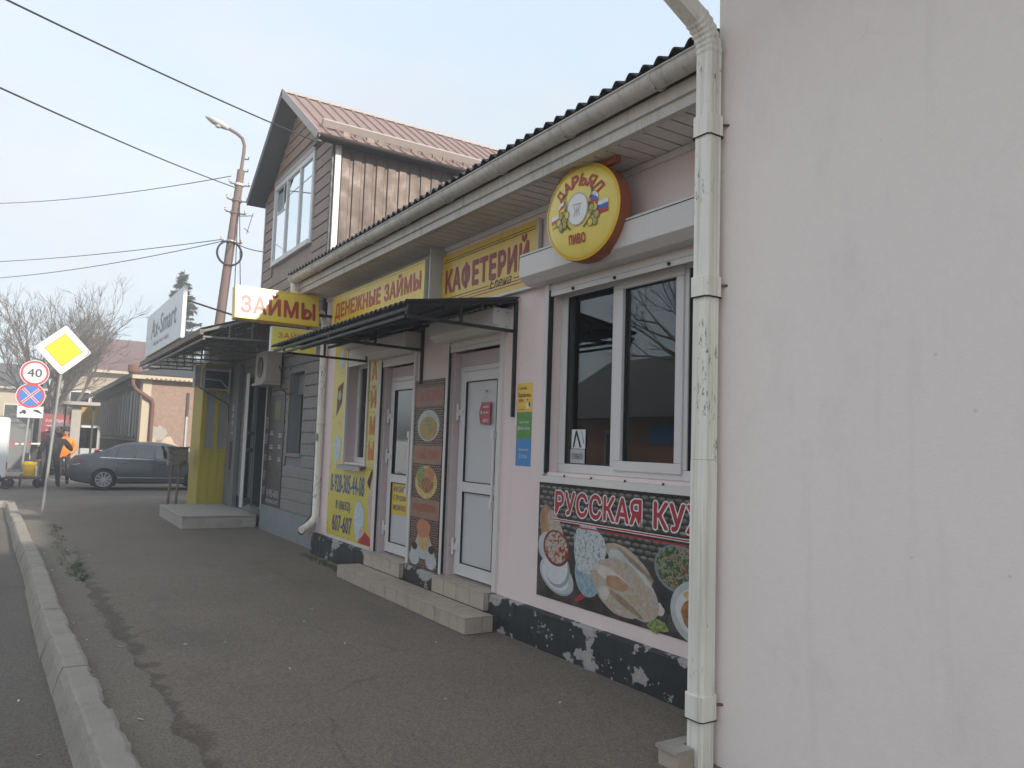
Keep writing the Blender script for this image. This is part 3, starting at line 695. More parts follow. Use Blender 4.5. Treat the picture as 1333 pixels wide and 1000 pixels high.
# ------------------------------------------------------------------ the cafe: long low pink building
XF = 3.81; Y0, Y1 = 3.02, 11.27
cafe = thing('cafe_building', 'long low pink single-storey cafe building with white gutter and corrugated roof', 'building', (XF, 7.2, 0))
WIN = (3.15, 5.385, 1.455, 3.04); D2 = (6.17, 7.215, .31, 2.70); D1 = (8.06, 9.02, .31, 2.67); SW = (9.47, 10.22, 1.375, 2.74)
wall_x(MB(), XF, XF+.30, Y0, Y1, .0, 4.0, [WIN, D2, D1, SW]).build('wall', 'wall_pink', cafe)
MB().box(XF+.3, 9.0, Y1-.25, Y1-.002, 0, 4.0).build('end_wall', 'wall_pink', cafe)
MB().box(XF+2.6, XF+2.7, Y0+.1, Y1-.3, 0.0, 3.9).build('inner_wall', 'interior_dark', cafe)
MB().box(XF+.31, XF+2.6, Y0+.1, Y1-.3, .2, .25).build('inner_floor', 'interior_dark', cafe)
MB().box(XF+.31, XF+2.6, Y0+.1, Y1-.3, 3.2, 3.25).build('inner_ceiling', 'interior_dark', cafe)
# black painted plinth, peeling: in lengths between the steps
def plinth(y0, y1, x, ztop, seed):
    rnd = random.Random(seed); mb = MB(); n = max(4, int((y1-y0)/.06)); rows = []
    for i in range(n+1):
        y = y0+(y1-y0)*i/n; j = rnd.gauss(0, .004)
        rows.append([(x-.012+j, y, -.01), (x-.01+j*.5, y, ztop*.5), (x+j*.6, y, ztop-.012), (x+.012, y, ztop), (XF+.01, y, ztop+.004)])
    for a, b in zip(rows[:-1], rows[1:]):
        for j in range(4): mb.face([a[j], b[j], b[j+1], a[j+1]])
    mb.face(rows[0]); mb.face(rows[-1])
    return mb.build('plinth', 'plinth_black', cafe, smooth=True)
plinth(Y0, 6.165, XF-.055, .30, 1); plinth(7.235, 8.03, XF-.055, .30, 2); plinth(9.10, Y1+.0, XF-.055, .30, 3)
# soffit boards, fascia, gutter, corrugated roof
ZE = 3.80
for k in range(62):
    y = Y0+.07+k*.133
    if y > Y1+.0: break
    piece('soffit_board', 'soffit_white', 3.40, XF-.012, y-.058, y+.058, ZE+.012, ZE+.022, cafe)
MB().box(3.40, XF+.05, Y0, Y1, ZE+.026, ZE+.05).build('soffit_backing', 'brown_trim', cafe)
MB().box(XF-.022, XF-.001, Y0, Y1, ZE-.045, ZE+.008).build('wall_moulding', 'soffit_white', cafe, bevel=.004)
MB().box(3.34, 3.398, Y0, Y1+.05, ZE-.005, ZE+.135).build('fascia', 'fascia_white', cafe, bevel=.006)
MB().box(3.318, 3.339, Y0, Y1+.05, ZE+.07, ZE+.16).build('fascia_lip', 'fascia_white', cafe, bevel=.004)
gy0, gy1 = YN+.02, 11.22
mb = MB(); ro, ri = .075, .070; cx, cz = 3.245, 4.02
prof = [(cx+ro, cz+.02)]+[(cx+ro*math.cos(a), cz-ro*math.sin(a)) for a in np.linspace(0, math.pi, 14)]+[(cx-ro-.012, cz+.008), (cx-ro-.008, cz+.016), (cx-ro+.006, cz+.008)]+[(cx+ri*math.cos(a), cz-ri*math.sin(a)) for a in np.linspace(math.pi, 0, 14)]+[(cx+ri, cz+.02)]
mb.prism([(x, gy0, z) for x, z in prof], (0, gy1-gy0, 0)); gut = mb.build('gutter', 'gutter_tin', cafe, smooth=True)
mb = MB(); mb.prism([(cx+ro*math.cos(a), gy1, cz-ro*math.sin(a)) for a in np.linspace(0, math.pi, 14)], (0, .006, 0)); mb.build('gutter_end', 'gutter_tin', gut)
for k in range(9):
    y = 3.5+k*.95
    mb = MB(); mb.tube([(cx+(ro+.005)*math.cos(a), y, cz-(ro+.005)*math.sin(a)) for a in np.linspace(0, math.pi, 9)], .009, 6); mb.build('gutter_bracket', 'gutter_tin', gut, smooth=True)
# corrugated sheet roof
def corrugated(name, mat, parent, xa, za, xb, zb, y0, y1, pitch, amp, th=.008, kind=None, rows=2):
    mb = MB(); n = int((y1-y0)/pitch*8); cols = []
    slope = Vector((xb-xa, 0, zb-za)).normalized(); nrm = Vector((-slope.z, 0, slope.x))
    for i in range(n+1):
        y = y0+(y1-y0)*i/n; w = amp*math.cos(2*math.pi*(y-y0)/pitch)
        a = Vector((xa, y, za))+nrm*w; b = Vector((xb, y, zb))+nrm*w
        cols.append((a, b, b-nrm*th, a-nrm*th))
    for p, q in zip(cols[:-1], cols[1:]):
        mb.face([p[0], q[0], q[1], p[1]]); mb.face([p[3], q[3], q[2], p[2]]); mb.face([p[0], q[0], q[3], p[3]]); mb.face([p[1], q[1], q[2], p[2]])
    mb.face(cols[0]); mb.face(cols[-1])
    return mb.build(name, mat, parent, smooth=True)
corrugated('roof', 'slate_dark', cafe, 3.19, 4.098, 6.6, 5.02, YN+.03, 11.30, .135, .019, .010)
mb = MB(); mb.prism([(6.6, Y0, 4.0), (6.6, Y0, 5.02), (9.5, Y0, 4.3), (9.5, Y0, 4.0)], (0, Y1-Y0, 0)); mb.build('roof_back', 'slate_dark', cafe)
MB().box(3.36, 3.39, YN+.03, 11.29, 3.94, 4.13).build('eaves_board', 'wood_weathered', cafe)
# --- big window
win = MB(); x0, x1 = XF+.11, XF+.17
wy0, wy1, wz0, wz1 = WIN
win.box(x0, x1, wy0, wy1, wz0, wz0+.075); win.box(x0, x1, wy0, wy1, wz1-.075, wz1)
for a, b in ((wy1-.085, wy1), (wy0, wy0+.085)): win.box(x0+.001, x1-.001, a, b, wz0+.075, wz1-.075)
win.box(x0-.002, x1-.003, 4.61, 4.69, wz0+.075, wz1-.075); win.box(x0+.0, x1-.004, 3.865, 3.945, wz0+.075, wz1-.075)
wf = win.build('window', 'white_pvc', cafe, bevel=.006)
sash = MB(); xs0, xs1 = x0-.018, x0+.02
for (a, b, c, d) in ((3.90, 4.63, wz0+.045, wz1-.045),):
    sash.box(xs0, xs1, a, b, c, c+.075); sash.box(xs0, xs1, a, b, d-.075, d); sash.box(xs0+.001, xs1-.001, a, a+.075, c+.075, d-.075); sash.box(xs0+.001, xs1-.001, b-.075, b, c+.075, d-.075)
sash.build('opening_sash', 'white_pvc', wf, bevel=.006)
for (a, b) in ((3.23, 3.866), (3.97, 4.56), (4.689, 5.302)):
    MB().box(x0+.028, x0+.034, a, b, wz0+.07, wz1-.07).build('pane', 'window_glass', wf)
    g = MB()
    for (c, d, e, f_) in ((a, b, wz0+.075, wz0+.083), (a, b, wz1-.083, wz1-.075)): g.box(x0+.012, x0+.027, c, d, e, f_)
    for c in (a, b-.008): g.box(x0+.012, x0+.027, c, c+.008, wz0+.083, wz1-.083)
    g.build('gasket', 'rubber', wf)
# thread curtain behind the glass
mb = MB(); yv = np.linspace(3.2, 5.33, 240); xv = [XF+.33+.02*math.sin(y*95)+.012*math.sin(y*41+1) for y in yv]
for i in range(239): mb.face([(xv[i], yv[i], 1.35), (xv[i+1], yv[i+1], 1.35), (xv[i+1], yv[i+1], 3.1), (xv[i], yv[i], 3.1)])
mb.build('curtain', 'curtain', wf, smooth=True)
# window sill, shutter rails, shutter box with its last slat
mb = MB(); mb.prism([(XF+.11, 0, wz0+.0), (XF+.11, 0, wz0-.02), (XF-.045, 0, wz0-.045), (XF-.05, 0, wz0-.085), (XF-.056, 0, wz0-.085), (XF-.052, 0, wz0-.035)], (0, 2.27, 0))
mb.v = [(a, b+3.16, c) for a, b, c in mb.v]; sill = mb.build('sill', 'white_steel', wf)
for y in (4.75, 4.35, 3.95, 5.1): MB().tube([(XF-.02, y, wz0-.016), (XF-.03, y, wz0-.036)], .008, 6).build('screw', 'black_steel', sill)
for y in (WIN[1]+.004,): MB().box(XF-.035, XF+.02, y, y+.05, wz0-.02, 3.08).build('shutter_rail', 'white_steel', wf, bevel=.004)
MB().box(XF-.028, XF+.015, WIN[1]-.012, WIN[1]+.003, wz0-.01, 3.02).build('rail_gap', 'rubber', wf)
def shutter_box(y0, y1, z0, z1, depth, parent):
    mb = MB(); x = XF-depth; c = min(.075, depth*.45)
    mb.prism([(XF+.001, y0, z0), (x+c, y0, z0), (x, y0, z0+c*.8), (x, y0, z1-.01), (x+.01, y0, z1), (XF+.001, y0, z1)], (0, y1-y0, 0))
    o = mb.build('shutter_box', 'white_steel', parent, bevel=.005)
    return o
sb = shutter_box(3.06, 5.60, 3.075, 3.345, .21, wf)
MB().box(XF-.213, XF-.2095, 3.06, 5.60, 3.315, 3.321).build('seam', 'rubber', sb)
for z in (2.985, 3.03): piece('shutter_slat', 'white_steel', XF-.02, XF-.004, 3.16, 5.376, z-.021, z+.021, wf)
for y in (5.05, 4.52, 3.93): MB().lathe([(.014, 0), (.014, .012), (.006, .02)], (XF-.02, y, 2.985), (-1, 0, 0), 10).build('stop', 'black_steel', wf)
# --- doors
def steel_rail(y, z0, z1, parent, x0=XF-.03, w=.055):
    return MB().box(x0, XF+.02, y, y+w, z0, z1).build('shutter_rail', 'white_steel', parent, bevel=.004)
def door(parent, y0, y1, z0, z1, kind, xr):
    fr = MB(); t = .055
    fr.box(xr, xr+.07, y0, y0+t, z0, z1); fr.box(xr, xr+.07, y1-t, y1, z0, z1); fr.box(xr+.001, xr+.069, y0+t, y1-t, z1-t, z1)
    d = fr.build('door', 'white_pvc', parent, bevel=.005)
    a, b, c, e = y0+t+.004, y1-t-.004, z0+.012, z1-t-.004; w = .105; zm = c+(e-c)*.43
    leaf = MB(); xa, xb = xr-.02, xr+.05
    leaf.box(xa, xb, a, a+w, c, e); leaf.box(xa, xb, b-w, b, c, e); leaf.box(xa+.001, xb-.001, a+w, b-w, c, c+w*1.15); leaf.box(xa+.001, xb-.001, a+w, b-w, e-w, e); leaf.box(xa+.001, xb-.001, a+w, b-w, zm-.05, zm+.05)
    lf = leaf.build('leaf', 'white_pvc', d, bevel=.005)
    MB().box(xa+.022, xa+.03, a+w-.005, b-w+.005, c+w, zm-.045).build('lower_panel', 'door_panel', d)
    MB().box(xa+.022, xa+.03, a+w-.005, b-w+.005, zm+.045, e-w+.005).build('upper_pane', 'door_panel' if kind == 'white' else 'door_glass', d)
    g = MB()
    for (p, q, r, s) in ((a+w, b-w, c+w*1.15, zm-.05), (a+w, b-w, zm+.05, e-w)):
        g.box(xa-.001, xa+.021, p, q, r, r+.007); g.box(xa-.001, xa+.021, p, q, s-.007, s); g.box(xa-.001, xa+.021, p, p+.007, r+.007, s-.007); g.box(xa-.001, xa+.021, q-.007, q, r+.007, s-.007)
    g.build('gasket', 'rubber', d)
    for z in (c+.28, (c+e)/2+.12, e-.42) if kind != 'white' else (c+.28, e-.42):
        MB().tube([(xa-.014, y1-t*.55, z-.085), (xa-.014, y1-t*.55, z-.004)], .016, 8).build('hinge', 'white_steel', d, smooth=True)
        h = MB(); h.tube([(xa-.014, y1-t*.55, z+.004), (xa-.014, y1-t*.55, z+.085)], .016, 8); h.box(xa-.012, xa-.001, y1-t-.065, y1-.008, z-.035, z+.03); h.build('hinge', 'white_steel', d, smooth=True)
    hb = MB(); yh = a+.05
    hb.tube([(xa-.055, yh, zm-.16), (xa-.055, yh, zm+.55)], .016, 10)
    for z in (zm-.12, zm+.5): hb.tube([(xa-.055, yh, z), (xa+.005, yh, z)], .012, 8)
    for z in (zm-.17, zm+.50): hb.box(xa-.077, xa-.03, yh-.022, yh+.022, z, z+.07)
    hb.build('pull_handle', 'white_pvc', d, smooth=True)
    return d
d2 = door(cafe, D2[0]+.02, D2[1]-.075, .325, D2[3]-.22, 'white', XF+.09)
d1 = door(cafe, D1[0]+.02, D1[1]-.075, .325, D1[3]-.20, 'glass', XF+.09)
for (Dq, dd) in ((D2, d2), (D1, d1)):
    MB().box(XF+.095, XF+.16, Dq[0]+.001, Dq[1]-.074, Dq[3]-.218, Dq[3]-.075).build('transom', 'pink_frame', dd)
    MB().box(XF+.02, XF+.16, Dq[1]-.072, Dq[1]-.001, .312, Dq[3]-.075).build('reveal', 'pink_frame', dd)
    for k, z in enumerate((Dq[3]-.05, Dq[3]-.005)): piece('shutter_slat', 'white_steel', XF-.016, XF, Dq[0]+.0, Dq[1]+.0, z-.021, z+.021, dd)
    steel_rail(Dq[1]-.012, .312, Dq[3]+.04, dd); steel_rail(Dq[0]-.05, .312, Dq[3]+.04, dd)
    MB().box(XF-.026, XF+.0, Dq[1]-.022, Dq[1]-.013, .32, Dq[3]).build('rail_gap', 'rubber', dd)
sb2 = shutter_box(6.03, 7.36, 2.735, 2.945, .20, d2); sb1 = shutter_box(7.95, 9.16, 2.70, 2.93, .20, d1)
for s_ in ((sb2, 6.028, 2.735, 2.945),):
    for (dx, dz) in ((.05, .04), (.05, .17), (.15, .04), (.15, .17)): MB().lathe([(.007, 0), (.004, .004)], (XF-dx, s_[1], s_[2]+dz), (0, -1, 0), 8).build('screw', 'rust_pipe', s_[0])
# wall strip rail beside the yellow panels
# --- small window
sw = MB(); x0 = XF+.13; a, b, c, d_ = SW
sw.box(x0, x0+.06, a, b, c, c+.07); sw.box(x0, x0+.06, a, b, d_-.07, d_); sw.box(x0+.001, x0+.059, a, a+.07, c+.07, d_-.07); sw.box(x0+.001, x0+.059, b-.09, b, c+.07, d_-.07); sw.box(x0+.002, x0+.05, b-.42, b-.34, c+.07, d_-.07)
swo = sw.build('window', 'white_pvc', cafe, bevel=.005)
MB().box(x0+.025, x0+.03, a+.06, b-.06, c+.06, d_-.06).build('pane', 'window_glass', swo)
MB().box(XF+.001, x0-.001, b-.012, b-.001, c+.001, d_-.001).build('reveal', 'pink_frame', swo)
mb = MB(); mb.prism([(x0, a-.06, c+.0), (x0, a-.06, c-.02), (XF-.09, a-.06, c-.05), (XF-.092, a-.06, c-.095), (XF-.098, a-.06, c-.095), (XF-.096, a-.06, c-.042)], (0, b-a+.11, 0)); mb.build('sill', 'galv', swo)
for k in range(5): piece('shutter_slat', 'white_steel', XF-.016, XF-.002, a-.02, b+.02, d_-.03+k*.045-.0215, d_-.03+k*.045+.0215, swo)
shutter_box(a-.05, b+.06, d_+.20, d_+.40, .17, swo)
for y in (a-.035, b+.0): MB().box(XF-.026, XF+.01, y, y+.035, c-.03, d_+.2).build('shutter_rail', 'white_steel', swo, bevel=.003)
# --- cafe downpipe at the far corner, with its elbow
pp = [(3.245, 11.16, 3.95), (3.245, 11.16, 3.84), (3.40, 11.17, 3.70), (3.70, 11.17, 3.55), (3.745, 11.16, 3.42), (3.745, 11.12, .56), (3.70, 11.10, .48), (3.56, 11.02, .39), (3.50, 10.99, .37)]
MB().tube(pp, .052, 12).build('downpipe', 'old_white_tin', cafe, smooth=True)
for z in (.85, 1.9, 2.9):
    MB().lathe([(.056, 0), (.056, .03)], (3.745, 11.12, z), (0, 0, 1), 12).build('pipe_collar', 'old_white_tin', cafe)
MB().box(3.688, 3.70, 11.085, 11.15, 1.66, 1.76).build('green_tag', 'sign_green', cafe)

# ------------------------------------------------------------------ tiled steps
steps = thing('tiled_steps', 'beige tiled double steps in front of the two cafe doors', 'steps', (3.6, 7.5, 0))
xs, ye0, ye1, h1, h2 = 3.405, 5.98, 9.20, .148, .312
MB().box(xs+.012, XF-.06, ye0+.012, ye1-.012, 0, h1-.012).build('core', 'grout', steps)
n = 11; w = (ye1-ye0)/n
for k in range(n):
    piece('riser_tile', 'tile_beige', xs+.0015*math.sin(k*5.1), xs+.011+.0015*math.sin(k*5.1), ye0+k*w+.0045, ye0+(k+1)*w-.0045, .004, h1-.013, steps, bevel=.002)
    piece('tread_tile', 'tile_beige', xs-.006, 3.69, ye0+k*w+.0045, ye0+(k+1)*w-.0045, h1-.011, h1, steps, bevel=.002)
for (a, b) in ((xs+.012, 3.58), (3.585, 3.69)):
    for y in (ye0, ye1-.011): piece('side_tile', 'tile_beige', a, b, y, y+.011, .004, h1-.013, steps, bevel=.002)
for (a, b) in ((6.17, 7.23), (8.035, 9.095)):
    MB().box(3.712, XF+.16, a+.004, b-.004, h1+.001, h2-.012).build('core', 'grout', steps)
    k = 4; w2 = (b-a)/k
    for q in range(k):
        piece('riser_tile', 'tile_beige', 3.70, 3.711, a+q*w2+.0045, a+(q+1)*w2-.0045, h1+.002, h2-.013, steps, bevel=.002)
        piece('tread_tile', 'tile_beige', 3.694, XF+.09, a+q*w2+.0045, a+(q+1)*w2-.0045, h2-.011, h2, steps, bevel=.002)
    for y in (a-.0, b-.011): piece('side_tile', 'tile_beige', 3.712, XF-.057, y, y+.004, h1+.002, h2-.013, steps)

# ------------------------------------------------------------------ awning over the doors
aw = thing('awning', 'dark corrugated awning on black steel brackets over the cafe doors', 'awning', (XF, 8.0, 2.6))
corrugated('roof_sheet', 'awning_sheet', aw, 2.66, 2.855, 3.80, 3.03, 5.88, 10.02, .11, .012, .006)
for k, y in enumerate((5.93, 7.88, 9.55)):
    fr = MB(); xw = XF-.016
    zb = (1.93, 2.33, 2.70)[k]
    fr.bar((xw, y, zb), (xw, y, 3.01), .03, .03, (1, 0, 0)); fr.bar((2.70, y, 2.825), (xw-.015, y, 3.00), .028, .028); fr.bar((2.70, y, 2.735), (xw-.016, y, 2.72), .028, .028)
    fr.bar((2.70, y, 2.75), (2.70, y, 2.81), .026, .026, (1, 0, 0)); fr.bar((3.22, y, 2.745), (3.22, y, 2.89), .024, .024, (1, 0, 0))
    fr.build('bracket', 'black_steel', aw)
for (x, z) in ((2.70, 2.79), (3.05, 2.845), (3.42, 2.90)): MB().bar((x, 5.9, z+.005), (x, 9.98, z+.005), .03, .03).build('purlin', 'black_steel', aw)
MB().bar((3.775, 5.95, 2.985), (3.775, 9.9, 2.985), .03, .03).build('purlin', 'black_steel', aw)
MB().bar((2.70, 5.96, 2.735), (2.70, 9.53, 2.735), .024, .024).build('front_rail', 'black_steel', aw)
for y in (8.7,): MB().bar((2.71, y, 2.81), (XF-.03, y, 2.99), .026, .026).build('rafter', 'black_steel', aw)

# ------------------------------------------------------------------ signs on the cafe
# cafeteria sign board
t = thing('cafeteria_sign', 'ochre sign board with crimson capital letters under the eaves beside the round sign', 'sign', (XF-.05, 6.48, 3.1))
ya, yb, za, zb = 7.40, 5.565, 3.105, 3.70
MB().box(XF-.045, XF-.002, yb, ya, za, zb).build('board', 'sign_ochre', t)
f = street_frame(XF-.045, ya, za); w = ya-yb; h = zb-za
f.text('lettering', 'КАФЕТЕРИЙ', .08, w-.13, .15, .50, 'letter_crimson', t, bold=.055)
f.text('small_lettering', 'Елена', 1.02, 1.42, .075, .17, 'letter_black', t, bold=.0, shear=.35)
for (z, a, b) in ((.055, .05, w-.03), (.085, .05, w-.03), (.115, .05, 1.0), (.115, 1.45, w-.03), (h-.06, .03, w-.03), (h-.085, .03, w-.03)): f.rect('rule', a, b, z-.004, z+.004, 'letter_crimson' if z < .09 else 'letter_black', t)
MB().box(XF-.052, XF-.02, yb-.03, ya-.0, za-.025, za-.001).build('lower_edge', 'white_steel', t)
MB().box(XF-.056, XF-.02, yb-.028, yb-.002, za-.0, zb).build('end_edge', 'sign_metal', t)
# money-loan light box
t = thing('loan_light_box', 'long yellow light box with red lettering above the awning', 'sign', (3.6, 8.8, 3.2))
ya, yb, za, zb = 10.42, 7.50, 3.235, 3.665; xf = 3.60
MB().box(xf+.006, XF-.005, yb, ya, za, zb).build('case', 'sign_metal', t, bevel=.008)
MB().box(xf, xf+.005, yb+.02, ya-.02, za+.02, zb-.02).build('face', 'sign_yellow', t)
e = MB(); e.box(xf-.004, xf+.006, yb, ya, za, za+.019); e.box(xf-.004, xf+.006, yb, ya, zb-.019, zb); e.box(xf-.003, xf+.005, yb, yb+.019, za+.02, zb-.02); e.box(xf-.003, xf+.005, ya-.019, ya, za+.02, zb-.02); e.build('edge', 'sign_yellow_pale', t)
f = street_frame(xf, ya, za)
f.text('lettering', 'ДЕНЕЖНЫЕ ЗАЙМЫ', .10, 2.84, .075, .385, 'letter_red', t, bold=.045)
MB().box(3.62, XF-.003, 7.41, 7.435, 3.10, 3.78).build('side_plate', 'sign_metal', t)
# projecting light box facing us, the sun on its outer half
t = thing('projecting_light_box', 'yellow projecting light box with big red letters, its outer half glaring in the sun', 'sign', (3.1, 11.2, 3.35))
q = RAD(1.5); u = Vector((math.cos(q), math.sin(q), 0)); tb_ = RAD(7.0); nh = Vector((math.sin(q), -math.cos(q), 0)); O = Vector((2.385, 10.92, 3.315)); wv = 1.20; hv = .465
ZV = Vector((0, 0, 1)); nn = nh*math.cos(tb_)+ZV*math.sin(tb_); VT = ZV*math.cos(tb_)-nh*math.sin(tb_)
def obox(mb, O, u, v, n, x0, x1, y0, y1, z0, z1):
    P = lambda a, b, c: O+u*a+v*b+n*c
    return mb.hexa([P(x0, y0, z0), P(x1, y0, z0), P(x1, y1, z0), P(x0, y1, z0), P(x0, y0, z1), P(x1, y0, z1), P(x1, y1, z1), P(x0, y1, z1)])
V = Vector((0, 0, 1))
obox(MB(), O, u, VT, nn, 0, wv, 0, hv, -.16, -.004).build('case', 'sign_orange_yellow', t, bevel=.006)
obox(MB(), O, u, VT, nn, .02, wv-.02, .02, hv-.02, -.003, .0).build('face', 'sign_yellow_lit', t)
e = MB(); obox(e, O, u, VT, nn, 0, wv, 0, .019, -.003, .005); obox(e, O, u, VT, nn, 0, wv, hv-.019, hv, -.003, .005); obox(e, O, u, VT, nn, 0, .019, .02, hv-.02, -.003, .004); obox(e, O, u, VT, nn, wv-.019, wv, .02, hv-.02, -.003, .004); e.build('edge', 'sign_orange_yellow', t)
f = Fr(O, u, VT, nn); f.text('lettering', 'ЗАЙМЫ', .07, 1.15, .075, .41, 'letter_red', t, bold=.05)
MB().bar((3.5, 11.02, 3.50), (XF, 11.02, 3.50), .04, .04).build('arm', 'black_steel', t)
# small one beneath
t = thing('small_light_box', 'small pale yellow light box hanging under the larger projecting one', 'sign', (3.3, 11.25, 2.95))
O = Vector((2.915, 10.98, 2.90)); u = Vector((1, 0, 0)); nn = Vector((0, -1, 0)); wv, hv = .66, .36
obox(MB(), O, u, V, nn, 0, wv, 0, hv, -.10, -.004).build('case', 'sign_white', t, bevel=.005)
obox(MB(), O, u, V, nn, .012, wv-.012, .012, hv-.012, -.003, .0).build('face', 'sign_yellow_pale', t)
f = Fr(O, u, V, nn); f.text('lettering', 'ЗАЙМЫ', .09, .60, .20, .30, 'letter_orange', t, bold=.02)
f.rect('green_stripe', .10, .42, .075, .10, 'sign_green', t)
MB().bar((3.45, 11.03, 3.25), (3.45, 11.03, 3.34), .03, .03, (1, 0, 0)).build('hanger', 'black_steel', t)

# round beer sign
t = thing('round_beer_sign', 'round domed yellow beer sign with red rim hanging from the soffit', 'sign', (3.5, 4.5, 3.4))
yaw = RAD(10); C0 = Vector((3.47, 4.535, 3.445)); u = Vector((math.sin(yaw), -math.cos(yaw), 0)); nn = Vector((-math.cos(yaw), -math.sin(yaw), 0)); Rr = .375
dome = lambda x, y: .055*max(0.0, 1-((x*x+y*y)/(.36*.36)))**.6
mb = MB(); mb.lathe([(Rr-.01, -.125), (Rr, -.115), (Rr+.002, -.015), (Rr-.004, .0)], C0, nn, 56); mb.build('case', 'disc_rim', t, smooth=True)
mb = MB(); n = 56; rings = [0, .08, .16, .22, .27, .31, .335, .35, .36]
for i in range(len(rings)-1):
    for j in range(n):
        a, b = 2*math.pi*j/n, 2*math.pi*(j+1)/n; r0, r1 = rings[i], rings[i+1]
        P = lambda r, t_: C0+u*(r*math.cos(t_))+V*(r*math.sin(t_))+nn*(.004+dome(r*math.cos(t_), r*math.sin(t_)))
        mb.face([P(r0, a), P(r1, a), P(r1, b), P(r0, b)] if r0 else [P(0, 0), P(r1, a), P(r1, b)])
bmv = mb.build('face', 'disc_face', t, smooth=True)
f = Fr(C0+nn*.004, u, V, nn, dome)
f.ring('edge_ring', 0, 0, .352, .373, 'sign_orange_yellow', t, .004, 56)
word = 'ДАРЬЯЛ'
for i, ch in enumerate(word):
    a = RAD(142-i*(104/5.0)); r = .238; ht = .105; wd = .078
    f.text('letter', ch, r*math.cos(a)-wd/2, r*math.cos(a)+wd/2, r*math.sin(a)-ht/2, r*math.sin(a)+ht/2, 'letter_red', t, .006, bold=.04, rot=a-math.pi/2)
f.text('lettering', 'ПИВО', -.09, .08, -.255, -.175, 'letter_red', t, .006, bold=.05)
f.ell('medallion', 0, .01, .108, .128, 'flag_white', t, .006)
f.ring('medallion_ring', 0, .01, .118, .128, 'emblem_grey', t, .007, 36, .84)
f.text('monogram', 'Ж', -.035, .035, -.045, .03, 'emblem_grey', t, .008); f.rect('crown', -.045, .045, .04, .05, 'emblem_grey', t, .008)
def ribbon(pts, cols, name):
    for k, c in enumerate(cols):
        mb = MB()
        for (a, b) in zip(pts[:-1], pts[1:]):
            ha, hb = a[2], b[2]; n_ = len(cols)
            mb.face([f.pt(a[0], a[1]-ha*k/n_, .007), f.pt(b[0], b[1]-hb*k/n_, .007), f.pt(b[0], b[1]-hb*(k+1)/n_, .007), f.pt(a[0], a[1]-ha*(k+1)/n_, .007)])
        mb.build(name, c, t)
ribbon([(.115, .105, .085), (.15, .118, .085), (.185, .10, .085), (.20, .075, .07)], ['flag_white', 'flag_blue', 'flag_red'], 'ribbon')
ribbon([(.165, .03, .085), (.22, .028, .09), (.285, .045, .10)], ['flag_white', 'flag_blue', 'flag_red'], 'ribbon')
ribbon([(-.20, .06, .07), (-.175, .09, .08), (-.14, .10, .08), (-.115, .085, .08)], ['flag_white', 'flag_red', 'flag_yellow'], 'ribbon')
ribbon([(-.285, -.005, .09), (-.23, .0, .085), (-.17, .01, .08)], ['flag_white', 'flag_red', 'flag_yellow'], 'ribbon')
rnd = random.Random(3)
for sx in (-1, 1):
    for k in range(9):
        hx_, hy_ = sx*(.15+rnd.uniform(-.05, .055)), -.06+rnd.uniform(-.06, .06); f.ell('hop_outline', hx_, hy_, .026, .032, 'stalk', t, .0083+k*.0006, 10); f.ell('hop_cone', hx_, hy_, .021, .027, 'hops' if k % 3 else 'flag_yellow', t, .0086+k*.0006, 10)
    for k in range(0): f.ell('hop_cone', sx*(.15+rnd.uniform(-.04, .05)), -.06+rnd.uniform(-.055, .06), .022, .028, 'hops', t, .0085+k*.0004, 10)
    for k in range(5): f.ell('wheat_ear', sx*(.12+k*.006), .03+k*.025, .011, .02, 'hops' if k % 2 else 'stalk', t, .009+k*.0004, 8)
    f.poly('stem', [(sx*.06, -.135), (sx*.07, -.145), (sx*.15, -.06), (sx*.14, -.055)], 'stalk', t, .0075)
b = MB(); b.box(3.52, 3.575, 4.20, 4.90, 3.812, 3.862) if False else None
MB().bar((3.545, 4.22, 3.785), (3.545, 4.93, 3.785), .05, .05).build('ceiling_bar', 'disc_rim', t, bevel=.003)
for y in (4.40, 4.68): MB().bar((3.545, y, 3.70), (3.545, y, 3.765), .032, .032, (1, 0, 0)).build('hanger', 'disc_rim', t)

# russian-cuisine banner
t = thing('food_banner', 'wide food banner with wicker print and dishes below the big window', 'banner', (XF-.005, 4.5, .4))
ya, yb, za, zb = 5.475, 3.10, .415, 1.365; w, h = ya-yb, zb-za
MB().box(XF-.006, XF-.001, yb, ya, za, zb).build('sheet', 'print_planks', t)
f = street_frame(XF-.006, ya, za)
f.poly('wicker_print', [(0, .52), (w, .45), (w, h), (0, h)], 'weave_base', t, .0005); weave(f, 'wicker_print', .004, w-.004, .46, h-.004, .085, .043, ['weave_dark', 'weave_light'], t, .0009)
for k in range(6): x = .1+k*.36; f.poly('plank_joint', [(x, 0), (x+.008, 0), (x+.10, .47), (x+.095, .47)], 'letter_black', t, .0010)
[f.text('lettering', s_, a_, b_, .70, .895, 'sign_red', t, .006, bold=.035, outline=('flag_white', .04)) for s_, a_, b_ in (('РУССКАЯ', .24, 1.30), ('КУХНЯ', 1.42, 2.24))]
for (z, mname, off) in ((.655, 'flag_white', .004), (.655, 'sign_red', .005)):
    th_ = .022 if mname == 'flag_white' else .011; f.rect('underline', .21, 2.26, z-th_/2, z+th_/2, mname, t, off)
f.rect('underline', .5, 2.26, .615, .626, 'sign_red', t, .005)
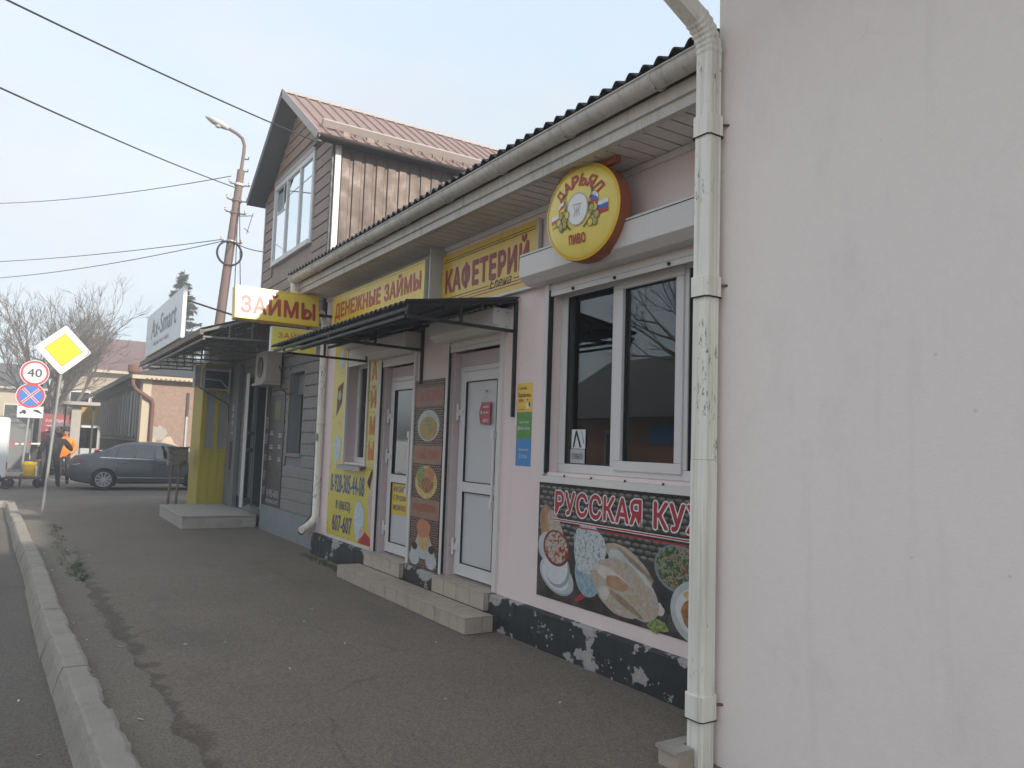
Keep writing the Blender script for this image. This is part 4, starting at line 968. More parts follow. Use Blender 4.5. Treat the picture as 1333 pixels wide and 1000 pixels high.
# dishes
f.ell('bread_slice', .12, .62, .10, .15, 'print_bread_dark', t, .0015, wob=.05); f.ell('bread_slice', .12, .61, .085, .13, 'print_crust', t, .0017, wob=.05); f.ell('cup', .135, .42, .125, .12, 'print_plate', t, .0019); f.ell('roll', .26, .55, .09, .20, 'print_bread', t, .002, rot=.5)
f.ell('saucer', .28, .195, .245, .135, 'print_plate_shade', t, .0020, rot=-.25); f.ell('saucer', .28, .205, .24, .13, 'print_plate', t, .0022, rot=-.25); f.ell('saucer', .26, .19, .19, .095, 'print_plate_light', t, .0024, rot=-.25); f.ell('bowl', .29, .255, .175, .15, 'print_plate_shade', t, .0025, rot=-.1); f.ell('bowl', .27, .275, .165, .145, 'print_plate_light', t, .0027, rot=-.1); f.ell('bowl_rim', .27, .42, .185, .145, 'print_bowlred', t, .003, rot=-.15); f.ell('soup', .27, .425, .160, .125, 'print_soup', t, .0034, rot=-.15)
f.ell('glass_bowl', .70, .28, .17, .18, 'print_glass_bowl', t, .0028); f.ell('dumplings', .70, .47, .20, .20, 'print_dumpling', t, .0030, wob=.05, seed=4); f.ell('pepper', .62, .09, .10, .022, 'print_pepper', t, .0024, rot=.5)
f.ell('flatbread', 1.17, .41, .28, .10, 'print_bread', t, .0030, wob=.03, rot=-.42, seed=5); f.ell('flatbread', 1.20, .33, .30, .11, 'print_plate', t, .0034, wob=.03, rot=-.5, seed=8)
f.ell('flatbread', 1.06, .24, .31, .20, 'print_bread', t, .0038, wob=.035, rot=-.2, seed=6); f.ell('flatbread_fold', .98, .30, .20, .05, 'print_bread_light', t, .0040, wob=.05, rot=-.25, seed=12); f.ell('flatbread_fold', 1.14, .13, .20, .025, 'print_bread_dark', t, .0041, wob=.06, rot=-.35, seed=13); f.ell('flatbread_fold', 1.24, .43, .22, .018, 'print_bread_dark', t, .0037, wob=.05, rot=-.45, seed=14); f.ell('flatbread_fold', .90, .17, .06, .05, 'print_bread_light', t, .0041, wob=.08, seed=15); f.ell('baked_patch', 1.04, .26, .13, .05, 'print_crust', t, .0042, wob=.05, rot=-.1, seed=7); f.ell('flatbread', 1.32, .17, .17, .13, 'print_bread', t, .0040, wob=.03, seed=9)
f.ell('salad_bowl', 1.66, .37, .22, .24, 'print_bowl', t, .0030); f.ell('bowl_rim', 1.66, .46, .225, .16, 'letter_grey', t, .0032); f.ell('salad', 1.66, .465, .205, .142, 'print_salad', t, .0034, wob=.02)
f.ell('garlic', 1.50, .16, .045, .045, 'print_garlic', t, .0030); f.ell('parsley', 1.47, .045, .10, .05, 'print_greens', t, .0028, wob=.16, seed=3)
f.ell('plate', 1.86, .20, .26, .21, 'print_plate', t, .0044); f.ell('plate', 1.86, .20, .21, .16, 'print_plate_light', t, .0046); f.ell('cutlet', 1.86, .18, .16, .11, 'print_meat', t, .0048, wob=.03); f.ell('potato', 1.84, .30, .12, .035, 'print_potato', t, .0052)
# tall three-dish panel between the doors
t = thing('dish_panel', 'tall brown panel with three dishes printed on it between the two doors', 'poster', (XF-.012, 7.65, .3))
ya, yb, za, zb = 8.005, 7.30, .31, 2.37; w, h = ya-yb, zb-za
MB().box(XF-.014, XF-.001, yb, ya, za, zb).build('board', 'weave_base', t)
f = street_frame(XF-.014, ya, za); weave(f, 'wicker_print', .004, w-.004, .004, h-.004, .052, .026, ['weave_brown', 'weave_tan'], t, .0006)
for (z0, z1, s) in ((1.77, 1.98, 'ВКУСНО'), (1.13, 1.33, 'БЫСТРО'), (.54, .74, 'НЕДОРОГО')):
    f.rect('heading_band', 0.004, w-.004, z0, z1, 'print_banner', t, .002); f.text('lettering', s, .08, w-.06, z0+.05, z1-.045, 'letter_red', t, .005, bold=.025, outline=('print_pancake', .012))
f.ell('plate', .36, 1.55, .27, .175, 'print_plate', t, .003); f.ell('soup', .36, 1.52, .215, .13, 'print_broth', t, .004); f.ell('herbs', .36, 1.57, .05, .06, 'print_greens', t, .005, wob=.1)
f.ell('plate', .36, .93, .27, .18, 'print_potato', t, .003); f.ell('salad', .27, .98, .14, .12, 'print_greens', t, .004, wob=.06); f.ell('tomatoes', .44, 1.01, .12, .09, 'print_tomato', t, .005, wob=.06, seed=2); f.ell('meat', .40, .90, .15, .085, 'print_meat', t, .0055, wob=.05)
f.ell('plate', .36, .24, .20, .14, 'print_plate', t, .003); f.ell('pancakes', .36, .33, .15, .08, 'print_pancake', t, .004); f.ell('pancakes', .36, .27, .13, .07, 'print_pancake', t, .0045); f.ell('topping', .35, .43, .17, .10, 'print_tomato', t, .005, wob=.05)
for x in (.15, .56): f.ell('saucer', x, .10, .13, .085, 'print_plate', t, .005); f.ell('cup', x, .17, .085, .095, 'print_plate', t, .006); f.ell('coffee', x, .22, .07, .042, 'mug_coffee', t, .007)
# yellow loan panels round the small window
t = thing('loan_poster', 'yellow loan advertisement panels around the small window with blue phone numbers', 'poster', (XF-.01, 10.0, .33))
MB().box(XF-.008, XF-.001, 9.125, 10.79, .345, 1.325).build('lower_panel', 'panel_yellow', t); MB().box(XF-.009, XF-.001, 10.262, 10.78, 1.335, 3.10).build('left_panel', 'panel_yellow', t); MB().box(XF-.009, XF-.001, 9.125, 9.428, 1.335, 3.12).build('right_panel', 'panel_yellow', t)
MB().box(XF-.02, XF-.001, 9.10, 10.80, .305, .343).build('lower_batten', 'white_steel', t); MB().box(XF-.02, XF-.001, 9.085, 9.122, .305, 2.72).build('side_batten', 'white_steel', t)
f = street_frame(XF-.008, 10.79, .345)
f.text('phone_number', '8-928-305-44-08', .10, 1.36, .60, .86, 'letter_blue', t, .004, bold=.02, outline=('sign_white', .012)); f.text('phone_number', '8 (8652)', .34, .90, .345, .50, 'letter_blue', t, .004, bold=.012); f.text('phone_number', '607-607', .24, .98, .07, .30, 'letter_blue', t, .004, bold=.02)
f.ell('banknotes', 1.22, .30, .17, .25, 'print_money', t, .003, wob=.06); f.ell('face_print', 1.62, .50, .10, .36, 'print_face', t, .0034); f.poly('hair_print', [(1.45, .80), (1.56, .70), (1.62, .93), (1.60, .975)], 'hair_dark', t, .004); f.poly('jacket_print', [(1.22, 0.01), (1.66, .01), (1.66, .10), (1.45, .17), (1.36, .10)], 'sign_red', t, .0042); f.ell('hand_print', 1.34, .12, .09, .09, 'print_face', t, .0038, wob=.1)
f2 = street_frame(XF-.009, 9.428, 1.335)
for ch, z in (('З', 1.46), ('А', 1.12), ('Й', .76), ('М', .41), ('Ы', .09)): f2.text('letter', ch, .07, .245, z, z+.25+(.05 if ch == 'Й' else 0), 'letter_orange', t, .004, bold=.04)
for z in (1.03, .70, .36, .03): f2.rect('rule', .05, .22, z, z+.012, 'letter_faded', t, .003)
f3 = street_frame(XF-.009, 10.78, 1.335)
f3.poly('passport_print', [(.17, .68), (.36, .86), (.40, 1.16), (.19, 1.09)], 'print_passport', t, .004); f3.ell('passport_crest', .28, .97, .06, .07, 'letter_faded', t, .005); f3.ell('banknotes', .27, .22, .14, .20, 'print_money', t, .003, wob=.1); f3.ell('lamp_print', .30, 1.48, .10, .14, 'print_money', t, .003); f3.poly('hand_print', [(.33, 1.5), (.40, 1.5), (.44, 1.75), (.36, 1.75)], 'print_face', t, .004)
for z in (.56, .60, 1.28): f3.rect('rule', .24, .36, z, z+.012, 'letter_faded', t, .003)
for (y, z) in ((10.75, .5), (10.75, .9), (10.75, 1.28), (10.4, 1.30), (9.8, 1.30), (10.3, .36), (9.9, .36), (10.74, 2.0), (10.3, 2.0), (9.4, 1.6), (9.4, 2.2)): MB().lathe([(.009, 0), (.005, .005)], (XF-.0095, y, z), (-1, 0, 0), 8).build('screw', 'black_steel', t)
# stickers
for nm, lab, z0, z1, mt in (('advert_sticker', 'yellow phone advert sticker, topmost of three on the pink wall', 1.975, 2.235, 'sign_orange_yellow'), ('advert_sticker', 'green phone advert sticker between the yellow and the blue one', 1.735, 1.972, 'sign_green'), ('advert_sticker', 'blue phone advert sticker, lowest of three on the pink wall', 1.49, 1.732, 'sign_blue')):
    t = thing(nm, lab, 'sticker', (XF-.002, 5.75, z0), 'advert stickers on the pink wall'); ya, yb = 5.875, 5.635; w, h = ya-yb, z1-z0
    MB().box(XF-.004, XF-.0005, yb, ya, z0, z1).build('sheet', mt, t); f = street_frame(XF-.004, ya, z0)
    if mt == 'sign_orange_yellow':
        f.text('lettering', '> Билайн', .02, .15, h-.06, h-.03, 'letter_black', t, .0015); f.text('lettering', 'Подключись', .015, .22, h-.135, h-.09, 'letter_black', t, .0015, bold=.01); f.text('lettering', 'здесь', .02, .11, h-.175, h-.145, 'letter_red', t, .0015, bold=.02); f.poly('heart', [(.17, h-.165), (.185, h-.145), (.155, h-.145)], 'letter_red', t, .0015); f.ell('picture', .175, .055, .03, .028, 'letter_white', t, .0015, wob=.1); f.ell('picture', .20, .065, .012, .022, 'letter_black', t, .002); f.rect('rule', .02, .12, .02, .024, 'letter_black', t, .0015)
    elif mt == 'sign_green':
        f.text('lettering', 'подключение', .045, .20, .13, .155, 'letter_white', t, .0015, bold=.01); f.text('lettering', 'МегаФон', .065, .215, .075, .11, 'letter_white', t, .0015, bold=.015); f.ring('emblem', .04, .092, .009, .018, 'letter_white', t, .0015, 16)
    else:
        f.text('lettering', 'подключай', .05, .20, .13, .16, 'letter_white', t, .0015, bold=.01); f.text('lettering', 'YOTA', .10, .185, .068, .10, 'letter_white', t, .0015, bold=.02); f.text('emblem', 'X', .06, .085, .06, .11, 'letter_white', t, .0015)
# things on the doors and window
t = thing('door_hanger', 'small red hanging notice on the white cafe door', 'notice', (XF+.05, 6.7, 1.9))
xh = XF+.062; MB().box(xh, xh+.004, 6.46, 6.635, 1.87, 2.09).build('card', 'sign_red', t); f = street_frame(xh, 6.66, 1.87); f.poly('card_edge', [(.025, .0), (.03, .21), (.01, .18), (-.012, .11), (.0, .05)], 'letter_crimson', t, .0005)
f.text('lettering', 'МПС', .07, .17, .02, .055, 'letter_white', t, .002, bold=.03)
for z in (.11, .165): f.rect('rule', .06, .17, z, z+.016, 'print_plate', t, .002)
f.ell('picture', .03, .12, .012, .022, 'letter_white', t, .003)
MB().tube([(xh+.002, 6.62, 2.09), (xh+.01, 6.57, 2.20), (xh+.002, 6.49, 2.09)], .0015, 4).build('cord', 'letter_faded', t); MB().lathe([(.013, 0), (.010, .012)], (xh+.018, 6.57, 2.205), (-1, 0, 0), 10).build('hook', 'galv', t)
t = thing('open_card', 'small pale card reading open in the corner of the big window', 'notice', (XF+.15, 5.18, 1.55))
xo = XF+.128; MB().box(xo, xo+.003, 5.035, 5.225, 1.535, 1.655).build('card', 'panel_yellow' if False else 'sign_white', t); f = street_frame(xo, 5.225, 1.535); f.rect('card_print', .0, .19, .0, .12, 'print_sketch', t, .0008); f.text('lettering', 'ОТКРЫТО', .02, .17, .035, .085, 'letter_black', t, .002, bold=.01)
MB().box(xo, xo+.003, 5.03, 5.215, 1.66, 1.82).build('card', 'sign_white', t); f = street_frame(xo, 5.215, 1.66); f.poly('sketch_stroke', [(.02, .01), (.04, .01), (.075, .14), (.055, .15)], 'letter_black', t, .002); f.poly('sketch_stroke', [(.055, .15), (.075, .15), (.14, .01), (.115, .01)], 'letter_black', t, .0025); f.poly('sketch_stroke', [(.13, .15), (.14, .15), (.175, .05), (.165, .04)], 'letter_grey', t, .002)
t = thing('door_notice', 'yellow notice with blue letters on the lower panel of the loan office door', 'notice', (XF+.09, 8.6, .75))
xo = XF+.098-.03; MB().box(xo, xo+.002, 8.28, 8.86, .86, 1.19).build('sheet', 'sign_yellow', t) if False else None
xo = XF+.0895; MB().box(xo, xo+.0015, 8.28, 8.83, .80, 1.17).build('sheet', 'sign_yellow', t); f = street_frame(xo, 8.83, .80)
for (s, z) in (('ВИЗИТ', .27), ('С ТРУДОМ', .16), ('МОЖНО', .05)): f.text('lettering', s, .11, .46, z, z+.07, 'letter_blue', t, .0015, bold=.02)
t = thing('door_notice', 'yellow notice behind the glass of the loan office door', 'notice', (XF+.12, 8.5, 1.8))
xo = XF+.105; MB().box(xo, xo+.002, 8.30, 8.62, 1.72, 2.06).build('sheet', 'paper_yellow', t); f = street_frame(xo, 8.62, 1.72)
for z in (.27, .2, .13, .06): f.rect('rule', .05, .25, z, z+.022, 'letter_grey', t, .001)
MB().box(xo+.002, xo+.004, 8.30, 8.66, 1.22, 1.68).build('white_sheet', 'sign_white', t)

# ------------------------------------------------------------------ grey and brown two-storey gable building
XG = 3.90
gb = thing('gable_building', 'two-storey gabled building with brown siding above and grey siding below', 'building', (XG, 13.6, 0))
GY0, GY1 = 11.30, 15.62; UY0 = 11.65
MB().box(XG+.03, XG+5, GY0, 17.3, 0, 3.6).build('ground_floor', 'siding_grey', gb) if False else None
GW = (12.50, 13.30, 1.43, 2.80); GD = (14.72, 15.62, .37, 2.95)
wall_x(MB(), XG+.024, XG+.25, GY0, 21.2, 0, 4.05, [GW, GD]).build('ground_floor_wall', 'grey_panel', gb)
MB().box(XG+.9, XG+1.0, GY0, 17.4, 0, 4.0).build('inner_wall', 'interior_dark', gb)
# plank siding: lower front, stopping at openings
def siding(xf, y0, y1, z0, z1, ph, holes, mat, gable=None):
    k = 0; z = z0
    while z < z1-.01:
        zt = min(z+ph, z1); zc = (z+zt)/2
        a, b = y0, y1
        if gable:      # gable: (apex_y, apex_z, eave_z)
            hw = (gable[1]-zt)/(gable[1]-gable[2])*(y1-y0)/2
            if zt > gable[2]: a, b = max(y0, gable[0]-hw), min(y1, gable[0]+hw)
        segs = [(a, b)]
        for h in holes:
            if h[2] < zt-.02 and h[3] > z+.02:
                segs = [s for (p, q) in segs for s in ((p, min(q, h[0])), (max(p, h[1]), q)) if s[1]-s[0] > .03]
        for (p, q) in segs:
            mb = MB(); mb.prism([(xf-.006, p, z+.003), (xf+.020, p, z+.003), (xf+.020, p, zt-.003), (xf+.013, p, zt-.003), (xf-.001, p, zt-.03)], (0, q-p, 0))
            mb.build('siding_plank', mat, gb)
        z = zt; k += 1
siding(XG, GY0+.09, 21.1, .46, 3.98, .19, [(12.44, 13.36, 1.37, 2.86), (14.66, 15.68, .2, 3.0)], 'siding_grey')
MB().box(XG-.025, XG+.02, GY0, 14.66, -.01, .455).build('plinth', 'blue_grey_paint', gb, bevel=.005)
MB().box(XG-.020, XG+.018, GY0+.001, GY0+.085, .457, 4.0).build('corner_strip', 'brown_trim', gb)
f = street_frame(XG-.025, 12.1, .0)
for (x0, x1) in ((.28, .31), (.34, .37), (.41, .44), (.47, .50)): f.poly('graffiti_stroke', [(x0, .20), (x1, .19), (x1+.02, .31), (x0+.015, .32)], 'graffiti_red', gb, .002)
f.rect('graffiti_stroke', .27, .53, .245, .268, 'graffiti_red', gb, .003)
# dark downpipe at the corner
MB().tube([(XG-.075, 11.43, 3.95), (XG-.075, 11.43, .62), (XG-.10, 11.40, .52), (XG-.30, 11.18, .36), (XG-.36, 11.10, .33)], .048, 10).build('downpipe', 'brown_trim', gb, smooth=True)
# recessed shop window with grey reveal
w = MB(); w.box(XG-.004, XG+.024, GW[0]-.06, GW[0], GW[2]-.06, GW[3]+.06); w.box(XG-.004, XG+.024, GW[1], GW[1]+.06, GW[2]-.06, GW[3]+.06); w.box(XG-.003, XG+.023, GW[0], GW[1], GW[3], GW[3]+.06); w.box(XG-.02, XG+.023, GW[0], GW[1], GW[2]-.06, GW[2])
wo = w.build('window', 'siding_grey', gb, bevel=.004)
MB().box(XG+.20, XG+.21, GW[0], GW[1], GW[2], GW[3]-.36).build('pane', 'window_glass', wo); MB().box(XG+.15, XG+.21, GW[0]+.001, GW[1]-.001, GW[3]-.36, GW[3]-.001).build('shutter', 'blue_grey_paint', wo)
MB().box(XG+.03, XG+.20, GW[1]-.012, GW[1]-.001, GW[2]+.001, GW[3]-.001).build('reveal', 'blue_grey_paint', wo)
m_ = MB(); 
for y in (GW[0]+.02, (GW[0]+GW[1])/2-.02, GW[1]-.06): m_.box(XG+.185, XG+.199, y, y+.04, GW[2], GW[3]-.36)
m_.build('frame', 'blue_grey_paint', wo)
# white glazed door, standing ajar
dr = MB(); dr.box(XG-.012, XG+.05, GD[0]-.03, GD[0]+.035, .345, GD[3]); dr.box(XG-.012, XG+.05, GD[1]-.035, GD[1], .345, GD[3]); dr.box(XG-.011, XG+.049, GD[0]+.035, GD[1]-.035, GD[3]-.05, GD[3])
do = dr.build('door', 'white_pvc', gb, bevel=.004)
hx, hy = XG-.01, GD[1]-.04; aa = RAD(24); du = Vector((-math.sin(aa), -math.cos(aa), 0)); dn = Vector((-math.cos(aa), math.sin(aa), 0)); O = Vector((hx, hy, .375)); L, Hh = .80, 2.50
lf = MB()
for (a, b, c, d_) in ((0, .075, 0, Hh), (L-.075, L, 0, Hh), (.075, L-.075, 0, .13), (.075, L-.075, Hh-.09, Hh), (.075, L-.075, 1.02, 1.09), (.075, L-.075, 1.35, 1.41)): obox(lf, O, du, V, dn, a, b, c, d_, -.03, .03)
lfo = lf.build('leaf', 'white_pvc', do, bevel=.004); obox(MB(), O, du, V, dn, .075, L-.075, .13, Hh-.09, -.004, .004).build('pane', 'door_glass', do)
for z in (.3, 1.9, 2.25): obox(MB(), O, du, V, dn, -.03, .02, z, z+.12, .02, .05).build('hinge', 'white_steel', do)
# dark poster beside that door
t = thing('price_poster', 'tall dark poster with faded white lettering on the grey siding', 'poster', (XG-.01, 14.0, .42))
MB().box(XG-.016, XG-.008, 13.47, 14.40, .43, 2.46).build('sheet', 'poster_dark', t); MB().box(XG-.016, XG-.008, 14.415, 14.66, .40, 2.90).build('side_strip', 'poster_dark', t)
f = street_frame(XG-.016, 14.40, .43)
f.text('lettering', '8-905-4005', .10, .84, .19, .33, 'letter_faded', t, .003, bold=.03); f.text('lettering', 'РЕМОНТ', .06, .85, .08, .15, 'letter_faded', t, .003, bold=.03)
f.text('lettering', 'ВСЕХ', .30, .66, .60, .72, 'olive_print', t, .003, bold=.03); f.text('lettering', 'МОДЕЛЕЙ', .20, .74, .44, .57, 'olive_print', t, .003, bold=.03)
for (x0, x1, z0, z1) in ((.10, .30, 1.30, 1.42), (.10, .32, 1.05, 1.15), (.10, .28, .85, .91), (.62, .84, 1.26, 1.38), (.64, .82, 1.06, 1.11), (.66, .84, .84, .92)):
    f.rect('print_line', x0, x1, z0, z0+.03, 'letter_faded', t, .003); f.rect('print_line', x0+.02, x1-.02, z0+.045, z0+.07, 'letter_faded', t, .003)
f.rect('picture', .34, .70, 1.58, 1.92, 'olive_print', t, .003)
f = street_frame(XG-.016, 14.66, .40)
for (s, z, h) in (('РЕМ', 1.45, .22), ('ЗАП', 1.16, .20), ('ТЕЛ', .86, .11), ('НОУТ', .50, .18), ('СКУП', .22, .17)): f.text('lettering', s, .03, .22, z, z+h, 'letter_faded', t, .003, bold=.03)
f.rect('picture', .05, .20, 2.25, 2.45, 'letter_faded', t, .003); f.rect('picture', .05, .20, 2.6, 2.72, 'letter_faded', t, .003)
# upper storey: gable wall
GA, GE, GYC = 7.92, 6.42, 13.64
UW = (12.60, 14.90, 5.03, 6.50)
mb = MB(); poly = [(XG+.022, UY0, 3.9), (XG+.022, 15.6, 3.9), (XG+.022, 15.6, GE), (XG+.022, GYC, GA-.05), (XG+.022, UY0, GE)]
mb.prism(poly, (.16, 0, 0)); mb.build('gable_wall', 'siding_brown', gb)
siding(XG, UY0+.07, 15.60, 3.985, 6.62, .20, [(UW[0]-.07, UW[1]+.07, UW[2]-.07, UW[3]+.16)], 'siding_brown', None)
siding(XG, UY0+.0, 15.62, 6.62, GA-.12, .20, [(UW[0]-.07, UW[1]+.07, UW[2]-.07, UW[3]+.16)], 'siding_tan', (GYC, GA, 6.35))
MB().box(XG-.018, XG+.02, UY0+.001, UY0+.065, 3.985, GE+.05).build('corner_strip', 'brown_trim', gb)
MB().box(XG-.018, XG+.02, 15.601, 15.65, 3.0, GE).build('corner_strip', 'sign_metal', gb)
uw = MB(); xa = XG-.03; xb = XG+.021
uw.box(xa, xb, UW[0]-.065, UW[0]+.03, UW[2]-.065, UW[3]+.065); uw.box(xa, xb, UW[1]-.03, UW[1]+.065, UW[2]-.065, UW[3]+.065); uw.box(xa+.001, xb, UW[0]+.03, UW[1]-.03, UW[3]-.03, UW[3]+.065); uw.box(xa-.02, xb, UW[0]+.03, UW[1]-.03, UW[2]-.065, UW[2]+.02)
for y in (13.30, 14.12): uw.box(xa+.002, xb-.001, y-.035, y+.035, UW[2]+.02, UW[3]-.03)
uwo = uw.build('window', 'white_pvc', gb, bevel=.004)
MB().box(XG-.035, XG+.02, UW[0]-.07, UW[1]+.07, UW[3]+.068, UW[3]+.155).build('lintel', 'snow_guard', uwo)
glass('upper_glass', (.92, .95, .95), 2.6)
for (a, b) in ((12.63, 13.265), (13.335, 14.085), (14.155, 14.87)):
    MB().box(XG-.001, XG+.004, a, b, UW[2]+.02, UW[3]-.03).build('pane', 'upper_glass', uwo); MB().box(XG+.010, XG+.016, a, b, UW[2]+.02, UW[3]-.03).build('blind', 'curtain_white', uwo)
    MB().box(XG-.0055, XG-.0015, a, b, UW[3]-.33, UW[3]-.318).build('glazing_bar', 'letter_grey', uwo) if a < 14 else None
ff = street_frame(XG-.0015, 14.87, UW[2]); ff.rect('vent_pane', .14, .48, .95, 1.33, 'letter_grey', uwo, .002)
MB().box(XG-.01, XG-.0062, 14.30, 14.76, UW[2]+.93, UW[2]+.96).build('vent_sash', 'white_pvc', uwo); MB().box(XG-.01, XG-.0062, 14.36, 14.39, UW[2]+.96, UW[3]-.04).build('vent_sash', 'white_pvc', uwo)
# side wall of ribbed metal, towards us
def ribbed_wall(y, x0, x1, z0, z1):
    mb = MB(); prof = []; x = x0; P_ = .20
    while x < x1:
        for (dx, dy) in ((0, 0), (.125, 0), (.14, .022), (.185, .022)): prof.append((x+dx, y+dy))
        x += P_
    for p, q in zip(prof[:-1], prof[1:]): mb.face([(p[0], p[1], z0), (q[0], q[1], z0), (q[0], q[1], z1), (p[0], p[1], z1)])
    return mb.build('metal_cladding', 'metal_brown', gb)
ribbed_wall(UY0-.02, XG+.14, 8.3, 3.9, 6.62)
MB().box(XG+.02, XG+.11, UY0-.045, UY0+.03, 3.95, 6.40).build('corner_strip', 'white_steel', gb)
MB().box(XG+.16, 8.3, UY0+.03, UY0+.1, 3.9, 6.5).build('side_wall', 'siding_brown', gb)
MB().box(XG+.2, 8.4, 15.5, 15.6, 3.9, 6.4).build('far_side_wall', 'siding_brown', gb); MB().box(8.3, 8.4, UY0+.1, 15.5, 3.9, 6.4).build('back_wall', 'siding_brown', gb)
# roof: two slabs with dark underside, standing ribs, ridge, barge boards, snow guard, gutter
RX0, RX1 = 3.57, 8.35; EY0, EY1 = 11.44, 15.84; EZ = 6.42; RZ = 7.93
def slope(y_e, y_r, ze, zr, mat_top, mat_bot, name):
    mb = MB(); d = Vector((0, y_r-y_e, zr-ze)); n = Vector((0, -d.z, d.y)).normalized()
    if n.z < 0: n = -n
    a, b = Vector((RX0, y_e, ze)), Vector((RX0, y_r, zr)); th = .07
    mb.prism([a, b, b-n*th, a-n*th], (RX1-RX0, 0, 0)); o = mb.build(name, mat_bot, gb)
    mb = MB(); prof = []
    x = RX0
    while x < RX1-.1:
        for (dx, dh) in ((0, .004), (.15, .004), (.165, .03), (.20, .03), (.215, .004)): prof.append((x+dx, dh))
        x += .215
    for p, q in zip(prof[:-1], prof[1:]):
        mb.face([(p[0], a.y, a.z)+n*0 if False else tuple(Vector((p[0], a.y, a.z))+n*p[1]), tuple(Vector((q[0], a.y, a.z))+n*q[1]), tuple(Vector((q[0], b.y, b.z))+n*q[1]), tuple(Vector((p[0], b.y, b.z))+n*p[1])])
    s = mb.build('roof_sheet', mat_top, gb); return n
n0 = slope(EY0, GYC, EZ, RZ, 'roof_brown', 'soffit_slate', 'roof_deck'); n1 = slope(EY1, GYC, EZ, RZ, 'roof_brown', 'soffit_slate', 'roof_deck')
mb = MB(); mb.prism([(RX0-.02, GYC-.13, RZ-.06), (RX0-.02, GYC, RZ+.05), (RX0-.02, GYC+.13, RZ-.06), (RX0-.02, GYC, RZ+.035)], (RX1-RX0+.04, 0, 0)); mb.build('ridge_cap', 'snow_guard', gb)
for (ye, n_) in ((EY0, n0), (EY1, n1)):
    a, b = Vector((RX0-.012, ye, EZ)), Vector((RX0-.012, GYC, RZ))
    mb = MB(); mb.prism([a+n_*.045, b+n_*.045, b-n_*.09, a-n_*.09], (-.012, 0, 0)); mb.build('barge_board', 'soffit_slate' if ye > 13 else 'snow_guard', gb)
d_ = (Vector((0, GYC, RZ))-Vector((0, EY0, EZ))).normalized()
pa = Vector((RX0+.15, EY0, EZ))+d_*.42+n0*.09
MB().bar(pa, pa+Vector((RX1-RX0-.3, 0, 0)), .10, .11, n0).build('snow_guard', 'snow_guard', gb)
mb = MB(); cy_, cz_ = EY0-.055, EZ-.03
mb.prism([(RX0, cy_+.06*math.cos(a), cz_-.06*math.sin(a)) for a in np.linspace(0, math.pi, 10)]+[(RX0, cy_+.052*math.cos(a), cz_-.052*math.sin(a)) for a in np.linspace(math.pi, 0, 10)], (RX1-RX0, 0, 0)); mb.build('gutter', 'brown_trim', gb, smooth=True)
MB().box(RX0+.02, RX1, EY0+.03, UY0-.02, EZ-.05, EZ-.03).build('soffit', 'soffit_slate', gb)
MB().box(RX0, RX0+.05, EY0-.02, UY0+.05, EZ-.14, EZ-.02).build('eaves_box', 'brown_trim', gb)

# ------------------------------------------------------------------ yellow kiosk at the end of the row, canopy, sign, air conditioners
sign_mat('kiosk_pane', (0.30, 0.31, 0.31), .25)
ki = thing('yellow_kiosk', 'mustard yellow boarded kiosk front under the canopy', 'kiosk', (3.5, 17.4, 0))
KX0, KX1, KY = 3.26, 3.92, 17.45
MB().box(KX0+.02, KX1+2, KY+.03, 18.45, 0, 3.25).build('body', 'kiosk_yellow', ki)
for (a, b, z0, z1) in ((KX0, KX0+.055, .0, 3.1), (KX0+.058, KX0+.225, 0, 1.38), (KX0+.228, KX0+.40, 0, 1.38), (KX0+.403, KX1, 0, 1.38), (KX0+.058, KX0+.10, 1.383, 3.1), (KX0+.271, KX0+.36, 1.383, 3.1), (KX0+.531, KX1, 1.383, 3.1), (KX0+.101, KX0+.27, 2.62, 3.1), (KX0+.361, KX0+.53, 2.62, 3.1)):
    piece('board', 'kiosk_yellow', a, b, KY, KY+.028, z0, z1, ki, bevel=.003)
for (a, b) in ((KX0+.101, KX0+.27), (KX0+.361, KX0+.53)):
    MB().box(a, b, KY+.018, KY+.026, 1.385, 2.618).build('pane', 'kiosk_pane', ki); MB().box(a-.02, b+.02, KY-.02, KY+.017, 1.36, 1.40).build('sill', 'kiosk_yellow', ki)
for k in range(4): piece('side_board', 'kiosk_yellow', KX0+.0, KX0+.018, KY+.03+k*.25, KY+.03+k*.25+.244, 0, 3.1, ki)
MB().box(3.80, 3.89, 16.6, 17.43, .24, 3.2).build('grey_pillar', 'grey_panel', ki)
f = street_frame(3.80, 17.1, .24)
for (z0, z1) in ((1.68, 1.78), (1.83, 1.93), (1.98, 2.12), (1.5, 1.54)): f.rect('notice', .06, .24, z0, z1, 'letter_faded', ki, .003)
f.rect('notice', .03, .26, .75, 1.35, 'poster_dark', ki, .003); f.rect('notice', .05, .2, .5, .7, 'olive_print', ki, .003)
# concrete block step
t = thing('concrete_step', 'large pale concrete block step in front of the yellow kiosk', 'step', (3.2, 16.1, 0))
MB().box(2.56, XG-.03, 14.84, 17.42, -.01, .205).build('block', 'concrete', t, bevel=.015); MB().box(2.545, XG-.03, 14.825, 17.42, .207, .232).build('slab', 'concrete', t, bevel=.008)
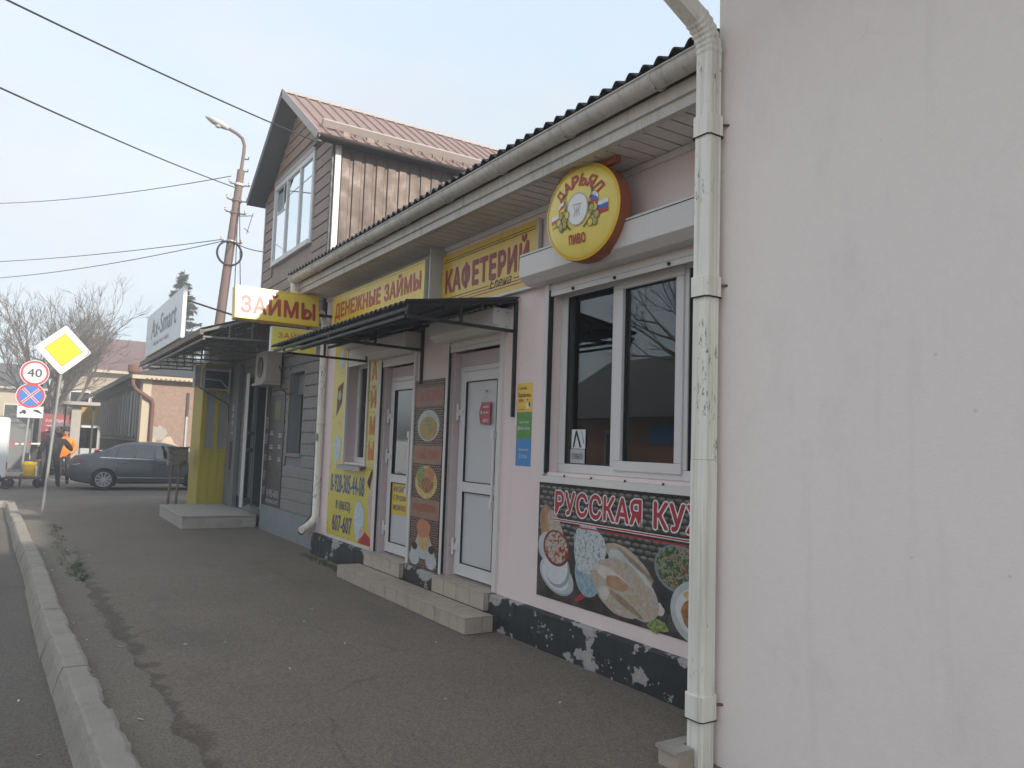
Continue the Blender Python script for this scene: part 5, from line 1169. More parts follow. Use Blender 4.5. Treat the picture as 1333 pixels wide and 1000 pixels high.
# meter box on two posts
t = thing('meter_box', 'rusty metal box on two thin posts beside the yellow kiosk', 'utility box', (2.95, 18.0, 0))
MB().box(2.72, 3.10, 17.75, 18.0, 1.02, 1.40).build('case', 'rusty_box', t, bevel=.012); MB().box(2.69, 3.13, 17.73, 18.03, 1.40, 1.425).build('lid', 'rusty_box', t)
MB().box(2.75, 3.07, 17.738, 17.749, 1.06, 1.36).build('door', 'rusty_box', t, bevel=.004); MB().box(2.99, 3.02, 17.72, 17.738, 1.26, 1.29).build('lock', 'galv', t)
for x in (2.82, 2.98): MB().tube([(x-.06, 17.87, 0), (x, 17.87, 1.03)], .028, 8).build('post', 'wood_weathered', t, smooth=True)
# air conditioners
def air_con(name, label, x0, x1, y0, y1, z0, z1, face, loc):
    t = thing(name, label, 'air conditioner', loc, 'air conditioners under the canopy')
    MB().box(x0, x1, y0, y1, z0, z1).build('case', 'ac_cream', t, bevel=.015)
    if face == 'near':
        cx, cz = (x0+x1)/2, (z0+z1)/2; MB().box(x0+.03, x1-.03, y0-.006, y0-.001, z0+.03, z1-.03).build('grille', 'ac_dark', t)
        for x in (x0+.01, x1-.01): MB().box(x-.02, x+.02, y0-.03, y0-.006, z0-.06, z1+.03).build('bracket', 'lamp_grey', t)
        MB().box(x0-.03, x1+.03, y0-.025, y0-.006, z1-.06, z1-.03).build('bar', 'lamp_grey', t)
        MB().tube([(x0-.2, y0-.02, z0+.18), (x0+.1, y0-.04, z0+.22), (x0+.35, y0-.04, z0+.20), (x1-.05, y0-.03, z0+.05)], .014, 6).build('hose', 'lamp_grey', t)
    else:
        cy, cz = (y0+y1)/2, (z0+z1)/2; MB().lathe([(.19, 0), (.19, .012), (.02, .016)], (x0-.001, cy, cz), (-1, 0, 0), 24).build('grille', 'ac_dark', t)
        MB().box(x0-.04, XG+.0, y0-.02, y1+.02, z0-.045, z0-.002).build('bracket', 'ac_cream', t)
        MB().tube([(x1-.05, y0-.01, z0+.3), (x1-.02, y0-.05, z0+.2), (x1-.02, y0-.08, z0-.1), (x1+.01, y0-.4, z0-.22), (x1+.03, y0-.7, z0-.20)], .012, 6).build('hose', 'brown_trim', t)
    return t
air_con('air_conditioner', 'cream air conditioner on the grey siding above the dark poster', 3.58, 3.86, 13.72, 14.45, 2.66, 3.22, 'street', (3.7, 14.1, 2.6))
air_con('air_conditioner', 'dark-faced air conditioner over the yellow kiosk window', 3.20, 3.74, 17.18, 17.42, 2.66, 3.12, 'near', (3.47, 17.3, 2.6))
t = thing('junction_box', 'grey metal box fixed left of the dark-faced air conditioner', 'utility box', (3.1, 17.3, 2.7)); MB().box(3.03, 3.15, 17.2, 17.42, 2.70, 3.16).build('case', 'lamp_grey', t, bevel=.01); MB().box(3.035, 3.145, 17.19, 17.199, 2.74, 3.12).build('lid', 'galv', t); MB().tube([(3.1, 17.22, 2.72), (3.3, 17.1, 2.58), (3.72, 17.05, 2.35), (3.74, 17.05, 2.0)], .012, 6).build('cable', 'cable', t)
# canopy of translucent sheets on a welded frame
cn = thing('canopy', 'grey translucent canopy on a welded frame over the kiosk', 'canopy', (3.2, 17, 3.2))
cx0, cz0, cx1, cz1, cy0, cy1 = 2.40, 3.40, XG-.02, 3.92, 13.30, 20.8
y = cy0; k = 0
while y < cy1-.2:
    corrugated('roof_sheet', 'canopy_sheet', cn, cx0-.02, cz0+.03+.004*(k % 2), cx1, cz1+.03+.004*(k % 2), y+.01, min(y+.98, cy1), .09, .008, .003); y += .95; k += 1
MB().bar((cx0, cy0-.02, cz0-.03), (cx0, cy1, cz0-.03), .06, .09).build('front_beam', 'wood_weathered', cn)
for i, y in enumerate(np.linspace(cy0+.03, cy1-.05, 8)):
    r = MB(); r.bar((cx0+.03, y, cz0-.005), (cx1, y, cz1-.005), .035, .04); r.bar((cx0+.03, y, cz0-.10), (cx1, y, cz0-.06), .03, .03)
    for t_ in (.3, .55, .8): x = cx0+(cx1-cx0)*t_; r.bar((x, y, cz0-.09+.03*t_), (x, y, cz0+(cz1-cz0)*t_-.02), .022, .022, (1, 0, 0))
    r.build('rafter', 'grey_panel', cn)
for t_ in (.25, .5, .75): x = cx0+(cx1-cx0)*t_; z = cz0+(cz1-cz0)*t_-.035; MB().bar((x, cy0, z), (x, cy1, z), .04, .03).build('purlin', 'grey_panel', cn)
MB().bar((cx0+.05, cy0+.03, cz0-.13), (cx0+.05, cy1-.05, cz0-.13), .035, .035).build('lower_rail', 'grey_panel', cn)
t = thing('dark_lean_to', 'dark sheet roof edge showing above the canopy beside the light box', 'roof', (3.4, 12.5, 3.9))
mb = MB(); mb.prism([(2.95, 11.9, 3.86), (XG-.03, 11.9, 4.03), (XG-.03, 11.9, 4.06), (2.95, 11.9, 3.89)], (0, 1.35, 0)); mb.build('sheet', 'slate_dark', t)
for y in (12.0, 13.1): MB().bar((3.0, y, 3.85), (XG-.03, y, 4.0), .03, .03).build('rafter', 'black_steel', t)
# phone-shop sign on the canopy edge
t = thing('phone_shop_sign', 'white phone repair sign board standing on the canopy edge', 'sign', (2.4, 17.5, 3.45))
MB().box(2.37, 2.43, 15.12, 19.9, 3.47, 4.43).build('board', 'sign_white_pale', t, bevel=.006)
MB().box(2.366, 2.434, 15.095, 15.118, 3.46, 4.44).build('end_strip', 'sign_white', t)
f = street_frame(2.37, 19.9, 3.47); f.text('lettering', 'Ax-Smart', .85, 4.15, .34, .78, 'letter_grey', t, .004, bold=.01); f.text('small_lettering', 'Ремонт телефонов', 1.25, 3.35, .12, .25, 'letter_grey', t, .004)
for y in (15.6, 17.5, 19.4): MB().bar((2.45, y, 3.40), (2.45, y, 4.3), .03, .03, (1, 0, 0)).build('post', 'lamp_grey', t)
MB().tube([(2.45, 15.4, 4.22), (3.85, 15.6, 3.96)], .018, 6).build('stay', 'pole_rust', t)

# ------------------------------------------------------------------ street lamp with cables
lp = thing('lamp_post', 'leaning rusty street lamp post with a grey lamp head and coiled cable', 'street lamp', (4.02, 21.5, 0))
MB().tube([(4.02, 21.5, 0), (4.31, 21.5, 4.6), (4.62, 21.5, 9.0)], [.16, .13, .10], 12).build('pole', 'pole_rust', lp, smooth=True)
MB().tube([(4.60, 21.5, 8.75), (4.66, 21.5, 9.5), (4.665, 21.5, 9.72), (4.60, 21.5, 9.90), (4.45, 21.5, 10.0), (4.18, 21.5, 10.10)], .045, 10).build('arm', 'pole_rust', lp, smooth=True)
hd = MB(); rings = []
for (s, w_, h_) in ((0, .05, .05), (.08, .08, .07), (.22, .12, .09), (.42, .12, .09), (.58, .07, .05), (.64, .02, .02)):
    c = Vector((4.22, 21.5, 10.08))+Vector((-.93, 0, .30)).normalized()*s; rings.append([c+Vector((.3*math.sin(a)*h_, math.cos(a)*w_, math.sin(a)*h_)) for a in np.linspace(0, 2*math.pi, 14, endpoint=False)])
loft(hd, rings); hd.build('lamp_head', 'lamp_grey', lp, smooth=True)
c = Vector((3.95, 21.5, 10.10)); MB().lathe([(.09, 0), (.07, -.05), (.02, -.07)], c, (0, 0, 1), 14).build('lens', 'porcelain', lp, smooth=True)
MB().tube([(4.43+.32*math.cos(a), 21.38, 6.62+.33*math.sin(a)) for a in np.linspace(0, 2*math.pi, 28, endpoint=False)], .03, 6, closed=True).build('cable_coil', 'cable', lp, smooth=True)
for z, x in ((8.55, 4.59), (7.75, 4.53), (6.93, 4.475), (8.1, 4.555)):
    MB().lathe([(.135, 0), (.135, .06)], (x, 21.5, z), (.07, 0, 1), 12).build('clamp', 'porcelain' if z < 7.2 or z > 8.3 else 'pole_rust', lp)
    for s in (-1, 1):
        MB().bar((x, 21.42, z), (x+s*.26, 21.42, z+.02), .03, .03).build('crossarm', 'black_steel', lp); MB().lathe([(.02, 0), (.045, .03), (.03, .06), (.045, .09), (.015, .12)], (x+s*.26, 21.42, z+.03), (0, 0, 1), 10).build('insulator', 'porcelain', lp)
for (x, z) in ((4.80, 9.35), (4.80, 9.0)): MB().tube([(x-.16, 21.5, z-.02), (x, 21.5, z), (x, 21.5, z+.06)], .018, 6).build('hook', 'cable', lp)
def cable(label, a, b, sag, r=.014, n=24):
    a, b = Vector(a), Vector(b); pts = [a.lerp(b, i/n)-Vector((0, 0, sag*4*(i/n)*(1-i/n))) for i in range(n+1)]
    o = MB().tube(pts, r, 5).build('overhead_cable', 'cable', None, smooth=True, origin=a); tag(o, label, 'cable', 'overhead cables'); return o
cable('thick overhead cable ending at the gable corner of the brown building', (-4.9, 3.8, 4.78), (3.62, 11.5, 6.28), .16, .010)
cable('thick overhead cable running down to the top of the lamp post', (-5.6, 2.6, 4.32), (4.50, 21.4, 8.45), .22, .014)
cable('thin upper cable crossing the sky to the lamp post', (-6, 42, 11.4), (4.35, 21.4, 8.75), .5, .012)
cable('thin cable, upper of the pair halfway up the lamp post', (-6, 42, 8.6), (4.25, 21.4, 6.98), .3, .012)
cable('thin cable, lower of the pair halfway up the lamp post', (-6, 42, 7.9), (4.25, 21.4, 6.93), .5, .012)
cable('short cable from the lamp post to the brown building', (4.5, 21.4, 6.95), (4.6, 15.7, 5.6), .15, .012)
cable('cable hanging down beside the lamp post towards the canopy', (4.58, 21.4, 7.9), (4.55, 20.9, 3.9), .0, .012)
cable('second cable hanging slack beside the lamp post', (4.6, 21.4, 8.2), (4.78, 20.9, 3.9), .0, .012)
t = thing('antenna', 'thin wire aerial near the top of the lamp post', 'aerial', (4.9, 21.4, 7.5))
a_ = MB(); a_.tube([(4.62, 21.45, 7.7), (5.0, 21.45, 7.78)], .012, 5); a_.tube([(4.86, 21.45, 7.25), (5.0, 21.45, 7.85)], .01, 5); a_.tube([(4.78, 21.45, 7.4), (4.92, 21.45, 7.3)], .01, 5); a_.build('rods', 'cable', t)

# ------------------------------------------------------------------ traffic signs
t = thing('priority_sign', 'yellow and white diamond priority road sign on a leaning grey pole', 'road sign', (.59, 18.6, 0))
MB().tube([(.52, 18.6, 0), (.655, 18.62, 3.0), (.66, 18.62, 3.5)], .032, 10).build('pole', 'galv', t, smooth=True)
roll = RAD(-1.5); qy = RAD(6); C0 = Vector((.66, 18.56, 3.37)); u0 = Vector((math.cos(qy), math.sin(qy), 0)); nn = Vector((math.sin(qy), -math.cos(qy), 0)); u = u0*math.cos(roll)+V*math.sin(roll); v = V*math.cos(roll)-u0*math.sin(roll)
f = Fr(C0, u, v, nn)
def diamond(r, c=.05, n=4):
    pts = []
    for k in range(4):
        a = k*math.pi/2; d = Vector((math.cos(a), math.sin(a))); p = Vector((-math.sin(a), math.cos(a)))
        for s in np.linspace(-1, 1, n): pts.append(tuple(d*(r-c+c*(1-s*s)*.6)+p*c*s*.9))
    return pts
MB().prism([f.pt(x, y, -.012) for x, y in diamond(.535)], nn*.010).build('plate', 'galv', t); f.poly('white_field', diamond(.53), 'sign_white', t, .0); f.poly('edge_line', diamond(.50), 'letter_grey', t, .001); f.poly('white_field', diamond(.488), 'sign_white', t, .002); f.poly('yellow_line', diamond(.355, .03), 'letter_black', t, .003); f.poly('yellow_field', diamond(.345, .03), 'road_yellow', t, .004)
t = thing('speed_limit_sign_post', 'grey post with a 40 speed limit, no stopping sign and tow-away plate', 'road sign', (.25, 27.5, 0))
MB().tube([(.12, 27.5, 0), (.30, 27.5, 3.75)], .032, 10).build('pole', 'galv', t, smooth=True)
def round_sign(cx, cz, r, kind):
    f = Fr((cx, 27.44, cz), (1, 0, 0), (0, 0, 1), (0, -1, 0)); MB().lathe([(r, 0), (r, .012)], (cx, 27.453, cz), (0, -1, 0), 36).build('plate', 'sign_white', t)
    f.ring('red_border', 0, 0, r*.80, r*.95, 'road_red', t, .002)
    if kind == '40': f.text('lettering', '40', -r*.50, r*.50, -r*.32, r*.34, 'letter_black', t, .003, bold=.01)
    else:
        f.ell('blue_field', 0, 0, r*.80, r*.80, 'road_blue', t, .001)
        for s in (-1, 1):
            k = r*.80*.7071; w_ = r*.055
            for (ww, mm, of) in ((w_*1.7, 'sign_white', .003), (w_, 'road_red', .004)): f.poly('diagonal', [(-k-ww*.7, s*(-k)+s*ww*.7), (-k+ww*.7, s*(-k)-s*ww*.7), (k+ww*.7, s*k-s*ww*.7), (k-ww*.7, s*k+s*ww*.7)], mm, t, of+.001*(s+1))
        f.ring('red_border', 0, 0, r*.80, r*.95, 'road_red', t, .007)
round_sign(.27, 3.42, .385, '40'); round_sign(.215, 2.72, .385, 'no')
f = Fr((-.06, 27.44, 2.13), (1, 0, 0), (0, 0, 1), (0, -1, 0)); MB().box(-.10, .58, 27.442, 27.455, 2.05, 2.41).build('plate', 'sign_white', t); f.rect('plate_edge', -.035, .635, -.075, .275, 'letter_black', t, .0); f.rect('plate_face', -.028, .628, -.068, .268, 'sign_white', t, .001)
f.poly('pictogram', [(.02, .06), (.20, .06), (.20, .10), (.16, .16), (.10, .16), (.07, .10), (.02, .09)], 'letter_black', t, .002); f.poly('pictogram', [(.36, .13), (.40, .18), (.50, .17), (.60, .08), (.60, .05), (.46, .10)], 'letter_black', t, .002); f.poly('pictogram', [(.16, .16), (.22, .23), (.225, .22), (.17, .15)], 'letter_black', t, .0025); f.poly('pictogram', [(.22, .23), (.30, .08), (.31, .085), (.225, .235)], 'letter_black', t, .0025)
for x in (.06, .15): f.ell('pictogram', x, .05, .025, .025, 'letter_black', t, .003, 12)

# ------------------------------------------------------------------ cars
def car(name, label, paint, loc, yaw, hatch=False):
    L, Wd = 4.40, 1.70
    root = thing(name, label, 'car', loc)
    xs = np.linspace(-2.2, 2.2, 67)
    if not hatch:
        deck = [(-2.2, .80), (-2.12, .97), (-1.95, 1.02), (-1.62, 1.05), (-1.30, 1.17), (-.95, 1.335), (-.55, 1.435), (-.1, 1.462), (.35, 1.44), (.70, 1.36), (1.05, 1.18), (1.32, 1.02), (1.6, .96), (1.95, .87), (2.12, .76), (2.2, .62)]
    else:
        deck = [(-2.2, .80), (-2.14, 1.02), (-2.05, 1.16), (-1.90, 1.36), (-1.6, 1.49), (-.9, 1.55), (-.1, 1.56), (.35, 1.53), (.70, 1.43), (1.05, 1.22), (1.32, 1.04), (1.6, .97), (1.95, .87), (2.12, .76), (2.2, .62)]
    dz = lambda x: float(np.interp(x, [p[0] for p in deck], [p[1] for p in deck]))
    dzs = lambda x: sum(dz(x+k*.035) for k in (-2, -1, 0, 1, 2))/5
    belt = lambda x: float(np.interp(x, [-2.2, -2.0, -1.5, 0, 1.2, 2.0, 2.2], [.78, .93, .965, .925, .885, .80, .62]))
    bot = lambda x: float(np.interp(x, [-2.2, -2.05, -1.7, 1.75, 2.05, 2.2], [.36, .25, .19, .19, .22, .32]))
    hw = lambda x: .5*Wd*float(np.interp(abs(x), [0, 1.2, 1.7, 2.0, 2.13, 2.2], [1, .985, .945, .875, .79, .66]))
    def sect(x):
        w_ = hw(x); b0, bl, rf = bot(x), belt(x), dzs(x)
        rf = max(rf, bl+.006); gh = rf-bl; k = min(1, gh/.45); wt = w_*(.93-.20*k)
        pts = [(w_*.80, b0), (w_*.95, b0+.05), (w_*.985, b0+.16), (w_*1.0, .50*(bl+b0)), (w_*.985, bl-.10), (w_*.975, bl-.05), (w_*.955, bl), (wt+(w_*.95-wt)*.5, bl+gh*.5), (wt, rf-.05*k-.002), (wt*.93, rf-.018*k), (wt*.6, rf+.002), (0, rf+.006)]
        return pts
    rings = []
    for x in xs:
        h = sect(x); ring = [(x, -y, z) for y, z in h]+[(x, y, z) for y, z in h[-2::-1]]; rings.append(ring)
    mb = MB(); loft(mb, rings)
    o = mb.build(name+'_t', paint, None, smooth=True)
    cuts = []
    for wx in (-1.27, 1.28):
        cb = MB(); cb.lathe([(.345, -1.2), (.345, 1.2)], (wx, 0, .315), (0, 1, 0), 32); c_ = cb.build('cut', paint)
        md = o.modifiers.new('b', 'BOOLEAN'); md.operation = 'DIFFERENCE'; md.object = c_; md.solver = 'EXACT'; cuts.append(c_)
    me = bpy.data.meshes.new_from_object(o.evaluated_get(bpy.context.evaluated_depsgraph_get())); me.name = 'body'
    me.polygons.foreach_set('use_smooth', [True]*len(me.polygons)); me.set_sharp_from_angle(angle=RAD(28))
    for c_ in cuts: bpy.data.objects.remove(c_)
    bpy.data.objects.remove(o)
    body = bpy.data.objects.new('body', me); COL.objects.link(body); body.parent = root; ORG[body.name] = Vector((0, 0, 0)); ORG[root.name] = Vector((0, 0, 0))
    def sp(x, s, t_):       # point on greenhouse side, t 0 belt .. 1 roof edge
        h = sect(x); a, b, c = h[6], h[7], h[8]
        y, z = (a[0]+(b[0]-a[0])*t_*2, a[1]+(b[1]-a[1])*t_*2) if t_ < .5 else (b[0]+(c[0]-b[0])*(t_*2-1), b[1]+(c[1]-b[1])*(t_*2-1))
        return Vector((x, s*y, z))+Vector((0, s*.006, .003))
    def side_y(x, z):
        h = sect(x)[:7]; return float(np.interp(z, [p[1] for p in h], [p[0] for p in h]))
    for s in (-1, 1):
        wins = [((-1.42, -.98, -.98, -1.02), 'quarter'), ((-.93, .02, .0, -.86), 'rear'), ((.10, 1.02, .42, .10), 'front')] if not hatch else [((-1.75, -1.05, -1.05, -1.62), 'q'), ((-.98, .02, .0, -.98), 'rear'), ((.10, 1.02, .42, .10), 'front')]
        for (xa, xb, xc, xd), nm in wins:
            mb = MB(); n = 8
            for i in range(n):
                for j in range(4):
                    g = lambda i_, j_: sp((xa+(xb-xa)*i_/n)*(1-j_/4)+(xd+(xc-xd)*i_/n)*(j_/4), s, .07+.83*j_/4)
                    mb.face([g(i, j), g(i+1, j), g(i+1, j+1), g(i, j+1)])
            if s == -1 or True: mb.build('side_window', 'car_glass', root, smooth=True)
        for dx in (-.95, .06, 1.12):
            mb = MB(); zz = np.linspace(.32, .90, 8)
            for a, b in zip(zz[:-1], zz[1:]):
                xo = lambda z: dx+(.10*(z-.5) if dx < 0 else 0)
                mb.face([(xo(a), s*(side_y(xo(a), a)+.003), a), (xo(a)+.012, s*(side_y(xo(a), a)+.003), a), (xo(b)+.012, s*(side_y(xo(b), b)+.003), b), (xo(b), s*(side_y(xo(b), b)+.003), b)])
            mb.build('door_seam', 'rubber', root)
        for x in (-.85, .16): MB().box(x, x+.20, s*(side_y(x, .80)-.005), s*(side_y(x, .80)+.028), .79, .825).build('door_handle', paint, root, bevel=.008)
        mb = MB(); n = 20; xx = np.linspace(-1.40, 1.05, n)
        for a, b in zip(xx[:-1], xx[1:]):
            pa, pb = sp(a, s, .0), sp(b, s, .0); mb.face([pa+Vector((0, s*.004, -.014)), pb+Vector((0, s*.004, -.014)), pb+Vector((0, s*.002, .012)), pa+Vector((0, s*.002, .012))])
        mb.build('belt_trim', 'chrome', root)
        mb = MB(); n = 16; xx = np.linspace(-.92, .93, n)
        for a, b in zip(xx[:-1], xx[1:]): mb.face([(a, s*(side_y(a, .36)+.004), .335), (b, s*(side_y(b, .36)+.004), .335), (b, s*(side_y(b, .36)+.018), .36), (a, s*(side_y(a, .36)+.018), .36)]).face([(a, s*(side_y(a, .36)+.018), .36), (b, s*(side_y(b, .36)+.018), .36), (b, s*(side_y(b, .40)+.002), .395), (a, s*(side_y(a, .40)+.002), .395)])
        mb.build('sill_trim', paint, root)
        # lamps
        mb = MB()
        pts = [(-2.17, .84), (-2.02, .905), (-1.86, .885), (-1.90, .77), (-2.02, .745), (-2.16, .74)]
        mb.prism([(x, s*(side_y(x, z)+.006), z) for x, z in pts], (0, -s*.03, 0)); mb.build('tail_lamp', 'lens_red', root, smooth=False)
        mb = MB(); mb.prism([(x, s*(side_y(x, z)+.008), z) for x, z in [(-2.14, .752), (-2.02, .757), (-1.91, .782), (-1.90, .765), (-2.02, .735), (-2.15, .73)]], (0, -s*.03, 0)); mb.build('reversing_lamp', 'lens_white', root)
        mb = MB(); mb.prism([(x, s*(side_y(x, z)+.006), z) for x, z in [(2.12, .62), (2.02, .72), (1.72, .78), (1.80, .66), (2.0, .58)]], (0, -s*.03, 0)); mb.build('headlamp', 'lens_white', root)
        MB().box(.82, 1.0, s*.86, s*1.0, .92, 1.05).build('mirror', paint, root, bevel=.03)
        for wx in (-1.27, 1.28):
            ty = MB(); yo = s*(.5*Wd-.02)
            ty.lathe([(.20, -.20), (.29, -.20), (.312, -.17), (.315, -.10), (.312, -.02), (.29, .0), (.215, .0), (.20, -.02)], (wx, yo, .315), (0, s, 0), 32); wh = ty.build('wheel', 'rubber', root, smooth=True)
            rim = MB(); rim.lathe([(.215, -.03), (.218, .002), (.205, .004), (.196, -.02)], (wx, yo, .315), (0, s, 0), 32)
            for k in range(10):
                a = 2*math.pi*k/10; rim.bar((wx+.03*math.cos(a), yo-s*.012, .315+.03*math.sin(a)), (wx+.205*math.cos(a), yo-s*.006, .315+.205*math.sin(a)), .030, .02, (0, s, 0))
            rim.lathe([(.045, -.03), (.045, .004), (.02, .008)], (wx, yo, .315), (0, s, 0), 16); rim.build('rim', 'lamp_grey', wh, smooth=True)
            dk = MB(); dk.lathe([(.19, -.06), (.19, -.05)], (wx, yo, .315), (0, s, 0), 20); dk.build('brake_disc', 'rubber', wh)
            MB().box(wx-.33, wx+.33, s*.40, s*.60, .12, .64).build('wheel_well', 'rubber', wh)
    # screens
    for (xa, xb) in (((-1.62, -1.0) if not hatch else (-2.08, -1.86)), (1.28, .72)):
        mb = MB(); n = 6
        for i in range(n):
            x0_, x1_ = xa+(xb-xa)*(.08+.84*i/n), xa+(xb-xa)*(.08+.84*(i+1)/n)
            for (q0, q1) in ((-.58, 0), (0, .58)):
                k0 = min(1, (dzs(x0_)-belt(x0_))/.45); 
                mb.face([(x0_, q0*hw(x0_)*1.22*(1-.1*i/n), dzs(x0_)+.010), (x0_, q1*hw(x0_)*1.22*(1-.1*i/n), dzs(x0_)+.012), (x1_, q1*hw(x1_)*1.22*(1-.1*(i+1)/n), dzs(x1_)+.012), (x1_, q0*hw(x1_)*1.22*(1-.1*(i+1)/n), dzs(x1_)+.010)])
        mb.build('screen', 'car_glass', root, smooth=True)
    MB().box(-2.215, -2.18, -.26, .26, .62, .74).build('number_plate', 'sign_white', root)
    MB().box(-2.14, -2.10, -.60, .60, .27, .40).build('bumper_insert', 'rubber', root)
    for y in (-.4, .4):
        MB().box(-.1, .5, y-.25, y+.25, .35, .80).build('seat', 'curtain', root, bevel=.05); MB().box(-.25, -.08, y-.22, y+.22, .75, 1.20).build('seat', 'curtain', root, bevel=.06)
    root.rotation_euler = (0, 0, yaw)
    return root
car('sedan_car', 'dark grey sedan parked side-on across the end of the pavement', 'paint_grey', (3.52, 26.45, -.012), RAD(-4))
mv = thing('minivan', 'white minivan seen from behind between the porch pillar and the sedan', 'van', (1.85, 35.5, 0))
MB().box(1.02, 2.66, 33.6, 37.8, .28, 1.96).build('body', 'paint_white', mv, bevel=.14); MB().box(1.14, 2.54, 33.585, 33.60, 1.08, 1.86).build('rear_window', 'car_glass', mv, bevel=.004); MB().box(1.0, 2.68, 33.5, 33.62, .32, .58).build('bumper', 'rubber', mv, bevel=.04)
MB().box(1.55, 2.13, 33.57, 33.598, .66, .80).build('number_plate', 'sign_white', mv)
for x in (1.05, 2.49): MB().box(x, x+.14, 33.58, 33.62, .72, 1.04).build('tail_lamp', 'lens_red', mv, bevel=.01)
for x in (1.12, 2.56):
    for y in (34.4, 37.0): w_ = MB(); w_.lathe([(.15, -.1), (.28, -.1), (.31, -.05), (.31, .05), (.28, .1), (.15, .1)], (x, y, .31), (1, 0, 0), 22); w_.build('wheel', 'rubber', mv, smooth=True)
car('distant_car', 'dark blue car parked far off beyond the white van', 'paint_navy', (-1.1, 47.0, -.004), RAD(20))

# ------------------------------------------------------------------ people
def person(name, label, loc, yaw, joints, edges, mats_fn, mats, hair=None):
    root = thing(name, label, 'person', loc)
    me = bpy.data.meshes.new('skel'); keys = list(joints); me.from_pydata([joints[k][0] for k in keys], [(keys.index(a), keys.index(b)) for a, b in edges], []); me.update()
    o = bpy.data.objects.new('skel', me); COL.objects.link(o); sk = o.modifiers.new('s', 'SKIN'); sk.branch_smoothing = .6; sk.use_smooth_shade = True; ss = o.modifiers.new('u', 'SUBSURF'); ss.levels = 2; ss.render_levels = 2
    for i, k in enumerate(keys):
        r = joints[k][1]; me.skin_vertices[0].data[i].radius = r if isinstance(r, tuple) else (r, r); me.skin_vertices[0].data[i].use_root = (k == 'pelvis')
    m2 = bpy.data.meshes.new_from_object(o.evaluated_get(bpy.context.evaluated_depsgraph_get())); m2.name = 'body'; bpy.data.objects.remove(o)
    m2.materials.clear()
    for mm in mats: m2.materials.append(MATS[mm])
    for p in m2.polygons: p.material_index = mats_fn(p.center); p.use_smooth = True
    b = bpy.data.objects.new('body', m2); COL.objects.link(b); b.parent = root; ORG[root.name] = Vector((0, 0, 0))
    if hair: hair(root)
    root.rotation_euler = (0, 0, yaw); return root
EDG = [('pelvis', 'waist'), ('waist', 'chest'), ('chest', 'neck'), ('neck', 'head'), ('head', 'crown'), ('chest', 'shL'), ('shL', 'elL'), ('elL', 'wrL'), ('wrL', 'haL'), ('chest', 'shR'), ('shR', 'elR'), ('elR', 'wrR'), ('wrR', 'haR'), ('pelvis', 'hipL'), ('hipL', 'knL'), ('knL', 'anL'), ('anL', 'toL'), ('pelvis', 'hipR'), ('hipR', 'knR'), ('knR', 'anR'), ('anR', 'toR')]
# black jacket, seen from behind, stooping a little forward and to the right (local +Y is forward)
J = {'pelvis': ((0, 0, .95), (.20, .16)), 'waist': ((.01, .03, 1.12), (.225, .17)), 'chest': ((.03, .10, 1.34), (.245, .17)), 'neck': ((.05, .18, 1.52), .075), 'head': ((.07, .26, 1.62), .085), 'crown': ((.08, .29, 1.70), .075),
     'shL': ((-.22, .09, 1.42), .10), 'elL': ((-.33, .04, 1.13), .085), 'wrL': ((-.33, .08, .88), .05), 'haL': ((-.33, .11, .79), .042), 'shR': ((.26, .12, 1.42), .10), 'elR': ((.41, .22, 1.20), .085), 'wrR': ((.44, .42, 1.14), .05), 'haR': ((.44, .50, 1.12), .042),
     'hipL': ((-.10, 0, .88), .105), 'knL': ((-.16, .04, .48), .075), 'anL': ((-.20, -.03, .10), .055), 'toL': ((-.22, .14, .045), .045), 'hipR': ((.10, 0, .88), .105), 'knR': ((.14, .08, .48), .075), 'anR': ((.19, .02, .10), .055), 'toR': ((.20, .19, .045), .045)}
def mf(c):
    if c.z < .09: return 3
    if c.z < .86 and abs(c.x) < .28: return 1
    if c.z < .84: return 2
    if c.y > .44: return 2
    if c.z > 1.575: return 2
    return 0
def cap_hair(cx, cy, cz, r, mat):
    def fn(root):
        mb = MB(); rings = []
        for (a, k) in ((-.35, .98), (0, 1.06), (.4, 1.0), (.8, .74), (1.2, .38), (1.5, .05)):
            rings.append([Vector((cx+r*k*math.cos(t_), cy+r*k*math.sin(t_)*1.08, cz+r*math.sin(a)*1.05)) for t_ in np.linspace(0, 2*math.pi, 16, endpoint=False)])
        loft(mb, rings); mb.build('hair', mat, root, smooth=True)
    return fn
person('person', 'person in black jacket and dark trousers, seen from behind the priority sign pole', (.90, 26.9, -.012), RAD(-8), J, EDG, mf, ['jacket_black', 'trousers_dark', 'skin', 'shoe_black'], cap_hair(.078, .275, 1.675, .105, 'hair_dark'))
# orange vest, facing us, standing behind
J2 = {'pelvis': ((0, 0, .95), (.18, .14)), 'waist': ((0, 0, 1.12), (.21, .16)), 'chest': ((0, .01, 1.36), (.235, .17)), 'neck': ((0, .02, 1.53), .065), 'head': ((0, .05, 1.63), .085), 'crown': ((0, .045, 1.73), .075),
      'shL': ((-.21, .0, 1.43), .085), 'elL': ((-.30, .05, 1.16), .07), 'wrL': ((-.22, .22, 1.02), .05), 'haL': ((-.17, .30, 1.0), .042), 'shR': ((.21, .0, 1.43), .085), 'elR': ((.31, .03, 1.15), .07), 'wrR': ((.26, .20, .98), .05), 'haR': ((.22, .28, .95), .042),
      'hipL': ((-.10, 0, .88), .10), 'knL': ((-.12, .03, .48), .075), 'anL': ((-.13, -.02, .10), .055), 'toL': ((-.14, .15, .045), .045), 'hipR': ((.10, 0, .88), .10), 'knR': ((.12, .03, .48), .075), 'anR': ((.14, -.02, .10), .055), 'toR': ((.15, .15, .045), .045)}
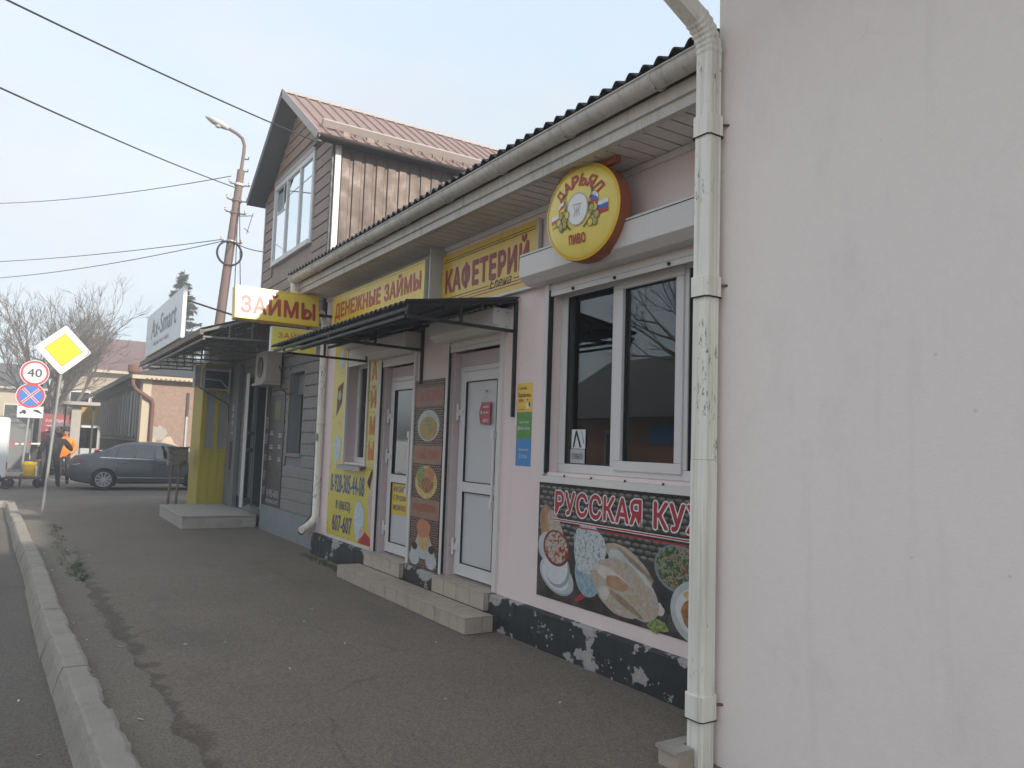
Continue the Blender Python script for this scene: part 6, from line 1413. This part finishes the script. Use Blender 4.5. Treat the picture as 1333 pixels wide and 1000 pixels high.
def mf2(c):
    if c.z < .09: return 3
    if c.z < .88 and abs(c.x) < .2: return 1
    if c.z > 1.545: return 2
    if c.y > .25 and c.z < 1.1: return 2
    return 0
def head2(root):
    cap_hair(0, .03, 1.735, .092, 'hair_dark')(root)
    MB().lathe([(.0, .025), (.022, .0)], (0, .135, 1.63), (0, 1, .1), 8).build('nose', 'skin', root); 
    for s in (-1, 1): MB().lathe([(.012, 0), (.006, .006)], (s*.035, .128, 1.66), (0, 1, 0), 8).build('eye', 'shoe_black', root); MB().lathe([(.03, 0), (.02, .015)], (s*.092, .05, 1.64), (s, 0, 0), 8).build('ear', 'skin', root)
    MB().box(-.03, .03, .128, .134, 1.583, 1.592).build('mouth', 'letter_crimson', root)
person('person', 'person in bright orange work jacket facing the camera beside the sedan', (1.28, 28.6, -.012), RAD(172), J2, EDG, mf2, ['vest_orange', 'trousers_dark', 'skin', 'shoe_black'], head2)

# ------------------------------------------------------------------ cart, bucket, van, tape, board
t = thing('flat_cart', 'rusty flat cart with small wheels carrying the yellow bucket', 'cart', (.3, 27.2, 0))
MB().box(-.25, .66, 26.95, 27.55, .235, .275).build('bed', 'pole_rust', t, bevel=.004); MB().bar((-.25, 26.93, .30), (.66, 26.93, .30), .03, .05).build('rail', 'wood_weathered', t); MB().bar((-.25, 26.93, .42), (.2, 26.93, .42), .02, .03).build('rail', 'sign_white', t)
for x in (-.12, .56):
    for y in (27.0, 27.5):
        w_ = MB(); w_.lathe([(.04, -.02), (.105, -.02), (.115, 0), (.105, .02), (.04, .02)], (x, y, .105), (0, 1, 0), 18); w_.build('wheel', 'rubber', t, smooth=True); MB().bar((x, y-.03, .10), (x, y-.03, .24), .03, .02, (1, 0, 0)).build('fork', 'pole_rust', t)
for y in (26.96, 27.54): MB().tube([(.66, y, .26), (.62, y, 1.22)], .014, 6).build('handle_post', 'pole_rust', t)
MB().tube([(.62, 26.96, 1.22), (.62, 27.54, 1.22)], .014, 6).build('handle', 'pole_rust', t)
t = thing('yellow_bucket', 'yellow plastic bucket standing on the flat cart', 'bucket', (.33, 27.15, .276))
b_ = MB(); b_.lathe([(.155, .277), (.16, .30), (.185, .64), (.20, .645), (.20, .70), (.19, .74), (.18, .74), (.17, .66), (.15, .30)], (.33, 27.15, 0), (0, 0, 1), 28); b_.build('shell', 'bucket_yellow', t, smooth=True)
MB().tube([(.33+.205*math.cos(a), 27.15-.03, .69-.20*math.sin(a)*.9) for a in np.linspace(0, math.pi, 14)], .006, 5).build('handle', 'galv', t); MB().box(.49, .535, 27.0, 27.02, .32, .62).build('label', 'sign_white', t)
t = thing('white_van', 'white box van cut off by the left edge of the picture', 'van', (-1.6, 26.7, 0))
MB().box(-3.4, -.235, 26.2, 28.0, .30, 2.02).build('box_body', 'van_white', t, bevel=.05); MB().box(-3.38, -.25, 26.3, 27.9, .18, .30).build('chassis', 'rubber', t); MB().box(-5.0, -3.45, 26.25, 27.95, .30, 1.75).build('cab', 'van_white', t, bevel=.12)
MB().box(-.238, -.225, 26.3, 27.0, .40, 1.95).build('rear_door', 'van_white', t, bevel=.01); MB().box(-.237, -.225, 27.05, 27.85, .40, 1.95).build('rear_door', 'van_white', t, bevel=.01); MB().box(-.25, -.215, 26.22, 26.32, .55, .75).build('tail_lamp', 'lens_red', t)
for x in (-.62, -4.1):
    for y in (26.28, 27.75): w_ = MB(); w_.lathe([(.15, -.09), (.27, -.09), (.30, -.05), (.30, .05), (.27, .09), (.15, .09)], (x, y, .30), (0, 1, 0), 24); wh = w_.build('wheel', 'rubber', t, smooth=True); MB().lathe([(.16, 0), (.12, .03), (.05, .04)], (x, y-.085, .30), (0, -1, 0), 18).build('rim', 'lamp_grey', wh)
w_ = MB(); w_.lathe([(.05, -.04), (.12, -.04), (.13, 0), (.12, .04), (.05, .04)], (-.20, 26.25, .12), (0, 1, 0), 18); w_.build('jockey_wheel', 'rubber', t, smooth=True)
t = thing('warning_tape', 'white and red warning tape strung between van and cart', 'tape', (.2, 27.9, 1.25)); n = 6
for k in range(n): x0_, x1_ = -.22+k*.14, -.22+(k+1)*.14; MB().box(x0_, x1_-.001, 27.9, 27.903, 1.24-.01*math.sin(k), 1.29-.01*math.sin(k)).build('tape_length', 'tape_white' if k % 3 else 'tape_red', t)
MB().tube([(.62, 27.9, 0), (.63, 27.9, 1.33)], .015, 6).build('stake', 'pole_rust', t)
sign_mat('board_red', (0.30, 0.055, 0.065), .5)
t = thing('red_price_board', 'red advertising board with white lines of print behind the people', 'board', (1.0, 35, 0))
MB().box(.72, 1.62, 35, 35.05, .95, 2.35).build('panel', 'board_red', t); f = near_frame(.72, 35, .95)
f.text('lettering', 'РАЗЛИВ', .12, .80, 1.07, 1.20, 'letter_faded', t, .004, bold=.03)
for z in (.92, .74, .58, .42, .28): f.rect('print_line', .15, .15+.45+.15*((z*100) % 2), z, z+.05, 'letter_faded', t, .004)
f.rect('blue_field', 0, .9, -.28, -.02, 'blue_grey_paint', t, .004); MB().box(.72, 1.62, 35, 35.05, .62, .94).build('lower_panel', 'blue_grey_paint', t)
for x in (.78, 1.56): MB().tube([(x, 35.03, 0), (x, 35.03, .95)], .025, 6).build('leg', 'pole_rust', t)
t = thing('grey_bin', 'pale grey street kiosk with blue top in the far left background', 'kiosk', (-.2, 40, 0))
MB().box(-.35, .45, 40, 40.8, 0, 2.0).build('body', 'grey_panel', t, bevel=.02); MB().box(-.38, .48, 39.97, 40.83, 2.0, 2.4).build('top', 'blue_grey_paint', t, bevel=.02); MB().box(-.25, .35, 39.985, 39.998, .9, 1.8).build('window', 'grey_panel', t)
t = thing('far_stall', 'dark market stall with pale panel in the far left background', 'stall', (.9, 42, 0))
MB().box(.55, .75, 42, 42.6, 0, 2.7).build('post', 'brown_trim', t); MB().box(.0, .5, 42, 42.4, .4, 2.1).build('panel', 'sign_white_pale', t); MB().box(-.1, 1.3, 41.9, 43.5, 2.7, 2.85).build('roof', 'wood_weathered', t)
# small porch of grey posts with a slab roof, and the yellow mural behind it
t = thing('grey_porch', 'small porch of grey pillars with flat slab roof beside the tan building', 'porch', (1.8, 31.5, 0))
MB().box(1.50, 1.80, 31, 31.35, 0, 2.62).build('pillar', 'concrete', t, bevel=.01); MB().box(1.2, 2.35, 30.7, 33.0, 2.62, 2.74).build('roof', 'concrete', t, bevel=.01); MB().box(2.25, 2.3, 32.4, 32.8, 0, 2.62).build('pillar', 'brown_trim', t)
MB().box(1.35, 1.40, 32.5, 32.7, 0, 2.62).build('pillar', 'brown_trim', t)
t = thing('mural_panel', 'orange yellow painted panel seen under the grey porch roof', 'panel', (2.5, 40, 0)); MB().box(2.2, 3.0, 40, 40.05, 1.7, 2.85).build('sheet', 'mural', t); MB().box(2.2, 3.0, 40, 40.06, 0, 1.69).build('base', 'brown_trim', t)

# ------------------------------------------------------------------ tan building across the side street
tb = thing('tan_building', 'old tan plastered building with rust-red downpipe and boarded side windows', 'building', (6, 40, 0))
TX, TY = 3.72, 31.2
MB().box(TX+.28, 12, TY, 56, 0, 3.78).build('wall', 'tan_patched', tb); MB().box(TX, TX+.30, TY-.03, 31.8, 0, 3.9).build('corner_pier', 'wall_cream', tb, bevel=.01)
MB().box(TX+.05, TX+.27, 31.8, 56, 0, 3.9).build('side_wall', 'wood_weathered', tb)
for k in range(24):
    y = 32.0+k*.98
    for (a, b) in ((.02, .26), (.32, .54), (.58, .80)): piece('board', 'wood_bluish' if (k+int(a*10)) % 3 and k < 7 else 'wood_weathered', TX-.0, TX+.045, y+a, y+b, 1.55+.04*((k*7+int(a*9)) % 3), 3.35+.05*((k*5) % 3), tb)
    piece('batten', 'wood_weathered', TX-.03, TX+.045, y+.83, y+.93, .0, 3.6, tb)
MB().box(TX-.05, TX+.045, 31.85, 55.5, 1.42, 1.5).build('sill_rail', 'wood_weathered', tb)
mb = MB(); mb.prism([(TX-.45, TY-.35, 3.88), (TX+3, TY-.35, 4.75), (12.4, TY-.35, 3.9), (12.4, TY-.35, 3.78), (TX-.45, TY-.35, 3.78)], (0, 25.5, 0)) if False else None
mb.prism([(TX-.45, TY-.3, 3.86), (TX-.45, 56, 3.86), (TX+2.5, 56, 4.55), (TX+2.5, TY+2.4, 4.55), (TX-.45, TY-.3, 3.80)][:4], (0, 0, .05)); mb.build('roof', 'slate_dark', tb)
mb = MB(); mb.prism([(TX-.45, TY-.32, 3.85), (12.3, TY-.32, 3.85), (12.3, TY+2.4, 4.52), (TX+2.5, TY+2.4, 4.52)], (0, 0, .05)); mb.build('roof', 'slate_dark', tb)
MB().box(TX-.40, 12.3, TY-.33, TY-.29, 3.70, 3.84).build('eaves_board', 'wall_cream', tb)
for k in range(20): piece('dentil', 'brown_trim', TX+.05+k*.16, TX+.12+k*.16, TY-.338, TY-.331, 3.71, 3.75, tb)
MB().box(TX-.46, TX-.40, TY-.3, 56, 3.72, 3.85).build('eaves_board', 'brown_trim', tb)
rp_ = MB(); rp_.tube([(TX-.36, TY-.20, 4.0), (TX-.36, TY-.20, 3.50), (TX-.25, TY-.2, 3.32), (TX+.32, TY-.12, 2.95), (TX+.36, TY-.09, 2.8), (TX+.36, TY-.09, .1)], .075, 10); rp_.build('downpipe', 'rust_pipe', tb, smooth=True)
MB().lathe([(.09, 0), (.20, .12), (.20, .36)], (TX-.36, TY-.20, 3.82), (0, 0, 1), 12).build('rainwater_head', 'rust_pipe', tb)
MB().box(TX+1.55, TX+1.62, TY-.05, TY-.003, .0, 2.4).build('vertical_strip', 'lamp_grey', tb); MB().box(TX+1.54, TX+1.63, TY-.055, TY-.003, 2.4, 3.3).build('vertical_strip', 'brown_trim', tb)
def patch(cx, cz, rx, rz, seed, mat='wall_cream'):
    rnd = random.Random(seed); pts = []
    for k in range(26):
        a = 2*math.pi*k/26; q = 1+rnd.uniform(-.22, .22); pts.append((cx+rx*math.cos(a)*q, TY-.004-.003*(seed % 4), cz+rz*math.sin(a)*q))
    MB().prism(pts, (0, -.004, 0)).build('plaster_patch', mat, tb)
patch(TX+1.0, 1.05, .45, .50, 4); patch(TX+.75, .95, .6, .45, 5, 'rust_pipe') if False else None; patch(TX+.50, 1.25, .12, .32, 6); patch(TX+1.72, .85, .16, .2, 7); patch(TX+3.02, 2.0, .15, .38, 8); patch(TX+.62, 1.75, .35, .25, 9, 'concrete')

# ------------------------------------------------------------------ houses and trees behind
def house(label, x0, x1, y0, y1, ze, zr, wall, roof, wins, ridge='x'):
    h = thing('house', label, 'house', ((x0+x1)/2, (y0+y1)/2, 0)); MB().box(x0, x1, y0, y1, 0, ze).build('wall', wall, h)
    yc = (y0+y1)/2; mb = MB(); mb.prism([(x0-.4, y0-.5, ze-.05), (x0-.4, yc, zr), (x0-.4, y1+.5, ze-.05), (x0-.4, y1+.5, ze-.2), (x0-.4, y0-.5, ze-.2)], (x1-x0+.8, 0, 0)); r = mb.build('roof', roof, h)
    MB().box(x0-.4, x1+.4, y0-.56, y0-.51, ze-.2, ze-.02).build('eaves_board', 'wall_cream', r); MB().box(x1-1.6, x1-1.1, yc-.3, yc+.3, zr-.6, zr+.7).build('chimney', 'rust_pipe', r)
    for (a, b, c, d) in wins:
        w_ = MB(); w_.box(a, b, y0-.05, y0-.001, c, d); wo = w_.build('window', 'white_pvc', h); MB().box(a+.08, b-.08, y0-.06, y0-.051, c+.08, d-.08).build('pane', 'car_glass', wo)
    return h
house('house with a dull red roof behind the bare tree', 1.9, 9.5, 58, 68, 5.9, 8.6, 'wall_far', 'house_roof_red', [(2.6, 3.8, 2.4, 4.4), (5.0, 6.2, 2.4, 4.4)])
house('pale far house at the left edge of the red-roofed one', -2.2, 1.4, 74, 84, 5.2, 7.4, 'wall_cream', 'slate_dark', [(-1.2, -.2, 2.2, 3.8), (.2, 1.0, 2.2, 3.8)])
house('low grey house far off behind the road signs', -14, -4, 82, 92, 4.0, 6.2, 'concrete', 'house_roof_red', [(-12, -10.8, 1.5, 2.8), (-7, -5.8, 1.5, 2.8)])

def bare_tree(label, loc, height, seed, spread=.62, trunk_r=.16, depth=6, first=.30, group=None, nmain=7):
    rnd = random.Random(seed); t = thing('bare_tree', label, 'tree', loc, group); X0 = Vector(loc)
    tr = MB(); tw = MB()
    def grow(p, d, L, r, lev):
        n = 3 if lev < 2 else 2; pts = [p]; rs = [r]; q = p; dd = d.copy()
        for i in range(n):
            dd = (dd+Vector((rnd.gauss(0, .10), rnd.gauss(0, .10), rnd.gauss(.03, .06)))).normalized(); q = q+dd*L/n; pts.append(q); rs.append(r*(1-.42*(i+1)/n))
        (tr if lev < 3 else tw).tube(pts, rs, 7 if lev < 2 else 4 if lev < 4 else 3, caps=False)
        if lev >= depth: return
        k = nmain if lev == 0 else rnd.choice([3, 3, 4]) if lev < depth-1 else 4
        for i in range(k):
            ax_ = dd.orthogonal().normalized(); ax_.rotate(Quaternion(dd, rnd.uniform(0, 6.28)))
            ang = rnd.uniform(.30, spread+.18) if lev == 0 else rnd.uniform(.18, spread)
            nd = dd.copy(); nd.rotate(Quaternion(ax_, ang)); nd = (nd+Vector((0, 0, .10))).normalized()
            at = pts[-1] if (i == 0 or lev == 0) else pts[rnd.randint(1, len(pts)-1)]
            grow(at, nd, L*rnd.uniform(.58, .82) if lev else height*.26*rnd.uniform(.8, 1.15), max(.0075, r*.56*rnd.uniform(.8, 1.1)), lev+1)
    grow(X0, Vector((.02, 0, 1)), height*first, trunk_r, 0)
    tr.build('trunk', 'bark', t, smooth=True); o = tw.build('crown', 'twig', t); return t
bare_tree('big bare tree with a wide twiggy crown behind the road signs', (1.55, 39.5, 0), 9.4, 5, .74, .19, 6, .20, None, 9)
bare_tree('bare tree low at the left edge behind the signs', (-5.2, 60, 0), 7.0, 11, .6, .16, 5, .28, 'distant bare trees'); bare_tree('second bare tree at the left edge farther off', (-3.0, 72, 0), 6.5, 12, .6, .16, 5, .28, 'distant bare trees')
# far belt of winter woodland that reads as one mass
rnd = random.Random(5); mb = MB()
for k in range(5200):
    x = rnd.uniform(-120, 60); y = rnd.uniform(110, 150); h = rnd.uniform(3, 8.5)*(1+.2*math.sin(x*.2)); b_ = rnd.uniform(.02, .06); dx, dy = rnd.gauss(0, .8), rnd.gauss(0, .8)
    z0_ = rnd.uniform(0, h*.6); mb.face([(x-b_, y, z0_), (x+b_, y, z0_), (x+dx, y+dy, h)]); mb.face([(x-b_, y, z0_*.5), (x+b_, y, z0_*.5), (x-dx*1.3, y+dy, h*.8)])
o = mb.build('distant_woodland', 'twig'); o['kind'] = 'stuff'; tag(o, 'grey far-off belt of winter trees on the horizon', 'woodland')
mb = MB(); n = 40; hs = [4+2.2*math.sin(i*.9)+1.4*math.sin(i*2.3) for i in range(n+1)]
for i in range(n): a, b2 = -300+i*15, -300+(i+1)*15; mb.face([(a, 170, -.1), (b2, 170, -.1), (b2, 178, hs[i+1]), (a, 178, hs[i])]); mb.face([(a, 178, hs[i]), (b2, 178, hs[i+1]), (b2, 230, -.1), (a, 230, -.1)])
struct(mb.build('hills', 'twig', smooth=True))
def spruce(label, loc, H, R0, seed):
    rnd = random.Random(seed); t = thing('spruce_tree', label, 'tree', loc); X0 = Vector(loc)
    MB().tube([X0, X0+Vector((0, 0, H*.6)), X0+Vector((0, 0, H))], [.20, .10, .015], 8).build('trunk', 'bark', t, smooth=True)
    mb = MB(); z = H*.12
    while z < H*.985:
        k = 1-(z/H); L0 = R0*(k**.85)+.10
        for i in range(6 if k > .12 else 4):
            if rnd.random() < .12: continue
            a = rnd.uniform(0, 6.28); L = L0*rnd.uniform(.55, 1.12); d = Vector((math.cos(a), math.sin(a), 0)); base = X0+Vector((0, 0, z+rnd.uniform(-.1, .1)))
            m_ = max(3, int(L/.11))
            for j in range(m_):
                s = (j+.5)/m_; c = base+d*L*s+Vector((0, 0, -.30*L*s+.22*L*s*s))
                for q in range(7):
                    sd_ = Vector((rnd.gauss(0, .5), rnd.gauss(0, .5), rnd.gauss(-.5, .35)))+d*.5; sd_.normalize(); ln = rnd.uniform(.22, .42)*(1.1-.4*s); wv_ = sd_.orthogonal().normalized()*.055; wv_.rotate(Quaternion(sd_, rnd.uniform(0, 6.28)))
                    mb.face([c-wv_, c+wv_, c+sd_*ln])
        z += .17
    mb.build('crown', 'needles', t); return t
spruce('dark spruce rising behind the phone repair sign', (7.1, 45.5, 0), 10.9, 2.7, 8)

# ------------------------------------------------------------------ the other side of the street, mirrored in the cafe window
ob = thing('opposite_house', 'brick-red house across the street mirrored in the cafe window', 'house', (-16, 22, 0))
MB().box(-22, -13, 13, 30, 0, 3.1).build('wall', 'opposite_wall', ob); mb = MB(); mb.prism([(-12.3, 12.5, 3.0), (-17.5, 12.5, 6.2), (-22.6, 12.5, 3.0)], (0, 18, 0)); mb.build('roof', 'opposite_roof', ob); MB().box(-12.99, -12.9, 19, 22.5, 2.0, 2.7).build('fascia_sign', 'sign_blue', ob)
for y in (15, 18.2, 24, 27): w_ = MB(); w_.box(-12.99, -12.95, y, y+1.3, 1.0, 2.5); wo = w_.build('window', 'white_pvc', ob); MB().box(-12.949, -12.94, y+.1, y+1.2, 1.1, 2.4).build('pane', 'car_glass', wo)
bare_tree('bare roadside tree across the street mirrored left in the cafe window', (-8.5, 13.0, 0), 9.0, 31, .6, .2, 5, .3, 'trees across the street'); bare_tree('bare roadside tree across the street mirrored right in the cafe window', (-9.0, 7.5, 0), 9.5, 32, .62, .2, 5, .3, 'trees across the street')

# ------------------------------------------------------------------ thin winter haze
hz = MB().box(-320, 320, -60, 300, -1.2, 14.0).build('haze', 'canopy_sheet'); hz['kind'] = 'stuff'; hz.data.materials.clear()
hm = bpy.data.materials.new('haze'); hm.use_nodes = True; hn = hm.node_tree.nodes; hn.clear(); ho = hn.new('ShaderNodeOutputMaterial'); hv_ = hn.new('ShaderNodeVolumePrincipled')
hv_.inputs['Color'].default_value = (.93, .95, .97, 1); hv_.inputs['Density'].default_value = .006; hv_.inputs['Anisotropy'].default_value = .0
hm.node_tree.links.new(hv_.outputs[0], ho.inputs['Volume']); hz.data.materials.append(hm); tag(hz, 'thin pale haze in the winter air', 'haze')
